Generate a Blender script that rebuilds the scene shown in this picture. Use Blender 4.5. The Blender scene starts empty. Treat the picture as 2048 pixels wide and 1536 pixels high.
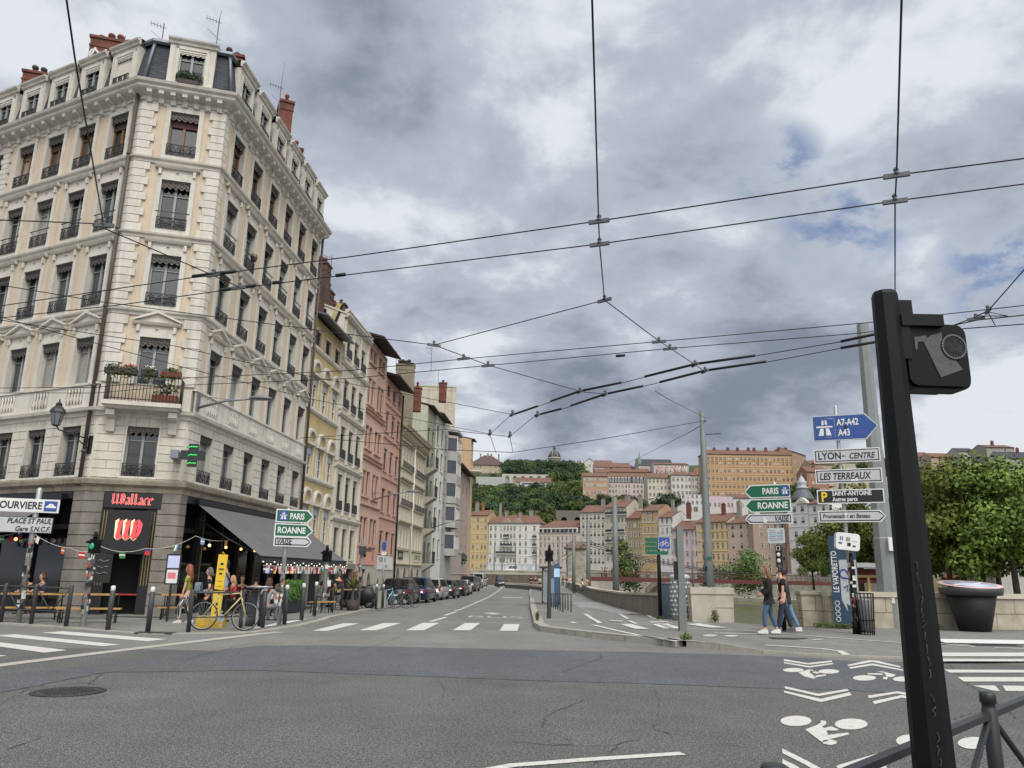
import bpy,bmesh,math,random
from mathutils import Vector,Matrix
R=math.radians
rnd=random.Random(7)
SC=bpy.context.scene
COL=SC.collection
F,CX,CY,EYE=1540.0,1024.0,768.0,1.55
_u=Vector(((1130-CX)/F,(CY+5460)/F,-1.0)).normalized()
_f=Vector((0,0,-1.0));_y=(_f-_f.dot(_u)*_u).normalized();_x=_y.cross(_u)
RM=Matrix((_x,_y,_u))
def ray(px,py):return RM@Vector(((px-CX)/F,(CY-py)/F,-1.0))
def G(px,py,z=0.0):
 r=ray(px,py);t=(z-EYE)/r.z
 return Vector((r.x*t,r.y*t,z))
def P(px,py,Y):
 r=ray(px,py);t=Y/r.y
 return Vector((r.x*t,Y,EYE+r.z*t))
def lerp(xs,ys,x):
 if x<=xs[0]:return ys[0]
 for i in range(len(xs)-1):
  if x<=xs[i+1]:return ys[i]+(ys[i+1]-ys[i])*(x-xs[i])/(xs[i+1]-xs[i])
 return ys[-1]
def prof(y):return lerp((0,26,48,75,500),(0,0,-.42,-.6,-.6),y)
def GR(px,py,dz=0.0):
 z=0.0
 for _ in range(40):
  g=G(px,py,z+dz);z=.5*z+.5*prof(g.y)
 return G(px,py,z+dz)
cam=bpy.data.cameras.new("camera");co=bpy.data.objects.new("camera",cam);COL.objects.link(co)
cam.sensor_width=36.0;cam.lens=F/2048*36.0;cam.clip_start=.05;cam.clip_end=6000
M4=RM.to_4x4();M4.translation=Vector((0,0,EYE));co.matrix_world=M4
SC.camera=co
def lin(h):
 h=h.lstrip('#');v=[int(h[i:i+2],16)/255 for i in(0,2,4)]
 return[(c/12.92 if c<=.04045 else((c+.055)/1.055)**2.4)for c in v]
MATS={}
def mat(name,hexc,rough=.8,metal=0.0,var=.12,scale=2.0,bump=0.0,bscale=30.0,k=1.0,streak=0.0,spec=.5,dirt=0.0,emit=None,es=1.0,coat=0.0):
 if name in MATS:return MATS[name]
 m=bpy.data.materials.new(name);MATS[name]=m;m.use_nodes=True
 n=m.node_tree.nodes;l=m.node_tree.links;b=n['Principled BSDF']
 c=[min(.9,v*k)for v in lin(hexc)]
 b.inputs['Roughness'].default_value=rough;b.inputs['Metallic'].default_value=metal
 b.inputs['Specular IOR Level'].default_value=spec
 if coat:b.inputs['Coat Weight'].default_value=coat;b.inputs['Coat Roughness'].default_value=.06
 m.diffuse_color=(*c,1)
 if var<=0 and not bump:
  b.inputs['Base Color'].default_value=(*c,1)
 else:
  tc=n.new('ShaderNodeTexCoord')
  nz=n.new('ShaderNodeTexNoise');nz.inputs['Scale'].default_value=scale;nz.inputs['Detail'].default_value=6;nz.inputs['Roughness'].default_value=.65
  l.new(tc.outputs['Object'],nz.inputs['Vector'])
  mx=n.new('ShaderNodeMix');mx.data_type='RGBA'
  mr=n.new('ShaderNodeMapRange');mr.inputs['From Min'].default_value=.3;mr.inputs['From Max'].default_value=.7
  l.new(nz.outputs['Fac'],mr.inputs['Value']);l.new(mr.outputs['Result'],mx.inputs['Factor'])
  mx.inputs['A'].default_value=(*[v*(1-var)for v in c],1);mx.inputs['B'].default_value=(*[min(.95,v*(1+var))for v in c],1)
  out=mx.outputs['Result']
  if streak>0:
   mp=n.new('ShaderNodeMapping');mp.inputs['Scale'].default_value=(2.2,2.2,.12)
   l.new(tc.outputs['Object'],mp.inputs['Vector'])
   n2=n.new('ShaderNodeTexNoise');n2.inputs['Scale'].default_value=2.0;n2.inputs['Detail'].default_value=5
   l.new(mp.outputs['Vector'],n2.inputs['Vector'])
   r2=n.new('ShaderNodeMapRange');r2.inputs['From Min'].default_value=.5;r2.inputs['From Max'].default_value=.75;r2.inputs['To Max'].default_value=streak
   l.new(n2.outputs['Fac'],r2.inputs['Value'])
   m2=n.new('ShaderNodeMix');m2.data_type='RGBA';m2.inputs['B'].default_value=(c[0]*.35,c[1]*.34,c[2]*.33,1)
   l.new(r2.outputs['Result'],m2.inputs['Factor']);l.new(out,m2.inputs['A']);out=m2.outputs['Result']
  if dirt>0:
   n3=n.new('ShaderNodeTexNoise');n3.inputs['Scale'].default_value=scale*.35;n3.inputs['Detail'].default_value=8;n3.inputs['Roughness'].default_value=.75
   l.new(tc.outputs['Object'],n3.inputs['Vector'])
   r3=n.new('ShaderNodeMapRange');r3.inputs['From Min'].default_value=.52;r3.inputs['From Max'].default_value=.72;r3.inputs['To Max'].default_value=dirt
   l.new(n3.outputs['Fac'],r3.inputs['Value'])
   m3=n.new('ShaderNodeMix');m3.data_type='RGBA';m3.inputs['B'].default_value=(c[0]*.3,c[1]*.29,c[2]*.28,1)
   l.new(r3.outputs['Result'],m3.inputs['Factor']);l.new(out,m3.inputs['A']);out=m3.outputs['Result']
  l.new(out,b.inputs['Base Color'])
  if bump:
   nb=n.new('ShaderNodeTexNoise');nb.inputs['Scale'].default_value=bscale;nb.inputs['Detail'].default_value=4
   l.new(tc.outputs['Object'],nb.inputs['Vector'])
   bp=n.new('ShaderNodeBump');bp.inputs['Strength'].default_value=bump;bp.inputs['Distance'].default_value=.02
   l.new(nb.outputs['Fac'],bp.inputs['Height']);l.new(bp.outputs['Normal'],b.inputs['Normal'])
 if emit:
  b.inputs['Emission Color'].default_value=(*lin(emit),1);b.inputs['Emission Strength'].default_value=es
 return m
def brickmat(name,c1,c2,mortar,bw,bh,off=.5,ms=.012,rough=.85,k=1.0,tilt=False,bump=.4):
 if name in MATS:return MATS[name]
 m=bpy.data.materials.new(name);MATS[name]=m;m.use_nodes=True
 n=m.node_tree.nodes;l=m.node_tree.links;b=n['Principled BSDF'];b.inputs['Roughness'].default_value=rough
 tc=n.new('ShaderNodeTexCoord');sp=n.new('ShaderNodeSeparateXYZ');cb=n.new('ShaderNodeCombineXYZ');ad=n.new('ShaderNodeMath')
 l.new(tc.outputs['Object'],sp.inputs[0]);l.new(sp.outputs[0],ad.inputs[0]);l.new(sp.outputs[1],ad.inputs[1])
 l.new(ad.outputs[0],cb.inputs[0]);l.new(sp.outputs[2],cb.inputs[1])
 br=n.new('ShaderNodeTexBrick');br.offset=off
 br.inputs['Scale'].default_value=1.0;br.inputs['Brick Width'].default_value=bw;br.inputs['Row Height'].default_value=bh;br.inputs['Mortar Size'].default_value=ms
 br.inputs['Color1'].default_value=(*[v*k for v in lin(c1)],1);br.inputs['Color2'].default_value=(*[v*k for v in lin(c2)],1);br.inputs['Mortar'].default_value=(*lin(mortar),1)
 l.new(cb.outputs[0],br.inputs['Vector'])
 nz=n.new('ShaderNodeTexNoise');nz.inputs['Scale'].default_value=1.7;nz.inputs['Detail'].default_value=6
 l.new(tc.outputs['Object'],nz.inputs['Vector'])
 mr=n.new('ShaderNodeMapRange');mr.inputs['From Min'].default_value=.3;mr.inputs['From Max'].default_value=.7;mr.inputs['To Min'].default_value=.65;mr.inputs['To Max'].default_value=1.2
 l.new(nz.outputs['Fac'],mr.inputs['Value'])
 mx=n.new('ShaderNodeMix');mx.data_type='RGBA';mx.blend_type='MULTIPLY';mx.inputs['Factor'].default_value=1
 l.new(br.outputs['Color'],mx.inputs['A']);l.new(mr.outputs['Result'],mx.inputs['B']);l.new(mx.outputs['Result'],b.inputs['Base Color'])
 bp=n.new('ShaderNodeBump');bp.inputs['Strength'].default_value=bump;bp.inputs['Distance'].default_value=.02;bp.invert=True
 l.new(br.outputs['Fac'],bp.inputs['Height']);l.new(bp.outputs['Normal'],b.inputs['Normal'])
 return m
class MB:
 def __init__(s):s.v=[];s.f=[];s.m=[];s.T=None;s.sm=[]
 def pt(s,p):
  p=Vector(p)
  if s.T is not None:p=s.T@p
  s.v.append(p);return len(s.v)-1
 def face(s,idx,mi=0,smooth=False):s.f.append(tuple(idx));s.m.append(mi);s.sm.append(smooth)
 def poly(s,pts,mi=0):s.face([s.pt(p)for p in pts],mi)
 def box(s,x0,x1,y0,y1,z0,z1,mi=0):
  i=[s.pt((x,y,z))for z in(z0,z1)for y in(y0,y1)for x in(x0,x1)]
  for q in((0,2,3,1),(4,5,7,6),(0,1,5,4),(2,6,7,3),(0,4,6,2),(1,3,7,5)):s.face([i[k]for k in q],mi)
 def cbox(s,c,d,mi=0,rz=0.0,rx=0.0,ry=0.0):
  M=Matrix.Translation(Vector(c))@Matrix.Rotation(rz,4,'Z')@Matrix.Rotation(ry,4,'Y')@Matrix.Rotation(rx,4,'X')
  o=s.T;s.T=M if o is None else o@M
  s.box(-d[0]/2,d[0]/2,-d[1]/2,d[1]/2,-d[2]/2,d[2]/2,mi);s.T=o
 def prism(s,pts,axis,a,b,mi=0,cap=True):
  def mk(p,t):return(t,p[0],p[1])if axis=='x' else((p[0],t,p[1])if axis=='y' else(p[0],p[1],t))
  n=len(pts);A=[s.pt(mk(p,a))for p in pts];B=[s.pt(mk(p,b))for p in pts]
  for k in range(n):s.face((A[k],A[(k+1)%n],B[(k+1)%n],B[k]),mi)
  if cap:s.face(A[::-1],mi);s.face(B,mi)
 def tube(s,path,r,n=6,mi=0,cap=True,smooth=True):
  path=[Vector(p)for p in path];rs=r if isinstance(r,(list,tuple))else[r]*len(path)
  rings=[];pu=None
  for k,p in enumerate(path):
   d=(path[min(k+1,len(path)-1)]-path[max(k-1,0)])
   if d.length<1e-9:d=Vector((0,0,1))
   d.normalize()
   if pu is None:
    a=Vector((0,0,1))if abs(d.z)<.9 else Vector((1,0,0))
    pu=d.cross(a).normalized()
   pu=(pu-d*pu.dot(d))
   if pu.length<1e-6:pu=d.orthogonal()
   pu.normalize();w=d.cross(pu)
   rings.append([s.pt(p+(pu*math.cos(2*math.pi*j/n)+w*math.sin(2*math.pi*j/n))*rs[k])for j in range(n)])
  for k in range(len(path)-1):
   for j in range(n):s.face((rings[k][j],rings[k][(j+1)%n],rings[k+1][(j+1)%n],rings[k+1][j]),mi,smooth)
  if cap:s.face(rings[0][::-1],mi);s.face(rings[-1],mi)
 def lathe(s,prof_,n=12,mi=0,c=(0,0,0),smooth=True,sx=1.0,sy=1.0):
  rings=[]
  for r,z in prof_:rings.append([s.pt((c[0]+sx*r*math.cos(2*math.pi*j/n),c[1]+sy*r*math.sin(2*math.pi*j/n),c[2]+z))for j in range(n)])
  for k in range(len(rings)-1):
   for j in range(n):s.face((rings[k][j],rings[k][(j+1)%n],rings[k+1][(j+1)%n],rings[k+1][j]),mi,smooth)
  s.face(rings[0][::-1],mi);s.face(rings[-1],mi)
 def blob(s,c,r,mi=0,n=8,m=6):
  rx,ry,rz=r if isinstance(r,(tuple,list))else(r,r,r)
  s_=[(math.sin(math.pi*k/m),-math.cos(math.pi*k/m))for k in range(m+1)]
  s_[0]=(.02,-1);s_[-1]=(.02,1)
  rings=[[s.pt((c[0]+rx*q*math.cos(2*math.pi*j/n),c[1]+ry*q*math.sin(2*math.pi*j/n),c[2]+rz*z))for j in range(n)]for q,z in s_]
  for k in range(m):
   for j in range(n):s.face((rings[k][j],rings[k][(j+1)%n],rings[k+1][(j+1)%n],rings[k+1][j]),mi,True)
  s.face(rings[0][::-1],mi,True);s.face(rings[-1],mi,True)
 def mesh(s,name,mats):
  me=bpy.data.meshes.new(name);me.from_pydata([tuple(p)for p in s.v],[],s.f)
  for m in(mats if isinstance(mats,(list,tuple))else[mats]):me.materials.append(m)
  me.polygons.foreach_set('material_index',s.m);me.polygons.foreach_set('use_smooth',s.sm)
  me.update();return me
 def build(s,name,mats,parent=None,loc=(0,0,0),rz=0.0):return put(name,s.mesh(name,mats),parent,loc,rz)
def put(name,data,parent=None,loc=(0,0,0),rz=0.0,sc=None):
 o=bpy.data.objects.new(name,data);COL.objects.link(o);o.parent=parent;o.location=loc;o.rotation_euler=(0,0,rz)
 if sc:o.scale=(sc,sc,sc)if not isinstance(sc,tuple)else sc
 return o
def tag(o,label,cat,group=None,kind=None):
 o['label']=label;o['category']=cat
 if group:o['group']=group
 if kind:o['kind']=kind
 return o
def thing(name,label,cat,loc=(0,0,0),rz=0.0,group=None):return tag(put(name,None,None,loc,rz),label,cat,group)
def struct(o):o['kind']='structure';return o
KIDS=None
def dup(root,loc,rz,label=None,sc=None):
 def cp(o,par):
  c=o.copy();COL.objects.link(c);c.parent=par
  for ch in o.children:cp(ch,c)
  return c
 r=cp(root,None);r.location=loc;r.rotation_euler=(0,0,rz)
 if sc:r.scale=(sc,sc,sc)
 if label:r['label']=label
 return r
def text_mb(mb,s,x,z,h,y,mi=0,shear=0.0,sx=1.0,align='LEFT',depth=.002,bold=0.0,plane='xz',sp=1.0):
 """lettering as flat mesh, baseline at (x, z), cap height h, on the plane y"""
 cu=bpy.data.curves.new('lettering','FONT');cu.body=s;cu.size=1.0;cu.shear=shear;cu.align_x=align;cu.offset=bold;cu.resolution_u=3;cu.space_character=sp
 o=bpy.data.objects.new('lettering',cu);COL.objects.link(o)
 dg=bpy.context.evaluated_depsgraph_get();me=bpy.data.meshes.new_from_object(o.evaluated_get(dg))
 k=h/.69
 base=len(mb.v)
 for v in me.vertices:mb.pt((x+v.co.x*k*sx,y,z+v.co.y*k))
 for p in me.polygons:mb.face([base+i for i in p.vertices],mi)
 bpy.data.objects.remove(o);bpy.data.curves.remove(cu);bpy.data.meshes.remove(me)
def nib(mb,path,w,h,y,mi=0):
 for a,b in zip(path,path[1:]):
  mb.poly([(a[0]-w/2,y,a[1]-h/2),(b[0]-w/2,y,b[1]-h/2),(b[0]+w/2,y,b[1]+h/2),(a[0]+w/2,y,a[1]+h/2)],mi)
SUN_EL,SUN_AZ=R(52),R(160)
sl=bpy.data.lights.new("sun",'SUN');so=bpy.data.objects.new("sun",sl);COL.objects.link(so)
sd=Vector((math.sin(SUN_AZ)*math.cos(SUN_EL),math.cos(SUN_AZ)*math.cos(SUN_EL),math.sin(SUN_EL)))
so.rotation_euler=(-sd).to_track_quat('-Z','Y').to_euler();so.location=(0,-20,60)
sl.energy=1.5;sl.angle=R(14);sl.color=(1,.97,.93)
W=bpy.data.worlds.new("World");SC.world=W;W.use_nodes=True
def build_sky():
 n=W.node_tree.nodes;l=W.node_tree.links;bg=n['Background'];bg.inputs['Strength'].default_value=.1
 def val(x):return x
 def mth(op,a,b=None,c=None,clamp=False):
  m=n.new('ShaderNodeMath');m.operation=op;m.use_clamp=clamp
  for i,q in enumerate((a,b,c)):
   if q is None:continue
   if isinstance(q,(int,float)):m.inputs[i].default_value=q
   else:l.new(q,m.inputs[i])
  return m.outputs[0]
 def rng(v,a,b,c=0.0,d=1.0,smooth=True):
  m=n.new('ShaderNodeMapRange');m.interpolation_type='SMOOTHSTEP' if smooth else 'LINEAR'
  l.new(v,m.inputs['Value'])
  for k,q in zip(('From Min','From Max','To Min','To Max'),(a,b,c,d)):m.inputs[k].default_value=q
  return m.outputs['Result']
 def mix(f,a,b):
  m=n.new('ShaderNodeMix');m.data_type='RGBA'
  if isinstance(f,float):m.inputs['Factor'].default_value=f
  else:l.new(f,m.inputs['Factor'])
  for k,q in(('A',a),('B',b)):
   if isinstance(q,(tuple,list)):m.inputs[k].default_value=(*q,1)
   else:l.new(q,m.inputs[k])
  return m.outputs['Result']
 tc=n.new('ShaderNodeTexCoord');D=tc.outputs['Generated']
 sx=n.new('ShaderNodeSeparateXYZ');l.new(D,sx.inputs[0])
 z=mth('ADD',mth('MAXIMUM',sx.outputs[2],0.0),.30)
 q=n.new('ShaderNodeCombineXYZ');l.new(mth('DIVIDE',sx.outputs[0],z),q.inputs[0]);l.new(mth('DIVIDE',sx.outputs[1],z),q.inputs[1])
 def noise(scale,det,ro,off,dist=0.0):
  mp=n.new('ShaderNodeMapping');mp.inputs['Location'].default_value=off;mp.inputs['Scale'].default_value=(scale,scale,scale);l.new(q.outputs[0],mp.inputs['Vector'])
  t=n.new('ShaderNodeTexNoise');t.inputs['Scale'].default_value=1.0;t.inputs['Detail'].default_value=det;t.inputs['Roughness'].default_value=ro;t.inputs['Distortion'].default_value=dist
  l.new(mp.outputs[0],t.inputs['Vector']);return t.outputs['Fac']
 big=noise(1.2,4,.5,(3.1,1.7,0));mid=noise(3.0,9,.58,(7.3,2.2,.4),.25);fine=noise(7.5,8,.58,(1.2,5.5,.8),.2)
 sky=n.new('ShaderNodeTexSky');sky.sky_type='NISHITA';sky.sun_disc=False;sky.sun_elevation=SUN_EL;sky.sun_rotation=SUN_AZ;sky.dust_density=1.0
 def spot(px,py,rad,soft):
  d=ray(px,py).normalized();dt=n.new('ShaderNodeVectorMath');dt.operation='DOT_PRODUCT';l.new(D,dt.inputs[0]);dt.inputs[1].default_value=d
  return rng(dt.outputs['Value'],math.cos(R(rad+soft)),math.cos(R(max(rad-soft,0))))
 t=mth('MULTIPLY_ADD',mid,2.0,mth('MULTIPLY_ADD',fine,.9,mth('MULTIPLY_ADD',big,.5,-1.26)))
 for(px,py,rd,sf,w)in BANKS:t=mth('MULTIPLY_ADD',spot(px,py,rd,sf),w,t)
 cl=mix(rng(t,.12,.55),(7.6,8.0,8.5),(4.6,5.05,5.9))
 cl=mix(rng(t,.5,1.15),cl,(2.3,2.65,3.4))
 hole=rng(mth('MULTIPLY_ADD',fine,.9,mid),1.0,.82)
 op=None
 for(px,py,rd,sf)in HOLES:
  s_=spot(px,py,rd,sf);op=s_ if op is None else mth('MAXIMUM',op,s_)
 hole=mth('MULTIPLY',op,hole)
 blue=mix(.35,sky.outputs['Color'],(1.2,2.3,5.6))
 cl=mix(mth('MULTIPLY',hole,.85),cl,blue)
 dt=n.new('ShaderNodeVectorMath');dt.operation='DOT_PRODUCT';l.new(D,dt.inputs[0]);dt.inputs[1].default_value=sd
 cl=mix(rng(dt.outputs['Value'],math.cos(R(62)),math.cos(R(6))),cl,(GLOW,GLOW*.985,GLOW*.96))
 cl=mix(rng(sx.outputs[2],-.02,-.12),cl,(1.6,1.6,1.6))
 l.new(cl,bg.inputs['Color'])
GLOW=25.0  # broad bright sky around the sun, added out of view to strengthen soft light
BANKS=[(800,170,4,8,.30),(680,120,3,8,.12),(1350,800,6,8,.34),(1000,840,3,7,.14),(1180,320,5,9,.2),(1650,800,4,6,.26),(1150,840,3,5,.22),(700,450,5,8,.12),(1750,600,8,9,.10),(1100,20,4,8,-.20),(500,250,4,8,-.10),(2020,870,3,5,-.45),(1640,905,3,4,-.35),(1250,915,3,3,-.38),(955,830,1.5,5,-.32),(60,40,6,9,-.25),(1950,230,6,9,-.10),(1500,470,5,9,-.06)]
HOLES=[(1690,430,1.6,4.0),(2015,535,1.2,4.0),(1560,330,.8,3.0)]
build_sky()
SC.view_settings.view_transform='Standard';SC.view_settings.look='None';SC.view_settings.exposure=0.0;SC.view_settings.gamma=1.0
SC.cycles.use_denoising=True;SC.cycles.max_bounces=5;SC.cycles.diffuse_bounces=2;SC.cycles.glossy_bounces=3
def asphalt(name,hexc,k,grain=.5,patch=.14):
 m=bpy.data.materials.new(name);m.use_nodes=True;n=m.node_tree.nodes;l=m.node_tree.links;b=n['Principled BSDF'];b.inputs['Roughness'].default_value=.9;b.inputs['Specular IOR Level'].default_value=.3
 c=[v*k for v in lin(hexc)];tc=n.new('ShaderNodeTexCoord')
 def nz(s,d,r,o=0.0):
  mp=n.new('ShaderNodeMapping');mp.inputs['Location'].default_value=(o,o*.7,0);l.new(tc.outputs['Object'],mp.inputs['Vector'])
  t=n.new('ShaderNodeTexNoise');t.inputs['Scale'].default_value=s;t.inputs['Detail'].default_value=d;t.inputs['Roughness'].default_value=r;l.new(mp.outputs[0],t.inputs['Vector']);return t.outputs['Fac']
 def rg(v,a,b_,c_,d_):
  q=n.new('ShaderNodeMapRange');l.new(v,q.inputs['Value'])
  for k_,x in zip(('From Min','From Max','To Min','To Max'),(a,b_,c_,d_)):q.inputs[k_].default_value=x
  return q.outputs['Result']
 def mul(a,b_):
  q=n.new('ShaderNodeMath');q.operation='MULTIPLY';l.new(a,q.inputs[0]);l.new(b_,q.inputs[1]);return q.outputs[0]
 f=mul(rg(nz(.35,6,.7),.36,.64,1-patch,1+patch),rg(nz(75,2,.6,3),.38,.62,1-grain,1+grain))
 f=mul(f,rg(nz(2.2,6,.7,9),.3,.7,.9,1.1));f=mul(f,rg(nz(26,2,.6,5),.38,.62,1-grain*.35,1+grain*.35))
 mp=n.new('ShaderNodeMapping');mp.inputs['Scale'].default_value=(.5,.05,1);mp.inputs['Rotation'].default_value=(0,0,R(12));l.new(tc.outputs['Object'],mp.inputs['Vector'])
 tr=n.new('ShaderNodeTexNoise');tr.inputs['Scale'].default_value=1.0;tr.inputs['Detail'].default_value=4;l.new(mp.outputs[0],tr.inputs['Vector'])
 f=mul(f,rg(tr.outputs['Fac'],.35,.65,.92,1.08))
 mx=n.new('ShaderNodeVectorMath');mx.operation='SCALE';mx.inputs[0].default_value=c;l.new(f,mx.inputs['Scale']);l.new(mx.outputs[0],b.inputs['Base Color'])
 bp=n.new('ShaderNodeBump');bp.inputs['Strength'].default_value=.5;bp.inputs['Distance'].default_value=.006;l.new(nz(75,3,.6,3),bp.inputs['Height']);l.new(bp.outputs[0],b.inputs['Normal'])
 MATS[name]=m;return m
A_OLD=asphalt('asphalt worn','#8b8b89',.39,.85);A_NEW=asphalt('asphalt patch','#83868a',.4,.6,.1)
A_QUAY=asphalt('asphalt quay','#95938f',.55,.4);A_PAVE=asphalt('pavement asphalt','#97958f',.56,.35);A_CYC=asphalt('cycle track','#a6a6a4',.62,.25)
PAINT=mat('road paint','#dfddd5',.8,var=.16,scale=40,k=.72,dirt=.7,bump=.3,bscale=90)
PAINT_OLD=mat('worn road paint','#c9c8c2',.8,var=.2,scale=8,k=.72,dirt=.7)
KERB=mat('kerb stone','#aaa69c',.85,var=.16,scale=5,bump=.3,k=.75,dirt=.4)
CONC=mat('gutter concrete','#b9b5aa',.85,var=.1,scale=4,k=.75,dirt=.3)
CRACK=mat('crack tar','#464645',.9,var=.3,scale=9,k=.7)
YS=[-14,-4,4,10,16,20,23,26,27.2,28,30,34,39,48,54,64,75,88,100,130,170,230]
XR={28:9.3,30:8.2,34:6.85,39:7.05,48:7.3,54:7.5,64:7.75,75:8.25,88:8.95,100:9.4,130:10.5,170:12.6,230:16}
def xr(y):return 140.0 if y<=27.2 else lerp(sorted(XR),[XR[k]for k in sorted(XR)],y)
mb=MB();rows=[]
for y in YS:
 e=xr(y);rows.append([mb.pt((x,y,prof(y)))for x in[-95,-40,-15,-8,-4,0,min(4,e),min(7,e),e]])
for a,b in zip(rows,rows[1:]):
 for k in range(8):mb.face((a[k],a[k+1],b[k+1],b[k]),1 if mb.v[a[0]].y>=16 else 0)
struct(mb.build('road',[A_OLD,A_QUAY]))
mb=MB()
for y0,y1 in zip(YS[9:],YS[10:]):
 mb.poly([(xr(y0),y0,prof(y0)-.001),(xr(y0),y0,-6),(xr(y1),y1,-6),(xr(y1),y1,prof(y1)-.001)])
mb.poly([(9.3,28,-.02),(9.3,28,-6),(140,28.2,-6),(140,28.2,-.02)])
QUAYSTONE=brickmat('quay masonry','#b5ab93','#a39a85','#6f6a5e',1.1,.5,ms=.02,k=.8)
struct(mb.build('quay_edge_ground',QUAYSTONE))
mb=MB();mb.poly([(-60,26,-8),(600,26,-8),(600,420,-8),(-60,420,-8)])
struct(mb.build('river_bed_ground',mat('river bed','#5d5a40',.9)))
def strip(mb,path,w,dz,mi=0,zf=None,step=.6):
 pts=[]
 for a,b in zip(path,path[1:]):
  a,b=Vector(a[:2]),Vector(b[:2]);k=max(1,int((b-a).length/step))
  pts+=[a.lerp(b,i/k)for i in range(k)]
 pts.append(Vector(path[-1][:2]));zf=zf or(lambda x,y:prof(y));prev=None
 for i,p in enumerate(pts):
  d=(pts[min(i+1,len(pts)-1)]-pts[max(i-1,0)]).normalized();nn=Vector((-d.y,d.x))*w/2
  l_,r_=p+nn,p-nn
  q=(mb.pt((l_.x,l_.y,zf(l_.x,l_.y)+dz)),mb.pt((r_.x,r_.y,zf(r_.x,r_.y)+dz)))
  if prev:mb.face((prev[0],prev[1],q[1],q[0]),mi)
  prev=q
def patch(mb,pts,dz,mi=0,zf=None):
 zf=zf or(lambda x,y:prof(y));mb.poly([(p[0],p[1],zf(p[0],p[1])+dz)for p in pts],mi)
mb=MB()
top=[(-700,1395),(-200,1362),(0,1347),(130,1338),(512,1292),(660,1291),(1024,1299),(1300,1305),(1536,1312),(1700,1322),(1900,1338)]
bot=[(-700,1440),(-200,1408),(0,1386),(210,1345),(512,1341),(660,1346),(1024,1360),(1300,1368),(1536,1377),(1700,1381),(1900,1395)]
prev=None
for t_,b_ in zip(top,bot):
 q=(mb.pt(G(*t_)+Vector((0,0,.003))),mb.pt(G(*b_)+Vector((0,0,.003))))
 if prev:mb.face((prev[1],q[1],q[0],prev[0]))
 prev=q
struct(mb.build('road_patch',A_NEW))
mb=MB()
def crack(pts,w):
 prev=None
 P3=[]
 for a,b in zip(pts,pts[1:]):
  a,b=G(*a),G(*b);k=max(2,int((b-a).length/.09))
  P3+=[a.lerp(b,i/k)+Vector((rnd.uniform(-.022,.022),rnd.uniform(-.03,.03),0))for i in range(k)]
 for i,p in enumerate(P3):
  d=P3[min(i+1,len(P3)-1)]-P3[max(i-1,0)];nn=Vector((-d.y,d.x,0)).normalized()*w*rnd.uniform(.1,.75)
  q=(mb.pt(p+nn+Vector((0,0,.006))),mb.pt(p-nn+Vector((0,0,.006))))
  if prev:mb.face((prev[0],prev[1],q[1],q[0]))
  prev=q
Z4=lambda x,y:(1024+x*.2514,1150+y*.2514)
Z3=lambda x,y:(512+x*.2514,1150+y*.2514)
Z2=lambda x,y:(x*.2514,1150+y*.2514)
for pts,w in(([Z4(560,1000),Z4(430,1060),Z4(320,1090),Z4(260,1150),Z4(240,1230)],.012),([Z4(0,1330),Z4(350,1355),Z4(690,1360),Z4(830,1350),Z4(930,1320),Z4(1070,1290)],.016),([Z4(840,1360),Z4(760,1430),Z4(700,1480),Z4(640,1536)],.02),([Z4(1120,1190),Z4(1150,1235),Z4(1240,1260),Z4(1310,1290)],.012),([Z4(1650,1340),Z4(1760,1365),Z4(1980,1385)],.01),([Z4(700,630),Z4(715,660),Z4(600,700),Z4(470,745),Z4(400,780)],.018),([Z4(330,1150),Z4(520,1170),Z4(700,1200)],.007),([Z2(0,1250),Z2(200,1270),Z2(345,1290),Z2(120,1370),Z2(0,1415)],.012),([Z2(180,940),Z2(200,920),Z2(400,885),Z2(640,860),Z2(860,880)],.02),([Z2(620,995),Z2(800,970),Z2(910,940)],.009),([Z2(690,875),Z2(740,850),Z2(805,790),Z2(700,775),Z2(320,765)],.012),([Z2(805,790),Z2(1000,760),Z2(1240,720)],.012),([Z2(1450,690),Z2(1560,650),Z2(1800,590),Z2(2000,545)],.014),([Z3(60,740),Z3(200,715),Z3(480,700),Z3(740,620),Z3(980,555),Z3(1170,480)],.012),([Z2(0,1030),Z2(110,965),Z2(220,950)],.009),([Z4(60,1540),Z4(400,1522),Z4(560,1526)],.007),((1830,1470),(1900,1440),(1960,1425))and([(1830,1470),(1900,1440),(1960,1425)],.012),([(1900,1330),(1930,1365),(1985,1400),(2040,1440)],.016)):
 crack(pts,w)
crack(bot[2:],.014);crack(top[4:],.008);crack([Z4(0,1250),Z4(240,1240),Z4(420,1300),Z4(520,1356)],.006);crack([Z3(1400,780),Z3(1500,900),Z3(1480,1050)],.006);crack([Z4(1120,885),Z4(1180,1010),Z4(1150,1180)],.005)
struct(mb.build('road_cracks',CRACK))
mc=G(137,1384);mb=MB()
mb.lathe([(.0,.008),(.36,.008),(.37,.004)],28,0);mb.lathe([(.37,.004),(.43,.010),(.44,.004)],28,1)
for i in range(-3,4):
 for j in range(-3,4):
  if i*i+j*j<11:mb.cbox((i*.095,j*.095,.010),(.05,.05,.008),1,R(45))
IRON=mat('cast iron','#4e4b48',.55,.6,var=.3,scale=12,bump=.4)
tag(mb.build('manhole_cover',[IRON,mat('iron rim','#3b3938',.6,.5,var=.2)],None,mc),'round cast iron manhole cover in the cracked near road','manhole cover')
LP=[GR(0,1250),GR(110,1256),GR(215,1264),GR(295,1270),GR(420,1268),GR(512,1266),GR(600,1256),GR(649,1247),GR(700,1234),GR(748,1222)]
LP=[(-40,31.5),(-20,24.2)]+[(p.x,p.y)for p in LP]+[(-7.0,37.4),(-8.0,37.8),(-7.5,55),(-6.2,75),(-3.6,112),(0,165)]
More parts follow.
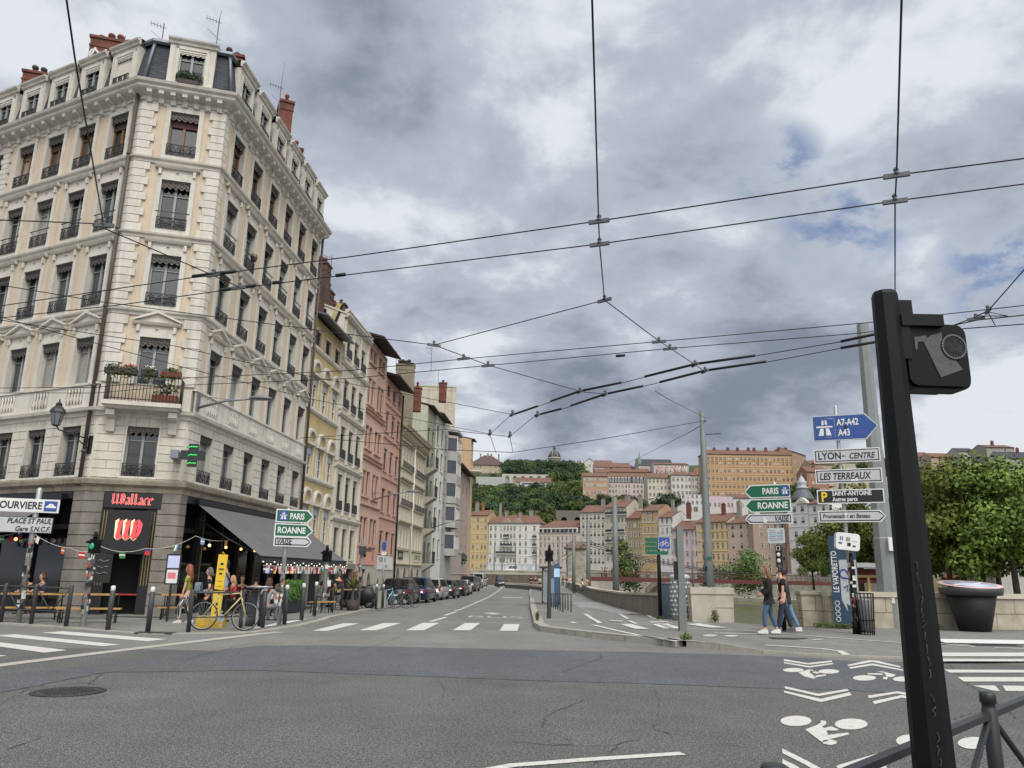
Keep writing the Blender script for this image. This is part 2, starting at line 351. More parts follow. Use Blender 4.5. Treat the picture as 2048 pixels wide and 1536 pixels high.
def zl(x,y):return prof(y)+lerp((20.5,25.5),(.02,.13),y)
mb=MB();prev=None
for x,y in LP:
 q=[mb.pt((x-t,y+(t if y<24 else 0)*.6,zl(x,y+(t if y<24 else 0)*.6)))for t in(0,.9,3,8,16)]
 if prev:
  for k in range(4):mb.face((prev[k],q[k],q[k+1],prev[k+1]))
 prev=q
struct(mb.build('pavement',A_PAVE))
def kerb(name,path,w,h,zf,side=1,stone=1.0,gap=.012):
 mb=MB()
 for a,b in zip(path,path[1:]):
  a,b=Vector(a),Vector(b);L=(b-a).length;k=max(1,round(L/stone));d=(b-a).normalized();nn=Vector((-d.y,d.x))*side
  for i in range(k):
   p,q=a.lerp(b,i/k)+d*gap/2,a.lerp(b,(i+1)/k)-d*gap/2
   c=[p,q,q+nn*w,p+nn*w];zt=[zf(v.x,v.y)+h for v in c];zb=[prof(v.y)-.05 for v in c]
   B=[mb.pt((v.x,v.y,z))for v,z in zip(c,zb)];T=[mb.pt((v.x,v.y,z))for v,z in zip(c,zt)]
   mb.face(T if side>0 else T[::-1])
   for j in range(4):mb.face((B[j],B[(j+1)%4],T[(j+1)%4],T[j])if side>0 else(T[j],T[(j+1)%4],B[(j+1)%4],B[j]))
 return struct(mb.build(name,KERB))
kerb('pavement_kerb',LP[1:],.22,.006,zl,1,1.0)
mb=MB();strip(mb,[(p.x,p.y)for p in(G(-160,1352),G(40,1326),G(201,1306),G(512,1269),G(560,1264))],.32,.007);struct(mb.build('gutter_ground',CONC))
def zp(x,y):return prof(y)+lerp((4.7,5.7),(.135,.03),x)
def GP(px,py,dz=0.0):
 z=.1
 for _ in range(40):
  g=G(px,py,z);z=.5*z+.5*(zp(g.x,g.y)+dz)
 return G(px,py,z)
KR=[(GR(*p).x,GR(*p).y)for p in((1055,1172),(1058,1186),(1060,1200),(1061.5,1215),(1063,1230),(1068,1255),(1081,1263),(1150,1272),(1250,1283),(1350,1293.5))]
KR[0]=(3.0,112)
wl=lambda y:xr(max(y,30))
mb=MB();prev=None
rowsP=[(112,3.0,9.8),(68,1.86,7.8),(48,1.28,7.3),(35.6,1.04,6.9),(30,.92,8.1),(27.2,.85,9.2),(24.4,.80,40),(22.95,.92,60),(21.3,1.78,60),(19.8,2.88,60),(18.6,3.95,60)]
fl=[(18.75,4.05),(17.35,5.45),(16.75,6.9),(16.25,10.2),(15.6,22),(15.0,60)]
for y,x0,x1 in rowsP:
 xs=[x0+(min(x1,4.7)-x0)*t for t in(0,.5,1)]+[min(x1,4.7)+(min(x1,5.7)-min(x1,4.7))*t for t in(.33,.66,1)]+[x1]
 q=[mb.pt((x,y,zp(x,y)))for x in xs]
 if prev:
  for k in range(6):mb.face((prev[k],prev[k+1],q[k+1],q[k]))
 prev=q
ar=[mb.pt((x,y,zp(x,y)))for x,y in((4.05,18.6),(4.7,18.6),(5.45,18.6),(6.1,18.6),(7.2,18.6),(60,18.6))];br_=[mb.pt((x,y,zp(x,y)))for x,y in((4.06,18.59),(4.7,18.0),(5.45,17.35),(6.1,17.05),(7.2,16.7),(10.2,16.25))];e1=mb.pt((60,15,.03));
for k in range(5):mb.face((ar[k],br_[k],br_[k+1],ar[k+1]))
mb.face((ar[5],br_[5],e1))
struct(mb.build('pavement',A_PAVE))
kerb('pavement_kerb',KR[::-1],.3,.012,lambda x,y:prof(y)+.135,1,1.15,.03)if False else kerb('pavement_kerb',KR,.3,.012,lambda x,y:prof(y)+.135,1,1.3,.03)
ke=KR[-1]
kerb('pavement_kerb',[ke,(ke[0]+.42,ke[1]+.62)],.3,.012,lambda x,y:prof(y)+.135,1,1.2)
kerb('pavement_kerb',[(4.1,18.58),(4.7,17.98),(5.45,17.33),(6.1,17.03),(7.2,16.68),(10.2,16.23),(60,14.98)],.16,.012,lambda x,y:zp(x,y),1,1.2)
mb=MB()
cyc=[(1063,1175,1095,1175),(1066,1186,1130,1190)]
L1=[GP(1140,1205),GP(1160,1215),GP(1182,1228)];R1=[GP(1225,1203),GP(1252,1216),GP(1290,1228)]
for k in range(2):mb.poly([L1[k]+Vector((0,0,.005)),R1[k]+Vector((0,0,.005)),R1[k+1]+Vector((0,0,.005)),L1[k+1]+Vector((0,0,.005))])
q=[GP(*p)+Vector((0,0,.005))for p in((1063,1196),(1090,1196),(1086,1175),(1058,1175))];mb.poly(q)
struct(mb.build('cycle_path',A_CYC))
mb=MB()
def quad(ps,z=.007,f=GR,mi=0):mb.poly([f(*p)+Vector((0,0,z))for p in ps],mi)
for a,b,c,d in(((624,1262),(656,1262),(719,1247),(686,1247)),((718,1261),(753,1261),(802,1246.5),(767,1246.5)),((812,1261),(848,1261),(879,1246),(845,1246)),((905,1261),(941,1261),(960,1246.5),(930,1246.5)),((999,1262),(1035,1262),(1039,1248.5),(1008,1248.5))):quad((a,b,c,d))
for ps in([(83,1266),(126,1263),(333,1279),(295,1283)],[(-10,1272),(30,1269),(242,1290),(205,1293)],[(-80,1283),(-20,1283),(134,1301),(88,1306)],[(-160,1302),(-100,1300),(14,1312),(-40,1318)],[(-60,1262),(-30,1260),(0,1262),(-20,1264)]):quad(ps)
dl=[(838,1253),(865,1243),(889,1234.5),(912,1227),(935,1217),(952,1210),(968,1204),(980,1199),(990,1194),(997,1189),(1003,1184),(1008,1179),(1012,1173)]
for p0,p1 in(((861,1243.5),(892,1234.5)),((889,1231),(912,1224)),((910,1222),(928,1217)),((926,1215.5),(941,1211)),((940,1210),(952,1206)),((951,1205.5),(962,1201.5)),((961,1201),(972,1197)),((971,1196.5),(981,1192.5)),((980,1191.8),(989,1187.5)),((988.5,1186.8),(997,1182)),((996,1181.5),(1004,1176)),((1003.5,1175.4),(1010,1170.5))):
 a,b=GR(*p0),GR(*p1);strip(mb,[(a.x,a.y),(b.x,b.y)],.16,.007,0,None,2.0)
def zz(x,y,s=648/2048):return(1400+x*s,1250+y*s)
for ps in([(530,218),(682,243),(830,226),(838,236),(690,253),(530,229)],[(530,236),(690,262),(838,242),(842,250),(690,271),(532,244)],[(930,255),(1065,225),(1120,228),(1262,262),(1270,272),(1090,236),(940,262)],[(942,270),(1090,245),(1280,283),(1287,292),(1090,257),(950,279)],[(535,390),(748,438),(930,407),(942,418),(750,453),(537,404)],[(530,418),(765,470),(945,428),(958,447),(765,491),(532,430)],[(1058,450),(1250,422),(1420,452),(1440,470),(1245,435),(1070,466)],[(1090,486),(1280,445),(1450,480),(1470,500),(1275,462),(1105,504)],[(520,785),(690,870),(880,975),(840,990),(660,885),(522,815)],[(520,850),(600,890),(760,990),(700,990),(522,880)],[(860,895),(1135,812),(1155,850),(880,925)],[(960,950),(1170,890),(1190,925),(980,985)]):quad([zz(*p)for p in ps],.007,G)
def disc(cx,cy,rx,ry):
 quad([zz(cx+rx*math.cos(t*math.pi/12),cy+ry*math.sin(t*math.pi/12))for t in range(24)][::-1],.007,G)
for cx,cy,rx,ry in((590,287,65,13),(815,296,66,14),(1040,337,73,17),(1285,344,66,16),(607,610,98,33),(956,630,104,35),(1320,735,80,38),(1730,750,100,38)):disc(cx,cy,rx,ry)
for ps in([(685,284),(712,286),(722,297),(690,303),(740,333),(720,342),(660,328),(622,303)],[(690,290),(765,303),(740,310),(700,300)],[(712,325),(795,314),(800,321),(735,333)],[(1110,293),(1160,297),(1240,318),(1215,332),(1180,330),(1165,305)],[(1060,307),(1150,308),(1160,318),(1062,315)],[(1160,330),(1190,332),(1180,348),(1155,342)],[(763,606),(797,610),(797,632),(772,646),(800,668),(810,705),(830,722),(800,740),(770,745),(665,664),(735,638),(765,622)],[(785,655),(830,645),(880,665),(860,672),(800,670)],[(805,700),(935,684),(945,695),(828,725)],[(775,735),(830,728),(862,738),(866,752),(830,764),(778,755)]):quad([zz(*p)for p in ps],.007,G)
strip(mb,[(G(*p).x,G(*p).y)for p in((940,1548),(1024,1532),(1180,1520),(1365,1508))],.12,.007)
strip(mb,[(GP(*p).x,GP(*p).y)for p in((1180,1249),(1260,1262),(1350,1280),(1385,1287))],.14,.008,0,zp)if False else None
for pth,w in(([(1185,1250),(1235,1262),(1290,1274),(1355,1283)],.14),([(1300,1245),(1340,1252),(1500,1262),(1650,1275),(1800,1286),(1900,1290)],.12),([(1530,1291),(1640,1298),(1680,1303),(1694,1311)],.16),([(1880,1289),(1950,1294)],.12),([(1990,1296),(2100,1300)],.12),([(1170,1228),(1185,1238),(1200,1247)],.15),([(1210,1212),(1225,1219),(1238,1226)],.12),([(1240,1229),(1256,1238)],.12),([(1258,1242),(1272,1248)],.12),([(1262,1190),(1268,1192)],.1),([(1293,1228),(1300,1234),(1312,1239)],.14),([(1318,1241),(1346,1248)],.13),([(1130,1194),(1165,1195)],.2)):
 strip(mb,[(GP(*p).x,GP(*p).y)for p in pth],w,.012,0,zp)
for ps in([(1240,1249),(1262,1248.5),(1300,1259),(1270,1258.5)],[(1303,1249),(1335,1248),(1362,1257),(1326,1258)],[(1372,1249),(1398,1247),(1453,1256),(1420,1256)]):quad(ps,.014,GP)
for ps in([(1880,1306.5),(2120,1306.5),(2120,1314),(1884,1314)],[(1884,1319.5),(2120,1319.5),(2120,1324),(1886,1324)],[(1888,1340),(1900,1346),(2120,1346),(2120,1341)],[(1915,1355),(2120,1355),(2120,1364),(1928,1364)],[(1945,1372),(1990,1372),(2000,1383),(1985,1382)],[(2005,1372),(2120,1374),(2120,1384),(2012,1383)]):quad(ps,.014 if ps[0][1]<1325 else .008,GP if ps[0][1]<1325 else G)
struct(mb.build('road_markings',PAINT))
mb=MB()
def gt(s,px,py,w,hgt,f=GR,mirror=False):
 a=f(px,py);t=MB();text_mb(t,s,0,0,1.0,0);xs=[v.x for v in t.v];x0,x1=min(xs),max(xs)
 b=len(mb.v)
 for v in t.v:
  x=a.x+(v.x-x0)/(x1-x0)*w;y=a.y+v.z*hgt;mb.pt((x,y,(prof(y)if f is GR else zp(x,y))+.008))
 for q in t.f:mb.face([b+i for i in q])
gt('BUS',935,1235,2.15,2.0)
for ps in([(965,1226),(985,1225),(1003,1228),(985,1229.5)],[(1005,1194.5),(1045,1195),(1045,1196),(1005,1195.6)]):quad(ps,.008)
for cx,cy,rx,ry in((1420,1272,15,2.2),(1462,1272.5,14,2)):quad([(cx+rx*math.cos(t*.5236),cy+ry*math.sin(t*.5236))for t in range(12)][::-1],.012,GP)
for ps in([(1137,1245),(1147,1244),(1156,1247),(1148,1247.5)],[(1218,1241),(1245,1242),(1245,1244),(1220,1243)],[(1300,1243),(1335,1243.5),(1335,1245),(1300,1244.5)],[(1430,1266),(1520,1268),(1520,1269),(1430,1267.5)],[(1590,1281),(1650,1279),(1640,1281),(1600,1282)]):quad(ps,.012,GP)
struct(mb.build('road_markings',PAINT_OLD))
mb=MB()
quad([(500,1258),(560,1251),(616,1243),(560,1247)],.012,lambda x,y:Vector((G(x,y,.05).x,G(x,y,.05).y,zl(G(x,y,.05).x,G(x,y,.05).y))))
quad([(1868,1279),(2130,1283),(2130,1291),(1890,1287)],.02,GP)
struct(mb.build('pavement_pad',mat('pale paving','#dad9d6',.8,var=.06,scale=6,k=.85)))
GRATE=mat('grate iron','#4a4846',.7,.4,var=.2)
for px,py,w,d,lab,zf in((1580,1278,1.0,.5,'grey iron drain grate in the cycle lane beside the sticker covered pole',zp),(1990,1291,1.1,.45,'grey iron drain grate in the kerb by the big round map table',zp),(310,1268,.9,.35,'dark iron drain grate at the foot of the bollard by the zebra',zl)):
 g=GP(px,py)if zf is zp else G(px,py);mb=MB();mb.box(-w/2,w/2,-d/2,d/2,0,.012)
 for k in range(9):mb.box(-w/2+.03+k*w/9.5,-w/2+.06+k*w/9.5,-d/2+.03,d/2-.03,.012,.018,1)
 tag(mb.build('drain_grate',[GRATE,IRON],None,(g.x,g.y,zf(g.x,g.y)+.006)),lab,'drain grate')
wm=bpy.data.materials.new('river water');wm.use_nodes=True;n=wm.node_tree.nodes;l=wm.node_tree.links;b=n['Principled BSDF']
b.inputs['Base Color'].default_value=(.09,.095,.035,1);b.inputs['Roughness'].default_value=.2;b.inputs['Specular IOR Level'].default_value=.3;b.inputs['IOR'].default_value=1.33
tc=n.new('ShaderNodeTexCoord');mp=n.new('ShaderNodeMapping');mp.inputs['Scale'].default_value=(.25,.9,1);l.new(tc.outputs['Object'],mp.inputs['Vector'])
nz=n.new('ShaderNodeTexNoise');nz.inputs['Scale'].default_value=1.2;nz.inputs['Detail'].default_value=5;l.new(mp.outputs[0],nz.inputs['Vector'])
bp=n.new('ShaderNodeBump');bp.inputs['Strength'].default_value=1.0;bp.inputs['Distance'].default_value=.5;l.new(nz.outputs['Fac'],bp.inputs['Height']);l.new(bp.outputs[0],b.inputs['Normal'])
mb=MB();mb.poly([(-60,28.5,-4.2),(600,28.5,-4.2),(600,330,-4.2),(-60,330,-4.2)])
struct(mb.build('river_water',wm))
FQ=[(700,300),(930,292),(1080,285),(1200,275),(1400,250),(1600,222),(1700,205),(1900,170),(2060,150),(2300,138)]
def fy(px):return lerp([a for a,_ in FQ],[b for _,b in FQ],px)
HP=[(-30,0),(2,2.2),(24,2.4),(40,12),(75,22),(140,38),(200,52),(330,84),(420,92),(700,84)]
def hz(d):return lerp([a for a,_ in HP],[b for _,b in HP],d)
GRASSY=mat('hill undergrowth','#47552f',.95,var=.4,scale=.2,bump=.8,bscale=.8,k=.55)
mb=MB();prev=None
for px in range(500,2700,50):
 q=[]
 for d in(-24,2,24,40,75,110,140,200,270,330,420,700,1500):
  Y=fy(px)+d;p=P(px,1150,Y);q.append(mb.pt((p.x,Y,hz(d)if px<1650 or d<30 else 2.4+(hz(d)-2.4)*lerp((1650,1750),(1,.45),px))))
 if prev:
  for k in range(len(q)-1):mb.face((prev[k],q[k],q[k+1],prev[k+1]),0 if k>=3 else 1,True)
 prev=q
struct(mb.build('hill_terrain',[GRASSY,A_PAVE]))
def wall_holes(mb,x0,x1,z0,z1,holes,depth=.25,mi=0,y=0.0,mr=None):
 """wall on the plane y, openings (xa, xb, za, zb) with reveals going back by depth"""
 mr=mi if mr is None else mr
 xs=sorted({x0,x1,*[min(max(h[i],x0),x1)for h in holes for i in(0,1)]});zs=sorted({z0,z1,*[min(max(h[i],z0),z1)for h in holes for i in(2,3)]})
 ix={}
 def vt(x,z):
  if(x,z)not in ix:ix[(x,z)]=mb.pt((x,y,z))
  return ix[(x,z)]
 for xa,xb in zip(xs,xs[1:]):
  for za,zb in zip(zs,zs[1:]):
   cx,cz=(xa+xb)/2,(za+zb)/2
   if any(h[0]<cx<h[1]and h[2]<cz<h[3]for h in holes):continue
   mb.face((vt(xa,za),vt(xb,za),vt(xb,zb),vt(xa,zb)),mi)
 for a,b,c,d in[h[:4]for h in holes]:
  mb.poly([(a,y,c),(a,y,d),(a,y+depth,d),(a,y+depth,c)],mr);mb.poly([(b,y,d),(b,y,c),(b,y+depth,c),(b,y+depth,d)],mr)
  mb.poly([(a,y,d),(b,y,d),(b,y+depth,d),(a,y+depth,d)],mr);mb.poly([(b,y,c),(a,y,c),(a,y+depth,c),(b,y+depth,c)],mr)
def sweep(mb,path,prof_,mi=0,caps=True):
 """moulding: (outward offset, z) profile swept along a plan polyline with mitred corners; outside is on the right"""
 path=[Vector(p)for p in path];n=len(path);ds=[(path[i+1]-path[i]).normalized()for i in range(n-1)];ns=[Vector((d.y,-d.x))for d in ds]
 rings=[]
 for i,p in enumerate(path):
  if i==0:b=ns[0]
  elif i==n-1:b=ns[-1]
  else:b=(ns[i-1]+ns[i])/(1+ns[i-1].dot(ns[i]))
  rings.append([mb.pt((p.x+b.x*o,p.y+b.y*o,z))for o,z in prof_])
 for a,b in zip(rings,rings[1:]):
  for k in range(len(prof_)-1):mb.face((a[k],b[k],b[k+1],a[k+1]),mi)
 if caps:mb.face(rings[0][::-1],mi)if False else mb.face(list(rings[0]),mi);mb.face(list(rings[-1])[::-1],mi)
STUCCO=mat('peach stucco','#d8c6ae',.9,var=.09,scale=1.2,k=.8,streak=.3,bump=.15,dirt=.12)
STUCCO2=mat('pale stone stucco','#d6d0c2',.9,var=.12,scale=1.5,k=.82,streak=.34,bump=.2,dirt=.2)
TRIM=mat('cream stone trim','#dad5c9',.85,var=.1,scale=2.5,k=.8,streak=.36,bump=.15,dirt=.2)
STONE_DK=mat('weathered grey stone','#8b867d',.9,var=.28,scale=1.6,k=.75,streak=.4,bump=.5,dirt=.5)
LEDGE=mat('weathered ledge stone','#a89f8d',.9,var=.25,scale=2.0,k=.75,streak=.55,bump=.3,dirt=.35)
LACE=mat('dark zinc lace','#57534e',.6,.3,var=.35,scale=22)
WROUGHT=mat('wrought iron','#3d3d3f',.55,.3,var=.15)
SASH_G=mat('grey window sash','#8f9290',.6,var=.1);SASH_B=mat('brown window sash','#7d5836',.6,var=.2,scale=6);SASH_W=mat('white window sash','#cfcdc6',.6,var=.08)
def glassm(name,hexc,k=1.0,rough=.06):return mat(name,hexc,rough,0,var=.25,scale=.9,k=k,spec=.8)
GL_D=glassm('dark window glass','#23272c',.8);GL_B=glassm('blue grey window glass','#4c525a',.6);GL_C=mat('curtained window glass','#b0ada4',.25,var=.18,scale=5,k=.65,spec=.6)
BLIND=mat('grey roller blind','#85868a',.8,var=.08,k=.85);BLIND_BR=mat('brown roller blind','#4b3430',.85,var=.15)
SLATE=brickmat('slate roof','#4c5157','#3d4147','#2b2e33',.28,.13,ms=.012,k=.8,bump=.6)
ZINC=mat('zinc sheet','#6d737a',.5,.5,var=.15,scale=3)
REDBRICK=brickmat('red chimney brick','#8c4a38','#713829','#5b463c',.24,.085,ms=.012,k=.75)
POT=mat('terracotta chimney pot','#9a5a44',.8,var=.25,scale=4,k=.8);POTGREY=mat('soot chimney pot','#4a4542',.8,var=.25)
GRAF=mat('white graffiti paint','#e2e0dd',.8,var=.1,k=.85)
def leaf_tuft(mb,c,r,n,mi=0,size=.07,flat=1.0):
 for _ in range(n):
  while True:
   p=Vector((rnd.uniform(-1,1),rnd.uniform(-1,1),rnd.uniform(-1,1)))
   if p.length<1:break
  p=Vector(c)+Vector((p.x*r[0],p.y*r[1],p.z*r[2]));a=Vector((rnd.gauss(0,1),rnd.gauss(0,1),rnd.gauss(0,1)*flat)).normalized();b=a.orthogonal().normalized();s=size*rnd.uniform(.6,1.4)
  mb.poly([p-a*s,p+b*s*.45,p+a*s,p-b*s*.45],mi)
LEAF=mat('pot plant leaf','#46592f',.7,var=.45,scale=9,k=.7);LEAF_L=mat('light leaf','#7d8b3f',.7,var=.4,scale=9,k=.75);PETAL_R=mat('red petals','#b4332c',.7,var=.2);PETAL_W=mat('white petals','#e0ddd6',.7,var=.1)
def rail_mesh(w,h,style=0,name='railing'):
 mb=MB();r=.014
 for z in(.02,h):mb.cbox((0,-.05,z),(w,.035,.03))
 if style==3:mb.cbox((0,-.05,h+.22),(w+.14,.03,.025));
 n=max(3,round(w/.16))
 for s in range(n+1):mb.tube([(-w/2+w*s/n,-.05,.02),(-w/2+w*s/n,-.05,h)],.010,4)
 m=max(2,round(w/.34))
 for s in range(m):
  cx=-w/2+w*(s+.5)/m;q=w/m*.36
  mb.tube([(cx+q*math.cos(a),-.06,h*.5+h*.36*math.sin(a))for a in[k*math.pi/5 for k in range(11)]],.016,4)
  mb.tube([(cx+q*.5*math.cos(a)*(1-a/9),-.065,h*.5+h*.2*math.sin(a))for a in[k*.75 for k in range(9)]],.016,4)
  mb.tube([(cx-q,-.055,h*.12),(cx,-.055,h*.5),(cx+q,-.055,h*.88)],.012,4);mb.tube([(cx+q,-.055,h*.12),(cx,-.055,h*.5),(cx-q,-.055,h*.88)],.012,4)
 return mb.mesh(name,WROUGHT)
def valance_mesh(w,h,name='valance',m=None):
 mb=MB();n=5;pts=[(-w/2,h),(-w/2,h*.2)]
 for s in range(n):
  for k in range(1,7):
   a=k/6;pts.append((-w/2+w*(s+a)/n,h*.34-h*.3*math.sin(math.pi*a)))
 pts[-1]=(w/2,h*.2);pts.append((w/2,h))
 mb.prism([(p[0],p[1]-h)for p in pts],'y',0,.02)
 for s in range(n):mb.tube([(-w/2+w*(s+.5)/n+w/n*.33*math.cos(t*.9),-.012,-h*.45+h*.25*math.sin(t*.9))for t in range(7)],.014,4)
 mb.cbox((0,-.006,-.03),(w,.03,.05))
 return mb.mesh(name,m or LACE)
def sash_mesh(w,h,m,trans=(.72,),bw=.055):
 mb=MB()
 for x in(-w/2+bw/2,w/2-bw/2):mb.cbox((x,0,h/2),(bw,.06,h))
 mb.cbox((0,-.005,h/2),(bw*1.5,.06,h))
 for z in(bw/2,h-bw/2):mb.cbox((0,.002,z),(w,.056,bw))
 for t in trans:mb.cbox((0,.004,h*t),(w,.04,.03))
 return mb.mesh('sash',m)
def pane_mesh(w,h,m):
 mb=MB();mb.poly([(-w/2,.03,0),(w/2,.03,0),(w/2,.03,h),(-w/2,.03,h)]);return mb.mesh('pane',m)
def surround_mesh(w,h,bw=.15,pr=.05,top='flat',apron=0.0,head=.0,m=None):
 mb=MB();e=.004
 mb.box(-w/2-bw,-w/2,-pr,e,-apron,h+bw);mb.box(w/2,w/2+bw,-pr,e,-apron,h+bw);mb.box(-w/2,w/2,-pr,e,h,h+bw)
 mb.box(-w/2-bw-.02,w/2+bw+.02,-pr-.05,e,-.07,-.0)if apron==0 else mb.box(-w/2,w/2,-pr*.6,e,-apron,0)
 hh=h+bw
 if top in('flat','ped'):
  mb.box(-w/2-bw+.02,w/2+bw-.02,-pr*.5,e,hh,hh+head-.1)
  for s in(-1,1):mb.cbox((s*(w/2+bw*.55),-pr-.03,hh+head*.5-.05),(.1,.08,head-.12));
  mb.lathe([(.05,0),(.05,.01)],8,0,(0,-pr,hh+head*.4))
  W2=w/2+bw+.1
  mb.prism([(-.02,hh+head-.1),(-.12,hh+head-.08),(-.16,hh+head-.02),(-.18,hh+head+.02),(.004,hh+head+.04)],'x',-W2,W2)
  if top=='ped':
   t=hh+head+.04;pk=.34
   mb.prism([(-W2,t-.01),(W2,t-.01),(0,t+pk*.8)],'y',-.05,.004)
   for s in(-1,1):mb.prism([(s*W2,t),(s*(W2+.03),t+.05),(0,t+pk+.06),(0,t+pk-.03)][::s],'y',-.17,.003)
 return mb.mesh('window',m or TRIM)
class Kit:
 def __init__(s,w,h,frame,sash=None,panes=None,val=None,rail=None,blind=None,set_=.16):
  s.w,s.h,s.frame,s.sash,s.val,s.rail,s.blind,s.set_=w,h,frame,sash,val,rail,blind,set_
  s.panes=[pane_mesh(w,h,m)for m in(panes or(GL_D,GL_B,GL_C,GL_D))];s.k=0
 def place(s,par,x,z,ox=0.0,oy=0.0,rz=0.0,pane=None,rail=True,blind=None,val=True):
  loc=(ox+math.cos(rz)*x,oy+math.sin(rz)*x,z)
  o=put('window',s.frame,par,loc,rz);s.k+=1
  if s.sash:put('sash',s.sash,o,(0,s.set_,0))
  put('pane',s.panes[rnd.randrange(len(s.panes))]if pane is None else s.panes[pane],o,(0,s.set_,0))
  if s.val and val:put('valance',s.val,o,(0,.03,s.h))
  if s.rail and rail:put('railing',s.rail,o,(0,0,0))
  if blind or(s.blind and blind is None and rnd.random()<.8):put('blind',blind or s.blind,o,(0,s.set_-.04,s.h))
  return o
def blind_mesh(w,h,m):
 mb=MB();mb.box(-w/2,w/2,0,.012,-h,0);mb.box(-w/2,w/2,-.01,.02,-h-.03,-h);return mb.mesh('blind',m)
def chimney(par,x,y,z0,z1,w,d,m,rz=0.0,pots=3,pm=None,graf=False):
 mb=MB();mb.box(-w/2,w/2,-d/2,d/2,0,z1-z0);h=z1-z0
 mb.box(-w/2-.06,w/2+.06,-d/2-.06,d/2+.06,h-.02,h+.1);mb.box(-w/2-.03,w/2+.03,-d/2-.03,d/2+.03,h-.42,h-.34)
 o=mb.build('chimney',m,par,(x,y,z0),rz)
 if graf:
  g=MB()
  for k in range(graf):
   cx,cz=-w/2+w*(k+.5)/graf,h-.85;q=w/graf*.38
   g.tube([(cx+q*math.cos(a),-d/2-.012,cz+.26*math.sin(a))for a in[t*.7+k for t in range(8)]],.055,4);g.tube([(cx-q,-d/2-.012,cz-.3),(cx+q*.2,-d/2-.012,cz+.34)],.05,4)
  g.build('graffiti',GRAF,o)
 for k in range(pots):
  p=MB();t=(k+.5)/pots-.5;r=min(w,d)*.16
  if w>=d:cx,cy=t*w*.85,0
  else:cx,cy=0,t*d*.85
  hh=rnd.uniform(.25,.6);p.lathe([(r,0),(r*.8,hh*.7),(r*1.15,hh*.75),(r*1.15,hh*.85),(r*.9,hh)],8)
  p.build('chimney_pot',pm or POT,o,(cx,cy,h+.1))
 return o
A2,B2=Vector((-13.711,25.064)),Vector((-10.992,25.827))
dR=Vector((.068,.998)).normalized();dL=Vector((.901,-.433)).normalized();dC=(B2-A2).normalized()
LR,LL=11.75,12.4
L0,E2=A2-dL*LL,B2+dR*LR
PATH=[L0,A2,B2,E2];aL,aC,aR=(math.atan2(d.y,d.x)for d in(dL,dC,dR))
PATH_=[p-A2 for p in PATH]
cb_=thing('corner_building','tall cream and peach corner apartment block with slate mansard roof and a bar below','building',(A2.x,A2.y,0))
oR=(B2-A2);LC=(B2-A2).length
FL=(PATH_[0].x,PATH_[0].y,aL);FC=(0.0,0.0,aC);FR=(oR.x,oR.y,aR)
UL=[LL+u for u in(-1.17,-2.99,-4.8,-6.6,-8.4,-10.2)];UC=[1.455];UR=[1.4,3.3,5.22,7.08,8.98,10.88]
ST=[(4.47,1.70),(7.6,1.66),(10.44,1.88),(13.32,1.89),(16.22,1.76)]
WW=.98
EXT=[None,'ped','flat','flat',None]
VAL=valance_mesh(WW,.34);VALS=valance_mesh(WW,.30);RAIL=rail_mesh(WW+.02,.42);RAILX=rail_mesh(WW+.02,.42,3)
kits=[]
for s,(z,h)in enumerate(ST):
 fr=surround_mesh(WW,h,.06 if s==0 else .17,.03 if s==0 else .05,EXT[s]or 'none',0 if s==0 else(.22 if s!=1 else .02),.34 if s in(1,2,3)else 0)
 kits.append(Kit(WW,h,fr,sash_mesh(WW,h,SASH_B if s==4 else SASH_G),(GL_D,GL_B,GL_C,GL_B,GL_D),VALS if s==0 else VAL,None if s==1 else(RAILX if s==3 else RAIL),None,.2))
BB=blind_mesh(WW,.5,BLIND_BR);BG=blind_mesh(WW,.6,BLIND)
for(ox,oy,rz),us,L in((FL,UL,LL),(FC,UC,LC),(FR,UR,LR)):
 holes=[(u-WW/2,u+WW/2,z,z+h)for u in us for z,h in ST]
 mb=MB();wall_holes(mb,0,L,6.72,18.3,[h for h in holes if h[2]>6.7],.3,0,0,1);wall_holes(mb,0,L,4.2,6.72,[h for h in holes if h[2]<6.7],.3,1,0,1)
 mb.build('wall',[STUCCO,STUCCO2],cb_,(ox,oy,0),rz)
 mb=MB()
 edges=[0]+sorted([h for u in us for h in(u-WW/2-.07,u+WW/2+.07)])+[L]
 for r in range(7):
  z0=4.42+r*.285;z1=z0+.262
  if z0<6.1:
   for a,b in zip(edges[::2],edges[1::2]):
    a,b=max(a,.05),min(b,L-.05)
    if b-a>.15:
     if r%2 and b-a>.5:m_=(a+b)/2;mb.box(a,m_-.012,-.03,.003,z0,z1);mb.box(m_+.012,b,-.03,.003,z0,z1)
     else:mb.box(a,b,-.03,.003,z0,z1)
  else:
   k=round(L/.38)
   for i in range(k):mb.box(.05+(L-.1)*i/k+.01,.05+(L-.1)*(i+1)/k-.01,-.03,.003,z0+.01,z1+.02+.12)
   break
 mb.build('rusticated_stone',STUCCO2,cb_,(ox,oy,0),rz)
 mb=MB()
 for u0 in[0]+[u for u in us]:
  pass
 mb.box(.02,L-.02,-.03,.003,18.0+.16,18.32)
 for a,b in zip(us,us[1:]):
  for s_ in(-1,1):mb.box((a+b)/2+s_*.36-.03,(a+b)/2+s_*.36+.03,-.035,.003,16.2,18.16)
 mb.build('frieze',TRIM,cb_,(ox,oy,0),rz)
 for iu,u in enumerate(us):
  for s in range(5):
   bl=None
   if s==4:bl=BB if(iu%2==0 or rz==aR)else None
   if s in(2,3)and rz==aR and iu in(3,4):bl=BG
   kits[s].place(cb_,u,ST[s][0],ox,oy,rz,rail=not(rz==aC and s==1),blind=bl)
mb=MB()
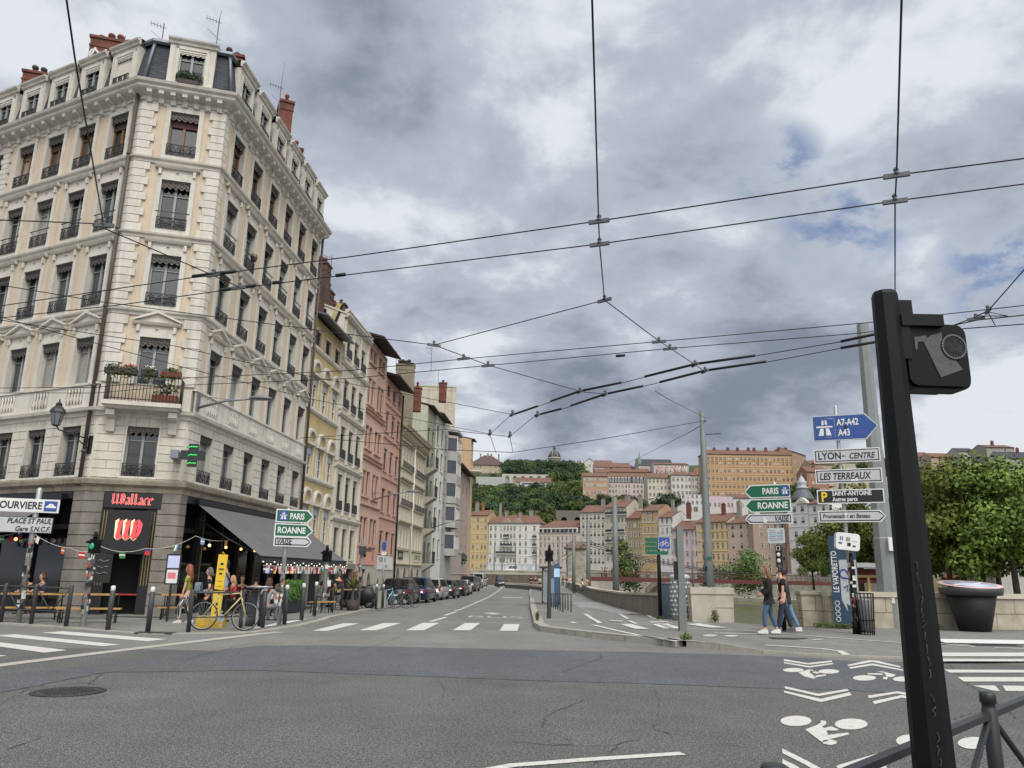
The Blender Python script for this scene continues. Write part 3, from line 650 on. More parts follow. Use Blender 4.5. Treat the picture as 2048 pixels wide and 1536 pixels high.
for z in(10.21,13.08,16.0):sweep(mb,PATH_,[(-.01,z-.2),(.06,z-.19),(.07,z-.1),(.15,z-.06),(.17,z),(.0,z+.03),(-.01,z+.03)])
sweep(mb,PATH_,[(-.01,6.42),(.06,6.44),(.09,6.55),(.22,6.6),(.25,6.70),(.02,6.74),(-.01,6.74)])
mb.build('string_course',TRIM,cb_)
mb=MB();sweep(mb,PATH_,[(-.01,3.95),(.08,3.96),(.1,4.1),(.26,4.18),(.3,4.3),(.3,4.34),(.03,4.4),(-.01,4.4)]);mb.build('ledge',LEDGE,cb_)
mb=MB();sweep(mb,PATH_,[(-.01,18.3),(.07,18.3),(.08,18.42),(.4,18.56),(.46,18.62),(.46,18.7),(.56,18.76),(.6,18.86),(.0,18.94),(-.05,18.94)])
for(ox,oy,rz),L in((FL,LL),(FC,LC),(FR,LR)):
 n=round(L/.62)if L>4 else 7;mb.T=Matrix.Translation((ox,oy,0))@Matrix.Rotation(rz,4,'Z')
 for i in range(n):
  x=L*(i+.5)/n;mb.prism([(.0,18.16),(-.12,18.2),(-.16,18.38),(-.38,18.44),(-.4,18.57),(.0,18.57)],'x',x-.09,x+.09)
mb.T=None;mb.build('cornice',TRIM,cb_)
for(ox,oy,rz),us,L in((FL,UL,LL),(FR,UR,LR)):
 hs=[(u-.42,u+.42,6.86,7.42)for u in us];mb=MB();wall_holes(mb,.0,L,6.74,7.5,hs,.14,0,-.1);mb.box(0,L,-.15,.003,7.5,7.58)
 for u in us:
  mb.poly([(u-.42,.0-.012,6.86),(u+.42,-.012,6.86),(u+.42,-.012,7.42),(u-.42,-.012,7.42)],0)
  for k in range(5):mb.lathe([(.05,0),(.03,.08),(.065,.2),(.03,.4),(.05,.56)],8,0,(u-.32+k*.16,-.075,6.86))
 mb.build('balustrade',TRIM,cb_,(ox,oy,0),rz)
for a in(0,LC-.3):mb=MB();mb.box(a,a+.3,-.1,.003,6.74,7.5);mb.build('balustrade',TRIM,cb_,(0,0,0),aC)
mb=MB()
def quoin(cn,d0,d1,z0,z1,wl_,w0,w1,o=.05):
 n0,n1=Vector((d0.y,-d0.x)),Vector((d1.y,-d1.x));b=(n0+n1)/(1+n0.dot(n1))
 pts=[cn-d0*w0+n0*o,cn+b*o,cn+d1*w1+n1*o,cn+d1*w1-n1*.003,cn-b*.003,cn-d0*w0-n0*.003]
 mb.prism([(p.x,p.y)for p in pts],'z',z0,z1)
for cn,d0,d1,w in((Vector((0,0)),dL,dC,((.3,.52),(.22,.4))),(oR,dC,dR,((.52,.34),(.4,.26)))):
 for z0,z1 in((7.6,10.0),(10.24,12.87),(13.11,15.79),(16.03,18.16)):
  n=round((z1-z0)/.33)|1;mb=MB()
  for i in range(n):
   a,b=w[i%2==1];quoin(cn,d0,d1,z0+(z1-z0)*i/n+.012,z0+(z1-z0)*(i+1)/n-.012,0,a,b,.07)
  mb.build('quoin_stones',TRIM,cb_)
for z0,z1 in((7.6,10.0),(10.24,12.87),(13.11,15.79),(16.03,18.16)):
 mb=MB()
 for i in range(9):mb.box(LL-7.75-(.3 if i%2 else .4),LL-7.75+(.14 if i%2 else .22),-.07,.003,z0+(z1-z0)*i/9+.012,z0+(z1-z0)*(i+1)/9-.012)
 mb.build('quoin_stones',TRIM,cb_,(FL[0],FL[1],0),aL)
mb=MB();sweep(mb,PATH_,[(.3,18.86),(.22,19.05),(.1,19.1),(-.12,20.5),(-.2,20.8),(-.3,20.92)],0);sweep(mb,PATH_,[(-.1,20.78),(.0,20.84),(-.02,20.96),(-.4,21.02)],1)
rp=[(p.x,p.y)for p in[PATH_[0],PATH_[1],PATH_[2],PATH_[3],PATH_[3]+Vector((-9,.6)),PATH_[0]+Vector((4,8.5))]]
mb.poly([(x*.985-.1,y+.25,20.97)for x,y in rp],1)
mb.build('mansard_roof',[SLATE,ZINC],cb_)
mb=MB()
for cn,d0,d1 in((Vector((0,0)),dL,dC),(oR,dC,dR)):
 n0,n1=Vector((d0.y,-d0.x)),Vector((d1.y,-d1.x));b=(n0+n1)/(1+n0.dot(n1))
 mb.tube([(cn.x+b.x*o,cn.y+b.y*o,z)for o,z in((.18,19.08),(-.08,20.5),(-.18,20.95))],.07,6)
mb.build('roof_hip',ZINC,cb_)
mb=MB()
q=[PATH_[3],PATH_[3]+Vector((-9,.6)),PATH_[0]+Vector((4,8.5)),PATH_[0]]
for a,b in zip(q,q[1:]):mb.poly([(a.x,a.y,-.2),(b.x,b.y,-.2),(b.x,b.y,20.9),(a.x,a.y,20.9)])
mb.build('wall',mat('rear render','#b9ad97',.9,var=.15,k=.75,streak=.3),cb_)
def dormer_mesh(w,ww,wh,z0,top,wz=None):
 mb=MB();wz=.12 if wz is None else wz
 wall_holes(mb,-w/2,w/2,0,top,[(-ww/2,ww/2,wz,wz+wh)],.14)
 mb.poly([(-w/2,0,0),(-w/2,0,top),(-w/2,1.1,top),(-w/2,.5,0)]);mb.poly([(w/2,0,top),(w/2,0,0),(w/2,.5,0),(w/2,1.1,top)])
 mb.prism([(.003,top-.22),(-.06,top-.2),(-.08,top-.12),(-.16,top-.06),(-.18,top),(.003,top+.05)],'x',-w/2-.08,w/2+.08)
 for s in(-1,1):mb.box(s*w/2-(.08 if s>0 else 0),s*w/2+(.08 if s<0 else 0),0,1.0,top-.22,top+.003)
 mb.poly([(-w/2-.08,-.1,top+.051),(w/2+.08,-.1,top+.051),(w/2+.05,1.2,top+.12),(-w/2-.05,1.2,top+.12)],1)
 for s in(-1,1):mb.box(s*(ww/2+.1)-.06,s*(ww/2+.1)+.06,-.03,.003,.02,wz+wh+.16)
 mb.box(-ww/2-.16,ww/2+.16,-.03,.003,wz+wh+.04,wz+wh+.16)
 return mb.mesh('dormer',[TRIM,ZINC])
DM=dormer_mesh(1.42,.82,1.15,18.95,1.95,.32);DMC=dormer_mesh(1.62,.9,1.32,18.95,2.0,.25)
S_D,S_DC=sash_mesh(.82,1.15,SASH_G),sash_mesh(.9,1.32,SASH_G);V_D,V_DC=valance_mesh(.82,.2,'valance',TRIM),valance_mesh(.9,.2,'valance',TRIM)
P_D=[pane_mesh(.82,1.15,m)for m in(GL_D,GL_B,GL_D)];P_DC=pane_mesh(.9,1.32,GL_D);R_D=rail_mesh(.86,.26);R_DC=rail_mesh(.94,.3)
BLK=MB();BLK.box(-.41,.41,0,.03,0,1.15);BLK=BLK.mesh('shutter',TRIM)
kd=0
for(ox,oy,rz),us in((FL,UL),(FC,UC),(FR,UR)):
 for iu,u in enumerate(us):
  c_=rz==aC;dx=(0 if c_ else(-.1 if rz==aL else-.1));x=u+dx;kd+=1
  loc=Vector((ox+math.cos(rz)*x,oy+math.sin(rz)*x,18.97))+Vector((math.sin(rz),-math.cos(rz),0))*.12
  o=put('dormer',DMC if c_ else DM,cb_,loc,rz);wz=.25 if c_ else .32
  if rz==aL and iu==0:put('shutter',BLK,o,(0,.06,wz))
  else:
   put('sash',S_DC if c_ else S_D,o,(0,.1,wz));put('pane',P_DC if c_ else P_D[kd%3],o,(0,.1,wz))
  put('valance',V_DC if c_ else V_D,o,(0,.0,wz+(1.32 if c_ else 1.15)));put('railing',R_DC if c_ else R_D,o,(0,-.02,wz-.02))
def on_facade(F_,u,back,z=0):return Vector((F_[0]+math.cos(F_[2])*u-math.sin(F_[2])*back,F_[1]+math.sin(F_[2])*u+math.cos(F_[2])*back,z))
p=on_facade(FR,2.25,1.5);chimney(cb_,p.x,p.y,20.5,22.35,1.6,.75,REDBRICK,aC,4,POTGREY,5)
p=on_facade(FR,7.9,1.0);chimney(cb_,p.x,p.y,20.5,23.7,.62,1.35,REDBRICK,aC+R(8),3,POT)
p=on_facade(FR,10.2,1.2);chimney(cb_,p.x,p.y,20.5,22.6,.6,1.1,REDBRICK,aC+R(8),3,POT)
for u_,px_,py_,pm_,n_ in((LL-5.4,182,92,POT,4),(LL-9.9,14,158,POTGREY,4)):
 p=on_facade(FL,u_,2.1);chimney(cb_,p.x,p.y,20.5,P(px_,py_,A2.y+p.y).z,1.7,.8,REDBRICK,aC,4,pm_,n_)
DP=mat('dark drainpipe','#4d443f',.6,.2,var=.3,scale=3)
for F_,u,out in((FL,LL-.18,.16),(FR,LR-.12,.16)):
 mb=MB();a=on_facade(F_,u,-out);mb.tube([(a.x,a.y,18.5),(a.x,a.y,4.1)],.065,8);mb.tube([(a.x,a.y,18.5),(a.x,a.y,18.62)],.1,8)
 for z in(16,13.1,10.2,7.4,5.2):mb.tube([(a.x,a.y,z),(a.x,a.y,z+.08)],.085,8)
 mb.build('drainpipe',DP,cb_)
bal=MB();bal.box(LC/2-1.2,LC/2+1.2,-.75,.0,6.72,6.86);bal.prism([(0,6.6),(-.6,6.62),(-.7,6.72),(0,6.72)],'x',LC/2-1.12,LC/2+1.12)
for s in(-.95,.95):bal.prism([(-.03,5.9),(-.14,5.92),(-.2,6.15),(-.24,6.3),(-.5,6.42),(-.52,6.6),(-.03,6.6)],'x',LC/2+s-.13,LC/2+s+.13)
bo=bal.build('balcony',TRIM,cb_,(0,0,0),aC)
r_=MB()
for z in(6.94,7.72):r_.tube([(LC/2-1.14,-.02,z),(LC/2-1.14,-.7,z),(LC/2+1.14,-.7,z),(LC/2+1.14,-.02,z)],.02,5)
for i in range(23):r_.tube([(LC/2-1.14+i*.1036,-.7,6.86),(LC/2-1.14+i*.1036,-.7,7.72)],.011,4)
for s in(-1.14,1.14):
 for i in range(6):r_.tube([(LC/2+s,-.1-i*.11,6.86),(LC/2+s,-.1-i*.11,7.72)],.011,4)
r_.build('railing',WROUGHT,bo)
def facade_thing(F_,name,lab,cat,u,out,z,group=None):
 a=on_facade(F_,u,-out,z);return thing(name,lab,cat,(A2.x+a.x,A2.y+a.y,z),F_[2],group)
BOX_B=mat('brown planter','#3f3733',.8,var=.2);BOX_R=mat('terracotta planter','#75402f',.8,var=.2)
for x,w,bm_,fl_,lab in((LC/2-.98,.5,BOX_B,PETAL_W,'dark planter with pale trailing plants, left end of the balcony rail'),(LC/2-.5,.5,BOX_B,PETAL_R,'dark planter with red geraniums on the balcony rail'),(LC/2+.12,.5,BOX_B,PETAL_W,'dark planter with white flowers on the balcony rail'),(LC/2+.8,.62,BOX_R,LEAF_L,'planter with yellow green leaves, right end of the balcony rail')):
 t=facade_thing(FC,'planter_box',lab,'planter',x,.72,7.74,'planters on the corner balcony');m_=MB();m_.prism([(-.1,0),(.1,0),(.13,.17),(-.13,.17)],'x',-w/2,w/2);m_.build('box',bm_,t)
 g=MB();leaf_tuft(g,(0,0,.2),(w*.52,.16,.13),160,0,.05);leaf_tuft(g,(0,-.1,.0),(w*.5,.1,.22),60,0,.05);leaf_tuft(g,(0,-.05,.28),(w*.48,.14,.07),34,1,.035);g.build('leaves',[LEAF,fl_],t)
t=facade_thing(FC,'potted_plant','green plant in a red trough on the floor of the corner balcony','plant',LC/2+.65,.4,6.86);m_=MB();m_.prism([(-.14,0),(.14,0),(.17,.3),(-.17,.3)],'x',-.4,.4);m_.build('trough',BOX_R,t);g=MB();leaf_tuft(g,(0,0,.5),(.4,.22,.26),170,0,.06);g.build('leaves',[LEAF],t)
t=facade_thing(FC,'potted_plant','bushy green plant behind the railing of the corner dormer window','plant',1.42,.18,19.2);g=MB();leaf_tuft(g,(0,0,.22),(.48,.14,.26),200,0,.07);g.build('leaves',[LEAF],t);m_=MB();m_.box(-.35,.35,-.09,.09,-.1,.06);m_.build('trough',BOX_B,t)
t=facade_thing(FR,'potted_plant','small round green plant on a right side window rail','plant',3.45,.14,13.78);g=MB();leaf_tuft(g,(.05,0,.2),(.22,.13,.14),130,0,.05);g.build('leaves',[LEAF_L],t);m_=MB();m_.lathe([(.1,-.02),(.15,.16)],10,0,(.05,0,0));m_.build('flower_pot',BOX_B,t)
t=facade_thing(FR,'potted_plant','pink flowers at the third dormer along the right side roof','plant',5.1,.2,19.25);g=MB();leaf_tuft(g,(0,0,.12),(.34,.1,.1),90,0,.05);leaf_tuft(g,(0,-.05,.2),(.3,.08,.05),30,1,.04);g.build('leaves',[LEAF,PETAL_R],t)
ALU=mat('aerial metal','#5c5d60',.5,.7,var=0)
def antenna(x,y,z,h,label,yagi=True,tall=0.0,rz=0.0):
 t=thing('roof_antenna',label,'aerial',(x,y,z),rz,'aerials on the roofs');m_=MB();m_.tube([(0,0,0),(0,0,h)],.022,5)
 if tall:m_.tube([(0,0,h),(.05,0,h+tall)],.008,4)
 m_.build('mast',ALU,t)
 if yagi:
  y_=MB();y_.tube([(-.5,0,h-.1),(.1,0,h-.2)],.012,4)
  for k in range(5):y_.tube([(-.48+k*.12,-.16,h-.105-k*.02),(-.48+k*.12,.16,h-.105-k*.02)],.008,4)
  y_.tube([(-.4,-.3,h*.72),(.1,.3,h*.72)],.01,4);y_.build('aerial_array',ALU,t)
 return t
for F_,u,bk,h,lab,tall in((FL,LL-1.7,1.6,2.4,'thin aerial behind the blocked dormer',.0),(FC,1.9,2.0,2.9,'tall aerial behind the corner dormer',.4),(FR,6.2,.6,3.0,'big aerial array beside the tall red chimney',1.2),(FL,LL-3.6,1.3,2.2,'low aerial beside the graffiti covered red chimney',.0)):
 p=on_facade(F_,u,bk);antenna(A2.x+p.x,A2.y+p.y,20.9,h,lab,True,tall,R(20))
mb=MB()
def pier(cn,d0,d1,w0,w1):
 for i in range(11):
  z0=.0+i*.362
  n0,n1=Vector((d0.y,-d0.x)),Vector((d1.y,-d1.x));b=(n0+n1)/(1+n0.dot(n1));o=.06 if i else .1
  for o_,za,zb in((o,z0+.03,z0+.362),(o-.035,z0,z0+.03)):
   pts=[cn-d0*w0+n0*o_,cn+b*o_,cn+d1*w1+n1*o_,cn+d1*w1-n1*.5,cn-b*.5,cn-d0*w0-n0*.5]
   mb.prism([(p.x,p.y)for p in pts],'z',za,zb)
pier(Vector((0,0)),dL,dC,.5,.55);mb.build('stone_pier',STONE_DK,cb_);mb=MB();pier(oR,dC,dR,.62,.42);mb.build('stone_pier',STONE_DK,cb_)
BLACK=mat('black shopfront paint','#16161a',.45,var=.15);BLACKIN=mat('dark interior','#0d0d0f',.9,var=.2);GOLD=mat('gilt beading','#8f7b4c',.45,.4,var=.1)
mb=MB()
for(ox,oy,rz),a,b in((FL,0,LL-.5),(FC,.55,LC-.62),(FR,.42,LR)):
 mb.T=Matrix.Translation((ox,oy,0))@Matrix.Rotation(rz,4,'Z')
 if rz==aC:mb.box(a,b,-.02,.1,3.42,3.96)
 else:
  mb.box(a,b,-.05,.1,3.72,4.0);n=7 if rz==aR else 6
  for i in range(n+1):x=a+(b-a)*i/n;mb.box(x-.09 if i else x,x+.09,.02,.2,0,3.72);mb.box(x-.02 if i else x,x+.02,.005,.02,.3,3.5,1)
  mb.box(a,b,.0,.14,.02,.55);mb.box(a,b,.03,.15,2.75,2.9)
 if rz==aC:
  for s in(a,b-.32):mb.box(s,s+.32,.02,.2,0,3.42);[mb.box(s+.06+k*.085,s+.085+k*.085,.0,.02,1.0,3.35,1)for k in range(3)]
mb.T=None;mb.build('shopfront',[BLACK,GOLD],cb_)
mb=MB()
for(ox,oy,rz),a,b in((FL,0,LL-.5),(FR,.42,LR),(FC,.55,LC-.62)):
 mb.T=Matrix.Translation((ox,oy,0))@Matrix.Rotation(rz,4,'Z')
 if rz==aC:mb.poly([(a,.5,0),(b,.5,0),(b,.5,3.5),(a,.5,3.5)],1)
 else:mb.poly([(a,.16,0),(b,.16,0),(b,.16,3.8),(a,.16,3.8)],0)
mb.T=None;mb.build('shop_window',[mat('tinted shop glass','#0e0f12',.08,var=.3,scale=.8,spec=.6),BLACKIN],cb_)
RED=mat('red sign letter','#c8323a',.5,var=0,emit='#c42030',es=.25);REDL=mat('pale red neon edge','#f6b0a6',.5,var=0,emit='#ff5a50',es=.6);CREAM=mat('cream paint','#e9dcae',.6,var=0)
def strokes_W(x,z,s):
 o=[]
 for k in range(3):o.append([(x+s*.34*k,z+s*.92),(x+s*(.05+.34*k),z+s*.98),(x+s*(.08+.34*k),z+s*.72),(x+s*(.05+.34*k),z+s*.25),(x+s*(.16+.34*k),z+s*.06),(x+s*(.30+.34*k),z+s*.24)])
 o[2][-1]=(x+s*.95,z+s*.3);o[2]+=[(x+s*.98,z+s*.75),(x+s*.80,z+s*.98)]
 return o
def glyph(c,x,z,s):
 if c=='W':return strokes_W(x,z,s),1.1*s
 if c=='l':return[[(x,z+s*1.0),(x+s*.06,z+s*.9),(x+s*.06,z+s*.16),(x+s*.16,z+s*.04),(x+s*.22,z+s*.1)]],.3*s
 if c=='a':return[[(x,z+s*.58),(x+s*.14,z+s*.68),(x+s*.28,z+s*.56),(x+s*.28,z+s*.14),(x+s*.36,z+s*.03)],[(x+s*.27,z+s*.40),(x+s*.06,z+s*.3),(x+s*.05,z+s*.12),(x+s*.14,z+s*.03),(x+s*.27,z+s*.12)]],.46*s
 if c=='c':return[[(x+s*.32,z+s*.58),(x+s*.18,z+s*.68),(x+s*.03,z+s*.54),(x+s*.03,z+s*.14),(x+s*.14,z+s*.03),(x+s*.3,z+s*.12)]],.4*s
 if c=='e':return[[(x+s*.04,z+s*.32),(x+s*.3,z+s*.46),(x+s*.28,z+s*.6),(x+s*.17,z+s*.68),(x+s*.03,z+s*.54),(x+s*.03,z+s*.14),(x+s*.14,z+s*.03),(x+s*.32,z+s*.12)]],.42*s
def blackletter(mb,word,x,z,s,y,mi,w):
 for c in word:
  st,adv=glyph(c,x,z,s)
  for p in st:nib(mb,p,w*s,w*s*.55,y,mi)
  x+=adv
 return x
t=facade_thing(FC,'bar_sign','black sign board with red blackletter name over the bar entrance','sign',1.44,.09,3.44);mb=MB();mb.box(-.86,.86,0,.06,0,.5);mb.build('board',BLACK,t)
mb=MB();blackletter(mb,'Wallace',-.62,.1,.36,-.008,0,.16);x_=blackletter(mb,'Wallace',-.62,.1,.36,-.014,1,.085);mb.build('lettering',[REDL,RED],t)
t=facade_thing(FC,'door_canopy','sloping black canopy with a big red and cream W over the bar door','awning',1.44,.1,2.12)
mb=MB();mb.poly([(-.66,-.42,0),(.66,-.42,0),(.62,-.02,1.25),(-.62,-.02,1.25)]);mb.poly([(-.66,-.42,0),(-.62,-.02,1.25),(-.62,0,0)]);mb.poly([(.66,-.42,0),(.62,0,0),(.62,-.02,1.25)]);mb.poly([(-.66,-.42,0),(-.66,-.43,-.14),(.66,-.43,-.14),(.66,-.42,0)]);mb.build('fabric',mat('black canvas','#1d1d20',.9,var=.1),t)
mb=MB();mb.T=Matrix.Translation((0,-.425,.0))@Matrix.Rotation(-math.atan2(.4,1.25),4,'X')
for k in range(3):nib(mb,[(-.36+k*.23,.98),(-.31+k*.23,.42),(-.2+k*.23,.32)],.1,.08,-.006,1);
for p in strokes_W(-.3,.3,.66):nib(mb,p,.13,.1,-.012,0)
mb.build('emblem',[RED,CREAM],t)
AWN=mat('grey awning canvas','#747274',.9,var=.1,scale=1.5,k=.7);AWN_D=mat('dark awning valance','#3a3a3f',.9,var=.08)
def awning(F_,u0,u1,zt,out,zb,lab,drop=.22):
 t=facade_thing(F_,'awning',lab,'awning',u0,0,0);t.location.z=0;L=u1-u0;mb=MB();n=max(4,round(L/1.2))
 for k in range(n):mb.poly([(L*k/n,-.12,zt),(L*k/n,-out,zb),(L*(k+1)/n,-out,zb),(L*(k+1)/n,-.12,zt)])
 mb.build('fabric',AWN,t)
 v=MB();m_=round(L/.35)
 for k in range(m_):v.poly([(L*k/m_,-out-.004,zb),(L*k/m_,-out-.004,zb-drop+.03*(k%2)),(L*(k+1)/m_,-out-.004,zb-drop+.03*((k+1)%2)),(L*(k+1)/m_,-out-.004,zb)])
 v.build('valance',AWN_D,t)
 f=MB();f.tube([(0,-out,zb),(L,-out,zb)],.035,6);f.box(0,L,-.2,0,zt-.02,zt+.16)
 for x in(.15,L*.5,L-.15):f.tube([(x,-.15,zt-.5),(x,-out*.5,zt-(zt-zb)*.5-.3),(x,-out,zb-.02)],.025,5)
 f.build('awning_frame',BLACK,t);return t
aw=awning(FR,1.05,11.6,3.74,2.55,2.0,'long grey sloping awning over the bar terrace on the quay side')
awning(FL,LL-11,LL-.9,3.72,1.7,2.75,'grey awning along the side street front of the bar')
WB=mat('warm light bulb','#ffe9bd',.4,var=0,emit='#ffd28a',es=1.8);WBW=mat('white light bulb','#fff6e6',.4,var=0,emit='#fff1d8',es=1.3)
t=facade_thing(FR,'string_lights','string of small white bulbs along the front edge of the grey awning','string lights',1.1,2.6,1.78);mb=MB();mb.tube([(k*.35,0,.03*math.cos(k*3.1))for k in range(31)],.008,4);mb.build('cable',BLACK,t);mb=MB()
for k in range(31):mb.blob((k*.345,-.02,.0+.05*math.cos(k*2.1)),.024,0,6,4)
mb.build('bulbs',WBW,t)
FLAGC=['#c9343a','#e8e6e0','#2d3f86','#3f8a54','#e0b43c','#d9d4cf','#b8352f','#d4572d','#ececec','#7fa3c8']
FLAGM=[mat('flag cloth '+n_,c,.9,var=.05)for n_,c in zip(('red','white','blue','green','yellow','pale','crimson','orange','bright','sky'),FLAGC)]
def bunting(t,pts,n,w=.2,h=.26,sag=.12,sym=False):
 L=sum((Vector(b)-Vector(a)).length for a,b in zip(pts,pts[1:]));mb=MB();fl=MB();path=[]
 for a,b in zip(pts,pts[1:]):
  a,b=Vector(a),Vector(b)
  path+=[a.lerp(b,i/10)-Vector((0,0,sag*4*(i/10)*(1-i/10)))for i in range(10)]
 path.append(Vector(pts[-1]));mb.tube(path,.007,4);mb.build('cord',mat('pale cord','#d8d4cc',.8,var=0),t)
 for i in range(n):
  f_=(i+.5)/n*(len(path)-1);k=int(f_);p=path[k].lerp(path[min(k+1,len(path)-1)],f_-k);d=(path[min(k+1,len(path)-1)]-path[k]).normalized()
  a,b=p-d*w/2,p+d*w/2;dn=Vector((rnd.uniform(-.03,.03),rnd.uniform(-.04,.04),-h));c1=rnd.randrange(10);st=rnd.randrange(3)
  if st==0:q=[(a,a.lerp(b,1/3),0),(a.lerp(b,1/3),a.lerp(b,2/3),1),(a.lerp(b,2/3),b,2)];[fl.poly([u,u+dn,v+dn,v],(c1+3*m_)%10 if m_!=1 else 1)for u,v,m_ in q]
  elif st==1:
   for m_ in range(3):fl.poly([a+dn*m_/3,a+dn*(m_+1)/3,b+dn*(m_+1)/3,b+dn*m_/3],(c1+m_*4)%10)
  else:fl.poly([a,a+dn,b+dn,b],c1);m3=(a+b+dn)/2;o_=d.cross(Vector((0,0,1)))*.004;fl.poly([m3-d*w*.5+dn*.1+o_,m3+d*w*.5+dn*.1+o_,m3+d*w*.5-dn*.1+o_,m3-d*w*.5-dn*.1+o_],1)
 fl.build('flags',FLAGM,t)
t=facade_thing(FR,'bunting','row of small bright flags hanging under the long grey awning edge','bunting',1.1,2.62,1.72);bunting(t,[(0,0,0),(3.4,0,0),(6.9,0,0),(10.4,0,0)],44,.2,.26,.02)
wa=lambda F_,u,out,z:Vector((A2.x,A2.y,0))+on_facade(F_,u,-out,z)
t=thing('bunting','flag bunting sagging from the left awning past the door to the quay awning','bunting',(0,0,0));bunting(t,[wa(FL,LL-1.6,.7,2.75),wa(FC,.1,1.2,2.1),wa(FC,.8,.8,2.2),wa(FC,2.1,.8,2.15),wa(FR,.4,.5,2.62),wa(FR,2.2,1.2,2.66)],9,.17,.2,.14)
t=thing('bunting','short flag bunting in the shade below the side street awning','bunting',(0,0,0));bunting(t,[wa(FL,LL-5,.8,2.5),wa(FL,LL-3.3,.8,2.55),wa(FL,LL-1.7,.7,2.72)],8,.2,.24,.12)
def lamp_bulbs(lab,pts,cat='lamp'):
 t=thing('hanging_lamps',lab,'lamps',(0,0,0));mb=MB();c=MB()
 for p in pts:mb.blob(p,.055,0,7,5);c.tube([p,p+Vector((0,0,.55))],.006,3);c.lathe([(.02,.05),(.06,.1),(.02,.2)],6,0,p)
 mb.build('bulbs',WB,t);c.build('wires',BLACK,t)
lamp_bulbs('warm pendant bulbs in the dark under the long grey awning',[wa(FR,1.4+k*1.35,.55,2.35-.02*k)for k in range(4)])
lamp_bulbs('warm pendant bulbs in the dark below the side street awning',[wa(FL,LL-1.5-k*.9,.5,2.4)for k in range(4)])
t=thing('wall_lantern','old black glass lantern on a scrolled bracket by the drainpipe','lantern',wa(FL,LL-.3,0,0));t.location.z=0;t.rotation_euler.z=aL
mb=MB();mb.tube([(.2,-.05,5.62),(-.1,-.5,5.75),(-.3,-.85,5.85),(-.32,-.95,5.98)],.025,6);mb.tube([(.2,-.05,5.3),(.1,-.3,5.5),(-.05,-.45,5.72)],.02,5);mb.box(.14,.26,-.08,0,5.15,5.75);mb.build('bracket',BLACK,t)
mb=MB();mb.lathe([(.11,5.98),(.2,6.4)],6,0,(-.32,-.95,0),False);mb.build('lantern_glass',mat('milky lantern glass','#8d9499',.15,var=.1,k=.6),t)
mb=MB();mb.lathe([(.06,5.94),(.13,5.98),(.12,6.0)],6,0,(-.32,-.95,0),False);mb.lathe([(.25,6.4),(.2,6.5),(.09,6.62),(.1,6.68),(.03,6.74),(.015,6.84)],6,0,(-.32,-.95,0),False)
for k in range(6):a=k*math.pi/3;mb.tube([(-.32+.11*math.cos(a),-.95+.11*math.sin(a),5.99),(-.32+.2*math.cos(a),-.95+.2*math.sin(a),6.41)],.013,4)
mb.build('lantern_cap',BLACK,t)
LAMPG=mat('street lamp grey','#75787a',.5,.4,var=.1)
def arm_lamp(loc,rz,L,rise,lab,s=1.0):
 t=thing('wall_street_lamp',lab,'street lamp',loc,rz,'street lamps fixed to the fronts');mb=MB()
 mb.box(-.1*s,.1*s,-.1*s,0,-.3*s,.3*s);mb.tube([(0,-.05,-.2*s),(0,-L*.55,rise*.45),(0,-L,rise)],[.05*s,.04*s,.03*s],6);mb.tube([(0,-.05,.22*s),(0,-L*.7,rise*.75)],.012*s,4);mb.build('arm',LAMPG,t)
 mb=MB();mb.lathe([(.02,.1),(.12,.09),(.2,.03),(.21,-.01),(.17,-.04),(.02,-.045)],12,0,(0,0,0),True,s,s*2.0);mb.build('lamp_head',LAMPG,t,(0,-L-.38*s,rise+.02));return t
arm_lamp(wa(FR,.25,.05,7.15),aR,1.9,.12,'curved grey street lamp arm on the corner block, near the balcony')
t=facade_thing(FC,'pharmacy_cross','green lit pharmacy cross sign on a grey bracket at first floor level','sign',2.62,0,5.18);t.rotation_euler.z=aC
mb=MB();mb.box(-.12,.12,-.9,0,-.13,.13);mb.build('bracket',mat('grey sign box','#787d85',.5,.3,var=.1),t,(.0,-.02,0))
mb=MB();cr=[(.2,.2),(.2,.52),(-.2,.52),(-.2,.2),(-.52,.2),(-.52,-.2),(-.2,-.2),(-.2,-.52),(.2,-.52),(.2,-.2),(.52,-.2),(.52,.2)];mb.prism([(a*.72,b*.72)for a,b in cr],'y',-.1,.1);mb.build('cross',mat('dark display','#10201a',.4,var=.1),t,(.55,-.72,0))
LED=mat('green led','#28e06a',.4,var=0,emit='#25ff6a',es=1.2);mb=MB()
for z in(.27,0,-.27):mb.tube([(-.14,-.106,z-.03),(-.06,-.106,z+.02),(-.02,-.106,z),(.13,-.106,z+.01)],.009,4)
mb.build('led_lines',LED,t,(.55,-.72,0))
def tile(name,c1,k=.7):
 if name in MATS:return MATS[name]
 m=brickmat(name,c1[0],c1[1],c1[2],.32,.38,.5,.05,.85,k,bump=.5);return m
TILE=mat('clay roof tile','#896453',.85,var=.35,scale=1.1,k=.6,bump=.6,bscale=4,dirt=.35);TILE_D=mat('old brown roof tile','#7d5849',.9,var=.3,scale=1.0,k=.7,bump=.6,bscale=4,dirt=.4)
WOOD_D=mat('dark eaves timber','#3a302b',.85,var=.2)
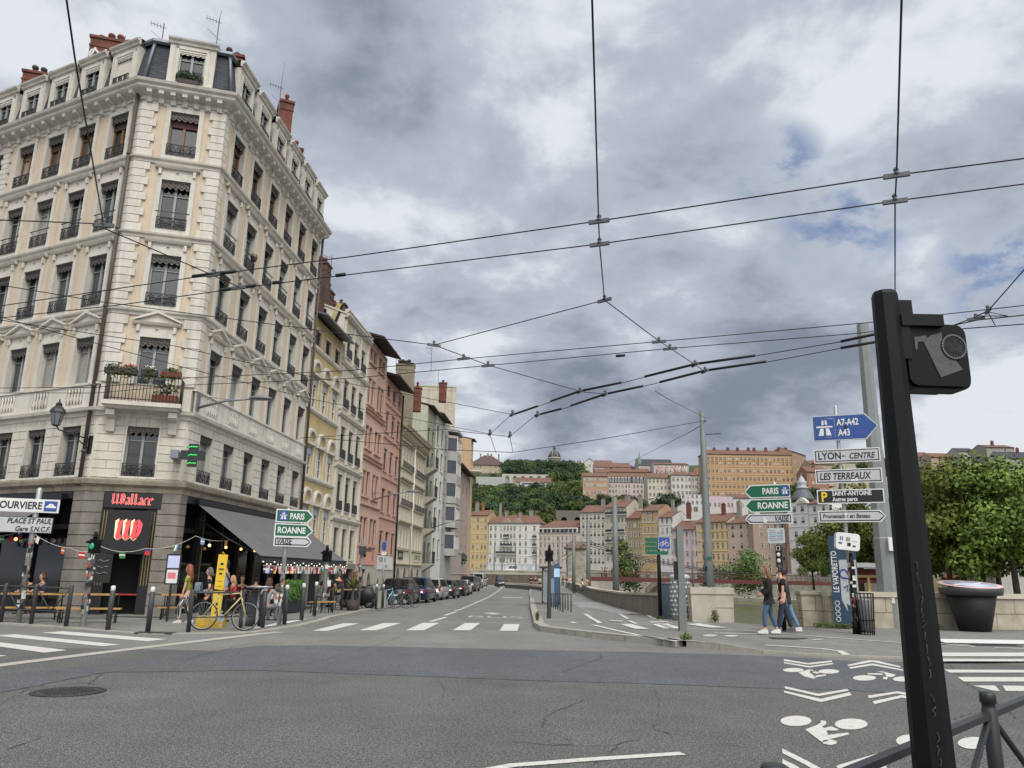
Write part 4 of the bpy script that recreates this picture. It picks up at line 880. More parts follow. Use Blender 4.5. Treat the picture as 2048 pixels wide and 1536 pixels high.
def arch_wall(mb,x0,x1,z0,z1,arches,depth=.35,mi=0,y=0.0,md=1,pointed=True):
 """stone wall with a row of arches (cx, w, spring, apex) and a dark recess in each"""
 cur=x0
 for cx,w,zs,zt in arches:
  a,b=cx-w/2,cx+w/2;mb.poly([(cur,y,z0),(a,y,z0),(a,y,z1),(cur,y,z1)],mi);n=10
  pts=[]
  for i in range(n+1):
   t=i/n*2-1;hgt=math.sqrt(max(0,1-t*t))if not pointed else(1-abs(t)**1.8)
   pts.append((cx+t*w/2,zs+(zt-zs)*hgt))
  for p,q in zip(pts,pts[1:]):
   mb.poly([(p[0],y,p[1]),(q[0],y,q[1]),(q[0],y,z1),(p[0],y,z1)],mi);mb.poly([(p[0],y,p[1]),(p[0],y+depth,p[1]),(q[0],y+depth,q[1]),(q[0],y,q[1])],mi)
  mb.poly([(a,y,z0),(a,y+depth,z0),(a,y+depth,zs),(a,y,zs)],mi);mb.poly([(b,y,z0),(b,y,zs),(b,y+depth,zs),(b,y+depth,z0)],mi)
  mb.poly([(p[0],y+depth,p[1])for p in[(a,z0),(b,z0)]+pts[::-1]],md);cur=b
 mb.poly([(cur,y,z0),(x1,y,z0),(x1,y,z1),(cur,y,z1)],mi)
def house(name,label,O,ang,W,D,zb,ze,rows,cols,wm,kit,roof=None,holes=None,side=None,depth=.2,z_open=None,group=None,skip=(),rise=1.6,over=.45,rm=None,em=None,hip=0.0,ridge=None):
 """rows: (sill, height); cols: (x, width) or x;  one thing, wall + windows + roof parts; local x along the front, y into the house"""
 t=thing(name,label,'building',(O[0],O[1],0),ang,group)
 hs=list(holes or[]);wins=[]
 for r,(z,h)in enumerate(rows):
  for c,x in enumerate(cols):
   if(r,c)in skip:continue
   k=kit[r]if isinstance(kit,(list,tuple))else kit;hs.append((x-k.w/2,x+k.w/2,z,z+k.h));wins.append((k,x,z))
 mb=MB();wall_holes(mb,0,W,zb if z_open is None else z_open,ze,hs,depth)
 for p in(((0,D),(0,0)),((W,0),(W,D)),((W,D),(0,D))):mb.poly([(p[0][0],p[0][1],zb),(p[1][0],p[1][1],zb),(p[1][0],p[1][1],ze),(p[0][0],p[0][1],ze)],1)
 rz_=ze+rise;ry=D*.5 if ridge is None else ridge
 if rise and not hip:mb.poly([(0,D,ze),(0,0,ze),(0,ry,rz_)],1);mb.poly([(W,0,ze),(W,D,ze),(W,ry,rz_)],1)
 mb.build('wall',[wm,side or wm],t)
 for k,x,z in wins:k.place(t,x,z)
 if rise:
  m_=MB();o=over;th=.1;hx=hip
  f=[(-.05-(o if hx else 0),-o,ze-.06),(W+.05+(o if hx else 0),-o,ze-.06),(W+.05-hx,ry,rz_),(-.05+hx,ry,rz_)]
  m_.poly([(a,b,c+th)for a,b,c in f]);m_.poly([(a,b,c)for a,b,c in f][::-1],1);m_.poly([f[0],f[1],(f[1][0],f[1][1],f[1][2]+th),(f[0][0],f[0][1],f[0][2]+th)],1)
  g=[(W+.05+(o if hx else 0),D+o,ze-.06),(-.05-(o if hx else 0),D+o,ze-.06),(-.05+hx,ry,rz_),(W+.05-hx,ry,rz_)]
  m_.poly([(a,b,c+th)for a,b,c in g])
  if hx:m_.poly([(a,b,c+th)for a,b,c in(g[1],f[0],f[3])]);m_.poly([(a,b,c+th)for a,b,c in(f[1],g[0],f[2])])
  else:
   for s in(0,1):a,b,c=(f[0],f[3],g[1])if s==0 else(f[1],f[2],g[0]);m_.poly([a,b,(b[0],b[1],b[2]+th),(a[0],a[1],a[2]+th)],1);m_.poly([b,c,(c[0],c[1],c[2]+th),(b[0],b[1],b[2]+th)],1)
  m_.build('roof',[rm or TILE,em or WOOD_D],t)
 elif rise==0:m_=MB();m_.poly([(0,0,ze),(W,0,ze),(W,D,ze),(0,D,ze)]);m_.build('roof',rm or ZINC,t)
 return t
def band(t,W,zs,m,pr=.1,h=.14,x0=0.0,name='string_course'):
 for z in zs:
  mb=MB();mb.prism([(.004,z-h),(-pr*.5,z-h*.9),(-pr,z-h*.3),(-pr,z),(.004,z+.03)],'x',x0,W);mb.build(name,m,t)
def RO(u,out=0.0):return B2+dR*u+Vector((dR.y,-dR.x))*out
YEL=mat('ochre yellow render','#cdb785',.9,var=.14,scale=.8,k=.8,streak=.35,dirt=.3);CRM=mat('cream render','#d3cab3',.9,var=.08,scale=1,k=.85,streak=.3);PNK=mat('pink render','#cfae9d',.9,var=.1,scale=1,k=.88,streak=.35)
SAL=mat('salmon render','#c59a8a',.9,var=.12,scale=1,k=.88,streak=.3);LOG=mat('pale cream render','#d5ccb4',.9,var=.08,scale=1,k=.85,streak=.25);GRN=mat('grey green render','#a9a897',.9,var=.12,k=.8,streak=.4);WHT=mat('white render','#d8d6cd',.9,var=.08,k=.85,streak=.35)
GRY=mat('grey cement render','#a9a6a1',.9,var=.1,k=.85,streak=.3);MAU=mat('mauve render','#b09f96',.9,var=.1,k=.82,streak=.25);TAN=mat('tan render','#c7ab88',.9,var=.12,k=.8,streak=.3)
PINKSTONE=mat('pink stone trim','#c9a593',.85,var=.12,k=.8,streak=.3);OAK=mat('weathered oak frame','#7c6552',.7,var=.2,k=.75);DKFR=mat('dark window frame','#4a4a4b',.6,var=.1)
def arched_kit(w,h,wm=TRIM):
 mb=MB();bw=.1
 mb.box(-w/2-bw,-w/2,-.04,.004,0,h+.08);mb.box(w/2,w/2+bw,-.04,.004,0,h+.08);mb.box(-w/2-bw-.1,w/2+bw+.1,-.12,.004,h+.08,h+.2);mb.box(-w/2-.14,w/2+.14,-.1,.004,-.1,-.003)
 R0,R1=w/2+.18,w/2+.02;n=10;zc=h+.2
 for i in range(n):
  a,b=math.pi*i/n,math.pi*(i+1)/n
  o=[(R0*math.cos(a),R0*math.sin(a)),(R0*math.cos(b),R0*math.sin(b)),(R1*math.cos(b),R1*math.sin(b)),(R1*math.cos(a),R1*math.sin(a))]
  mb.prism([(x,zc+z*1.0)for x,z in o],'y',-.14,.004)
 return Kit(w,h,mb.mesh('window',wm),sash_mesh(w,h,SASH_W,(.35,.68)),(GL_B,GL_D,GL_B),None,None,blind_mesh(w,.34,mat('pale blue blind','#aeb6bd',.7,var=.05,k=.85)),.12)
def plain_kit(w,h,fm=TRIM,sm=DKFR,bw=.1,rail=None,panes=None,blind=None,val=None,trans=(.7,),apron=0,pr=.03):return Kit(w,h,surround_mesh(w,h,bw,pr,'none',apron,0,fm),sash_mesh(w,h,sm,trans)if sm else None,panes or(GL_D,GL_B,GL_C,GL_D),val,rail,blind,.13)
YK=[plain_kit(1.0,.85,TRIM,DKFR,.06),arched_kit(1.08,1.62),arched_kit(1.08,1.43),arched_kit(1.08,1.75)]
o=RO(11.82);t=house('yellow_house','narrow ochre yellow townhouse with arched window heads next to the corner block',o,aR,5.12,9,-1,14.35,[(12.85,0),(9.62,0),(6.22,0),(2.95,0)],[.85,2.55,4.3],YEL,YK,z_open=2.45,over=.7,rise=1.5,rm=TILE_D,em=ZINC)
band(t,5.12,[12.72,9.5,6.1],TRIM,.14,.16);band(t,5.12,[2.6],STONE_DK,.15,.25)
mb=MB();wall_holes(mb,0,5.12,-1,2.45,[(.4,1.7,-1,1.9),(2.2,4.8,-1,1.9)],.3,0,-.03);mb.poly([(.4,.25,-1),(4.8,.25,-1),(4.8,.25,1.95),(.4,.25,1.95)],1);mb.build('shopfront',[STONE_DK,BLACKIN],t)
DKRAIL=MB();DKRAIL.box(-.49,.49,-.1,-.06,.0,.5);[DKRAIL.box(-.48+k*.115,-.45+k*.115,-.11,-.055,.0,.52)for k in range(9)];DKRAIL=DKRAIL.mesh('railing',WROUGHT)
LV=mat('shutter slats','#6b6a64',.7,var=.1)
def louvre_mesh(w,h):
 mb=MB();n=int(h/.09)
 for k in range(n):mb.cbox((0,0,.045+k*.09),(w,.05,.03),0,0,R(35))
 return mb.mesh('shutter',LV)
def ckit(h,bh=.35):return plain_kit(.98,h,TRIM,DKFR,.07,DKRAIL,(GL_D,GL_B,GL_D),blind_mesh(.98,bh,mat('brown grey blind','#6e6864',.8,var=.1)))
CK=[ckit(1.4),ckit(1.65),ckit(1.85),ckit(1.98),plain_kit(.98,1.7,TRIM,None,.07)]
CK[4].sash=louvre_mesh(.98,1.7)
t=house('cream_house','cream townhouse with thin pilasters and dark window rails beyond the yellow house',RO(16.96),aR,5.84,9,-1,16.2,[(13.84,0),(10.82,0),(7.85,0),(4.95,0),(2.25,0)],[1.3,2.95,4.6],CRM,CK,z_open=2.0,over=.15,rise=1.8,rm=TILE_D,em=TRIM,side=mat('white gable render','#dcd8cd',.9,var=.1,k=.85,streak=.3))
for zs in([16.45,16.2],[13.4],[10.4],[7.45],[4.5]):band(t,5.84,zs,TRIM,.3 if zs[0]>16 else .2,.22)
for x in(.25,2.12,3.77,5.6):
 mb=MB()
 for za,zb_ in((13.5,15.9),(10.5,13.1),(7.55,10.1),(4.6,7.2),(2.0,4.2)):mb.box(x-.1,x+.1,-.1,.003,za,zb_)
 for z in(13.55,10.55,7.6,4.65):mb.box(x-.14,x+.14,-.14,.003,z,z+.12)
 mb.build('pilaster',TRIM,t)
gm=MB()
gl=[[(-1.0,15.3),(-1.2,16.7),(-2.2,16.9)],[(-1.1,16.1),(-2.0,16.2)],[(-1.0,15.3),(-2.0,15.4)],[(-3.9,16.9),(-3.0,17.1),(-2.7,16.2),(-2.8,15.5),(-3.6,15.3),(-4.0,15.9),(-3.4,16.0)],[(-.2,16.9),(-.7,15.4),(-.3,15.2)]]
o_=(gm,)
def flat(M_,pts,w,x):
 for a,b in zip(pts,pts[1:]):
  d=Vector((b[0]-a[0],b[1]-a[1])).normalized()*w/2;n_=Vector((-d.y,d.x));q=[(a[0]-d.x-n_.x,a[1]-d.y-n_.y),(b[0]+d.x-n_.x,b[1]+d.y-n_.y),(b[0]+d.x+n_.x,b[1]+d.y+n_.y),(a[0]-d.x+n_.x,a[1]-d.y+n_.y)];M_.poly([(x,u,v)for u,v in q])
for i_,p in enumerate(gl):flat(gm,[(-y_,z_-.3)for y_,z_ in p],.17,-.02-i_*.003)
gm.build('graffiti',BLACK,t);gm=MB()
for i_,p in enumerate(gl):flat(gm,[(-y_+.2,z_-.22)for y_,z_ in p],.3,-.004-i_*.003)
gm.build('graffiti',mat('yellow graffiti paint','#c2bb80',.8,var=.25,scale=2,k=.8),t)
BRK2=brickmat('sooty old brick','#7a5646','#5f463b','#4b433c',.26,.09,ms=.014,k=.75)
chimney(t,.3,2.2,15.5,19.3,.9,1.9,BRK2,0,6,POT);chimney(t,3.0,2.4,15.5,18.6,.8,1.2,BRK2,0,3,POTGREY);chimney(t,5.4,2.4,15.5,18.6,.7,1.6,BRK2,0,3,POT)
mb=MB();wall_holes(mb,0,5.84,-1,2.0,[(.5,2.6,-1,1.7),(3.2,5.3,-1,1.7)],.3,0,-.03);mb.poly([(.5,.25,-1),(5.3,.25,-1),(5.3,.25,1.75),(.5,.25,1.75)],1);mb.build('shopfront',[STONE_DK,BLACKIN],t)
PK=[plain_kit(.78,h,PINKSTONE,OAK,.1,None,(GL_D,GL_B,GL_D),blind_mesh(.78,.3,mat('dun blind','#8f8078',.8,var=.1))if r in(1,3)else None)for r,h in enumerate((.92,1.72,1.42,1.55,1.65))]
t=house('pink_house','pale pink townhouse with paired mullioned windows above two stone arches',RO(22.8),aR,5.4,9,-1,16.6,[(15.12,0),(12.3,0),(9.4,0),(6.35,0),(3.3,0)],[.85,1.8,3.35,4.3],PNK,PK,over=1.0,rise=1.4,rm=TILE_D,z_open=1.9)
band(t,5.4,[11.95,11.7],PINKSTONE,.16,.12);band(t,5.4,[8.9,8.65,5.75],PINKSTONE,.16,.12)
for z in(15.05,12.22,9.32,6.27,3.22):
 for x in(1.22,3.72):mb=MB();mb.box(x-.95,x+.95,-.14,.003,z-.1,z-.003);mb.build('sill',PINKSTONE,t)
mb=MB();arch_wall(mb,0,5.4,-1,1.9,[(.35,.55,-.1,.9),(1.75,1.35,.5,1.55),(3.6,1.35,.5,1.55)],.4);mb.build('stone_arcade',[mat('old arcade stone','#b5ad9e',.9,var=.16,k=.95,streak=.3,bump=.3),BLACKIN],t)
ARC=MATS['old arcade stone']
SK=[plain_kit(1.05,h,PINKSTONE,DKFR,.08,None,(GL_D,GL_B,GL_C),blind_mesh(1.05,.28,BLIND))for h in(.95,1.5,1.62,1.65,1.55)]
t=house('salmon_house','dark salmon pink townhouse with three window columns and deep eaves',RO(28.22),aR,5.7,9,-1,15.35,[(13.9,0),(11.4,0),(8.55,0),(5.68,0),(2.83,0)],[.95,2.85,4.75],SAL,SK,over=1.0,rise=1.4,rm=TILE_D,z_open=2.1)
band(t,5.7,[13.4,10.95,8.1,5.3],PINKSTONE,.1,.1)
mb=MB();arch_wall(mb,0,5.7,-1.2,2.1,[(.8,1.1,.0,1.15),(2.5,1.15,.0,1.15),(4.2,1.15,.0,1.15)],.4);mb.build('stone_arcade',[ARC,BLACKIN],t)
mb=MB();mb.tube([(5.62,-.1,15.2),(5.62,-.1,0)],.07,6);mb.build('drainpipe',BLACK,t)
LS=mat('carved stone','#b9ad95',.85,var=.15,k=.8,streak=.3)
def lkit(h):
 k=plain_kit(.98,h,LS,SASH_W,.1,None,(GL_D,GL_B,GL_D),None,None,(.62,));return k
LK=[lkit(1.8),lkit(1.75),lkit(1.8)]
t=house('mullioned_house','wide cream house with two groups of stone mullioned windows and a carved frieze',RO(33.92),aR,11.6,10,-1,12.7,[(9.8,0),(6.82,0),(3.45,0)],[1.3,2.5,3.7,4.9,6.9,8.1,9.3,10.5],LOG,LK,over=.5,rise=1.6,rm=TILE_D,em=LS,z_open=2.2)
mb=MB();mb.box(0,11.6,-.12,.003,12.1,12.75)
for k in range(22):mb.prism([(-.12,12.1),(-.3,12.3),(-.42,12.7),(-.12,12.75)],'x',.25+k*.525,.5+k*.525)
mb.prism([(.0,12.75),(-.5,12.78),(-.6,12.95),(-.2,13.1),(0,13.1)],'x',-.05,11.65);mb.build('frieze',LS,t)
for z in(9.72,6.75,3.37):
 for x0,x1 in((.6,5.6),(6.2,11.2)):
  mb=MB();mb.box(x0,x1,-.14,.003,z-.12,z-.003);mb.prism([(.0,z+1.98),(-.16,z+2.02),(-.2,z+2.14),(0,z+2.16)],'x',x0,x1);mb.build('moulding',LS,t)
  if z>4:
   mb=MB();mb.box(x0+.1,x1-.1,-.2,-.17,z+.02,z+.06);mb.box(x0+.1,x1-.1,-.2,-.17,z+.42,z+.46)
   for k in range(16):c=x0+.25+k*(x1-x0-.5)/15;mb.box(c-.05,c+.05,-.2,-.17,z+.06,z+.42)
   mb.build('railing',WROUGHT,t)
mb=MB();mb.tube([(5.9,-.1,12.5),(5.9,-.1,-.8)],.06,6);mb.build('drainpipe',SASH_W,t)
mb=MB();arch_wall(mb,0,11.6,-1.2,2.2,[(1.6,1.9,.6,1.95),(4.2,1.7,.6,1.95),(7.3,1.7,.6,1.95),(9.9,1.7,.6,1.95)],.5);mb.build('stone_arcade',[ARC,BLACKIN],t)
mb=MB();mb.prism([(.0,2.1),(-.12,2.12),(-.15,2.22),(0,2.26)],'x',0,11.6);mb.build('string_course',LS,t)
BK=plain_kit(1.1,1.7,GRN,DKFR,.06)
t=house('balcony_house','grey green house with small projecting balconies stacked on one side',RO(45.55),aR,4.9,9,-1.2,16.9,[(13.3,0),(11.2,0),(8.5,0),(5.6,0),(2.6,0)],[1.0,3.4],GRN,BK,over=.6,rise=1.3,rm=TILE_D,side=mat('pale green gable render','#b9bba9',.9,var=.08,k=.85,streak=.3),skip={(1,0),(2,0),(3,0),(4,0)})
for z in(11.1,8.4,5.5,2.4):
 mb=MB();mb.prism([(0,z-.7),(-.9,z-.12),(-.9,z),(0,z)],'x',.3,1.9);b_=mb.build('balcony',GRN,t);mb=MB()
 for k in range(13):mb.box(.3+k*.13,.34+k*.13,-.9,-.87,z,z+1.0)
 for k in range(7):mb.box(.3,.33,-.9+k*.13,-.87+k*.13,z,z+1.0);mb.box(1.87,1.9,-.9+k*.13,-.87+k*.13,z,z+1.0)
 mb.box(.28,1.92,-.92,-.86,z+1.0,z+1.05);mb.build('railing',WROUGHT,b_)
 mb=MB();mb.box(.6,1.6,-.02,.01,z,z+1.9);mb.build('balcony_door',DKFR,t)
t=house('white_house','white rendered house with peeling paint patches and grey green neighbour',RO(50.5),aR,5.8,9,-1.2,17.2,[(14.3,0),(11.8,0),(8.9,0),(6,0),(3,0)],[1.3,4.2],WHT,plain_kit(1.3,1.9,WHT,DKFR,.05),over=.8,rise=1.2,rm=TILE_D,side=WHT)
for k in range(5):mb=MB();mb.box(5.0,5.35,-.012,.003,4.6+k*2.3,5.7+k*2.3);mb.build('render_patch',MAU,t)
t=house('bay_window_block','grey cement block with a column of angular bay windows',RO(56.3),aR,9.0,9,-1.2,17.6,[(14.6,0),(12.3,0),(9.9,0),(7.4,0),(4.6,0)],[1.0],GRY,plain_kit(.9,1.5,GRY,DKFR,.06),rise=0,side=mat('pale cement gable','#b5ae9d',.9,var=.12,k=.82,streak=.35))
for z in(14.0,11.5,9.0,6.4,3.4):
 mb=MB();pr_=[(2.6,0),(3.4,-1.0),(6.6,-1.0),(7.4,0)]
 mb.prism(pr_,'z',z,z+.75);mb.prism(pr_,'z',z+2.2,z+2.5);b_=mb.build('bay',GRY,t);mb=MB()
 mb.prism([(2.75,0),(3.45,-.92),(6.55,-.92),(7.25,0)],'z',z+.75,z+2.2);mb.build('pane',GL_B,b_);mb=MB()
 for x in(3.42,4.45,5.5,6.58):mb.box(x-.05,x+.05,-.99,-.9,z+.75,z+2.2)
 mb.build('window_frame',SASH_W,b_)
mb=MB();mb.prism([(2.3,0),(3.2,-1.1),(6.8,-1.1),(7.7,0)],'z',16.9,17.2);mb.build('cornice',GRY,t)
t=house('mauve_house','tall plain mauve house with blank walls at the bend of the quay',RO(65.35),aR,14,10,-1.2,14.2,[(11.6,0),(9.1,0),(6.6,0),(4.1,0)],[3.5,7.5,11.5],MAU,plain_kit(.7,1.0,MAU,DKFR,.05),over=.9,rise=1.2,rm=TILE_D,side=MAU)
band(t,14,[4.0,1.5],MAU,.08,.1)
t=house('tan_house','tan orange block with a rounded balcony rising beyond the mauve house',RO(79.5,.1),aR,2.6,9,-1,19.6,[(17,0),(14.4,0)],[1.3],TAN,plain_kit(.9,1.5,TRIM,DKFR,.1),over=.5,rise=1.0,rm=TILE_D,side=TAN)
mb=MB();mb.lathe([(.9,15.0),(1.2,15.2),(1.2,15.3)],10,0,(1.2,-.3,0));mb.build('balcony',TRIM,t)
for px,py0,py1,Y,w,d,m_,pots,pm,lab in((809,733,785,64,1.55,1.0,mat('beige cement','#8d8471',.9,var=.15,k=.78,streak=.4),5,POTGREY,''),(834,778,800,68,.75,.7,REDBRICK,1,POT,''),(885,768,795,84,.85,.8,REDBRICK,1,POTGREY,''),(866,776,800,88,5.2,1.5,mat('peeling gable','#c9c1ae',.9,var=.15,k=.8,streak=.4),0,POT,'')):
 a=P(px,py1,Y);b=P(px,py0,Y)
 lab={809:'big beige rendered chimney stack with five pots above the salmon roof',834:'small red brick chimney beside the beige stack',885:'orange brick chimney with a rounded cap above the white house',866:'pale flat topped gable end rising behind the red chimney'}[px]
 t=thing('chimney_stack' if px!=866 else 'gable_wall',lab,'chimney' if px!=866 else 'building',(a.x,a.y,0),R(6));chimney(t,0,0,12.5 if px in(809,866)else b.z-2.1,b.z,w,d,m_,0,pots,pm)
for px,py0,py1,Y,lab in((659,510,575,44,'tall aerial over the sooty brick chimney'),(862,694,735,64,'small aerial on the beige chimney stack'),(792,700,735,66,'bent aerial left of the beige chimney'),(876,738,775,86,'thin whip aerial beside the orange chimney')):
 a,b=P(px,py1,Y),P(px,py0,Y);antenna(a.x,a.y,a.z-.3,b.z-a.z+.3,lab,True,0,R(15))
for u,z,rise,lab in((25.8,6.4,.35,'dark street lamp arm on the pink house'),(50.0,6.0,.5,'dark street lamp arm on the grey green house')):
 p=RO(u,.0);arm_lamp((p.x,p.y,z),aR,2.4,rise,lab,1.1)
def wall_sign(u,z,w,h,lab,m,words=(),mi=None,name='shop_sign',out=.05,extra=None):
 p=RO(u,out);t=thing(name,lab,'sign',(p.x,p.y,z),aR);mb=MB();mb.box(-w/2,w/2,0,.04,-h/2,h/2);mb.build('board',m,t);mb=MB()
 for s,x,zz_,hh in words:text_mb(mb,s,x,zz_,hh,-.006,0,align='CENTER',bold=.02)
 if extra:extra(mb)
 if mb.v:mb.build('lettering',mi or BLACK,t)
 return t
def eyes(mb):
 for a0 in(0,1):mb.tube([(-1.15+.55*math.cos(a),-.03,-.5+.62*math.sin(a))for a in[R(40)+k*R(27)for k in range(11)]],.1,4)
 nib(mb,[(-1.6,-1.0),(-.5,-1.02)],.2,.22,-.03);nib(mb,[(1.5,.75),(1.5,-.35)],.09,.1,-.02)
wall_sign(25.4,2.62,4.4,1.25,'pink painted shop wall with black cartoon face and lettering',mat('pink sign paint','#d79a8a',.8,var=.08,k=.85),[('la tetrerie',.2,.22,.3)],None,'painted_sign',.06,eyes)
wall_sign(30.9,2.2,4.8,.95,'white shop board with grey lettering below the salmon house',mat('white board','#cfcfca',.6,var=.05),[('BOUDOIR',-1.0,.06,.3),('CAFE',.2,-.34,.2)],mat('grey letters','#5b5d5e',.6,var=0))
wall_sign(36.1,2.86,1.9,.6,'dark green shop board on the mullioned house, left of two',mat('dark green board','#22302b',.5,var=.1),[('BISTROT',0,-.14,.26)],mat('pale letters','#b9b9a9',.6,var=0))
wall_sign(43.0,2.8,3.4,.7,'cream shop board with dark letters on the mullioned house',LOG,[('COMPTOIR',0,-.2,.42)],mat('dark letters','#5a5347',.7,var=0))
K15=1587.0
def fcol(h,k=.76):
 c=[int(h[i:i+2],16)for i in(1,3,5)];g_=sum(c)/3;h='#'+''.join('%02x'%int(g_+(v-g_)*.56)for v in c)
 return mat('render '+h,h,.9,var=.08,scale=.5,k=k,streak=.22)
SILL=mat('far window trim','#d2cbbb',.85,var=.05,k=.85);SHUT=mat('far shutter','#8d8a80',.8,var=.1);CURT=mat('far curtain','#bdb9ae',.7,var=.1,k=.8)
class FKit:
 def __init__(s,w,h,trim=SILL,arch=False,rail=False,dark=3,pr=.06):
  s.w,s.h,s.ms,s.k=w,h,[],0
  for v in range(3):
   mb=MB();b=max(.1,w*.13)
   mb.box(-w/2-b,-w/2,-pr,.004,0,h+b);mb.box(w/2,w/2+b,-pr,.004,0,h+b);mb.box(-w/2,w/2,-pr,.004,h,h+b);mb.box(-w/2-b*1.3,w/2+b*1.3,-pr*2,.004,-b,-.003)
   mb.poly([(-w/2,.2,0),(w/2,.2,0),(w/2,.2,h),(-w/2,.2,h)],1)
   mb.box(-.05,.05,.12,.19,0,h,3);mb.box(-w/2,w/2,.12,.19,h*.68,h*.74,3)
   if v==1:mb.box(-w/2+.05,w/2-.05,.08,.11,h*.15,h,2)
   if v==2:mb.box(-w/2,w/2,.05,.09,h*.78,h,2)
   if rail:mb.box(-w/2-.05,w/2+.05,-.12,-.07,.0,h*.32,4)
   s.ms.append(mb.mesh('window',[trim,GL_D,CURT if v==1 else SHUT,SASH_W,WROUGHT]))
  s.seq=[0,0,2,0,1,0,2,0,0,1]if dark==3 else[1,0,1,1,2,1,1,0]
 def place(s,par,x,z):return put('window',s.ms[rnd.choice(s.seq)],par,(x,0,z))
TOPS=[]
def far(name,lab,x0,x1,yb,ye,rows,hp,cols,wp,wm,yr=None,Y=None,kit=None,trim=SILL,D=12,rail=False,dark=3,group=None,over=.5,hip=0.0,chim=(),bands=(),side=None,rm=None,skip=(),zb=None,dY=0.0,em=None,slope=0.0,reg=True):
 Y0=(Y if Y else fy(x0))+dY;Y1=(Y+slope if Y else fy(x1))+dY;a,b=P(x0,yb,Y0),P(x1,yb,Y1);xm=(x0+x1)/2;Ym=(Y0+Y1)/2;s=Ym/K15
 d=Vector((b.x-a.x,b.y-a.y));W_=d.length;d.normalize();zz_=lambda y,Yq=Ym:P(xm,y,Yq).z
 ze=zz_(ye);z0=zz_(yb)-3 if zb is None else zb
 def lx(px):r=ray(px,1000);q=Vector((r.x,r.y));A=Vector((a.x,a.y));t=(A.x*d.y-A.y*d.x)/(q.x*d.y-q.y*d.x);return(q*t-A).dot(d)
 kit=kit or FKit(wp*s*1.18,hp*s*1.12,trim,rail=rail,dark=dark);rise=0 if yr is None else max(.8,zz_(yr,Ym+D/2)-ze)
 if yr is not None and yr<0:rise=False
 cx=[lx(c)for c in cols]
 t=house(name,lab,(a.x,a.y),math.atan2(d.y,d.x),W_,D,z0,ze,[(zz_(y)-kit.h/2,kit.h)for y in rows],cx,wm,kit,depth=.22,group=group,skip=set(skip),rise=rise,over=over,hip=hip,side=side,rm=rm,em=em)
 for y in bands:band(t,W_,[zz_(y)],trim,.15,.3)
 for c in chim:
  px,yt,wq,m_=c[:4];zt=P(px,yt,Ym+D*.45).z;chimney(t,lx(px),D*.4,ze-.3,zt,wq*s,wq*s*.8,m_,0,2,POT)
 return t,lx,zz_,W_,s
GREYCH=mat('grey rendered chimney','#8f8b82',.9,var=.2,k=.8,streak=.3)
def cs(o,sc,xs):return[o+x/sc for x in xs]
q3=lambda*v:cs(920,8.192,v);q4=lambda*v:cs(1150,8.17,v);q5=lambda*v:cs(1380,7.314,v);r3=lambda*v:cs(1000,8.192,v);r4=lambda*v:cs(980,8.17,v);r5=lambda*v:cs(990,7.314,v)
FG='houses of the far quay'
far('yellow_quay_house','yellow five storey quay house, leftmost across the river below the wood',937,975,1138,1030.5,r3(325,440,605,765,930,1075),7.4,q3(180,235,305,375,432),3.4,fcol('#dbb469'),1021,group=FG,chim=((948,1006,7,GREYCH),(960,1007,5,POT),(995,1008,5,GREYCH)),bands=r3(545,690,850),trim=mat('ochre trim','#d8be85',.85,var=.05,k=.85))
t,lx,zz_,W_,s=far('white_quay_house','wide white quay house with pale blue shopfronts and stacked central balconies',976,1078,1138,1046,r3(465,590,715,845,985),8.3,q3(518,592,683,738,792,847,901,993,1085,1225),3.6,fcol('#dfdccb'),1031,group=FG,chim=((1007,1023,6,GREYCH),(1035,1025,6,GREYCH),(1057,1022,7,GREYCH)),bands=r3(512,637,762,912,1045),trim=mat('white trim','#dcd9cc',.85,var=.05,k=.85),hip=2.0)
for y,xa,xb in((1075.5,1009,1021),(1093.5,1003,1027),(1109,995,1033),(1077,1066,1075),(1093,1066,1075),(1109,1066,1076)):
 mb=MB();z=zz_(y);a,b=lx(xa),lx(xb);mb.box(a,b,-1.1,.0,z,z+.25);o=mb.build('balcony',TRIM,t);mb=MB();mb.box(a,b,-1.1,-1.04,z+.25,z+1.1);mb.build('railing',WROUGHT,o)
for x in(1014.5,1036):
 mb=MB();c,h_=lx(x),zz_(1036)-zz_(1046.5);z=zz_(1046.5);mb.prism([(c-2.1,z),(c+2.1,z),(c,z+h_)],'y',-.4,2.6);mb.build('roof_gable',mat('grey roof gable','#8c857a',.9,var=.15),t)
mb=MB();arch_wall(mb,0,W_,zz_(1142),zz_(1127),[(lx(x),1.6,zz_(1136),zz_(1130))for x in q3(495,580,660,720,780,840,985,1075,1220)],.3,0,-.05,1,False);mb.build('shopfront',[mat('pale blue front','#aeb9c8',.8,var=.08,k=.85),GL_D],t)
t,lx,zz_,W_,s=far('mansard_quay_house','pale pink quay house with a slate attic of nine round headed dormers',1078.5,1160.5,1138,1066,r3(630,740,860,1000),8.0,q3(1330,1400,1465,1535,1605,1680,1745,1815,1885),3.3,fcol('#d5b9a6'),-1,group=FG,bands=r3(545,680,790))
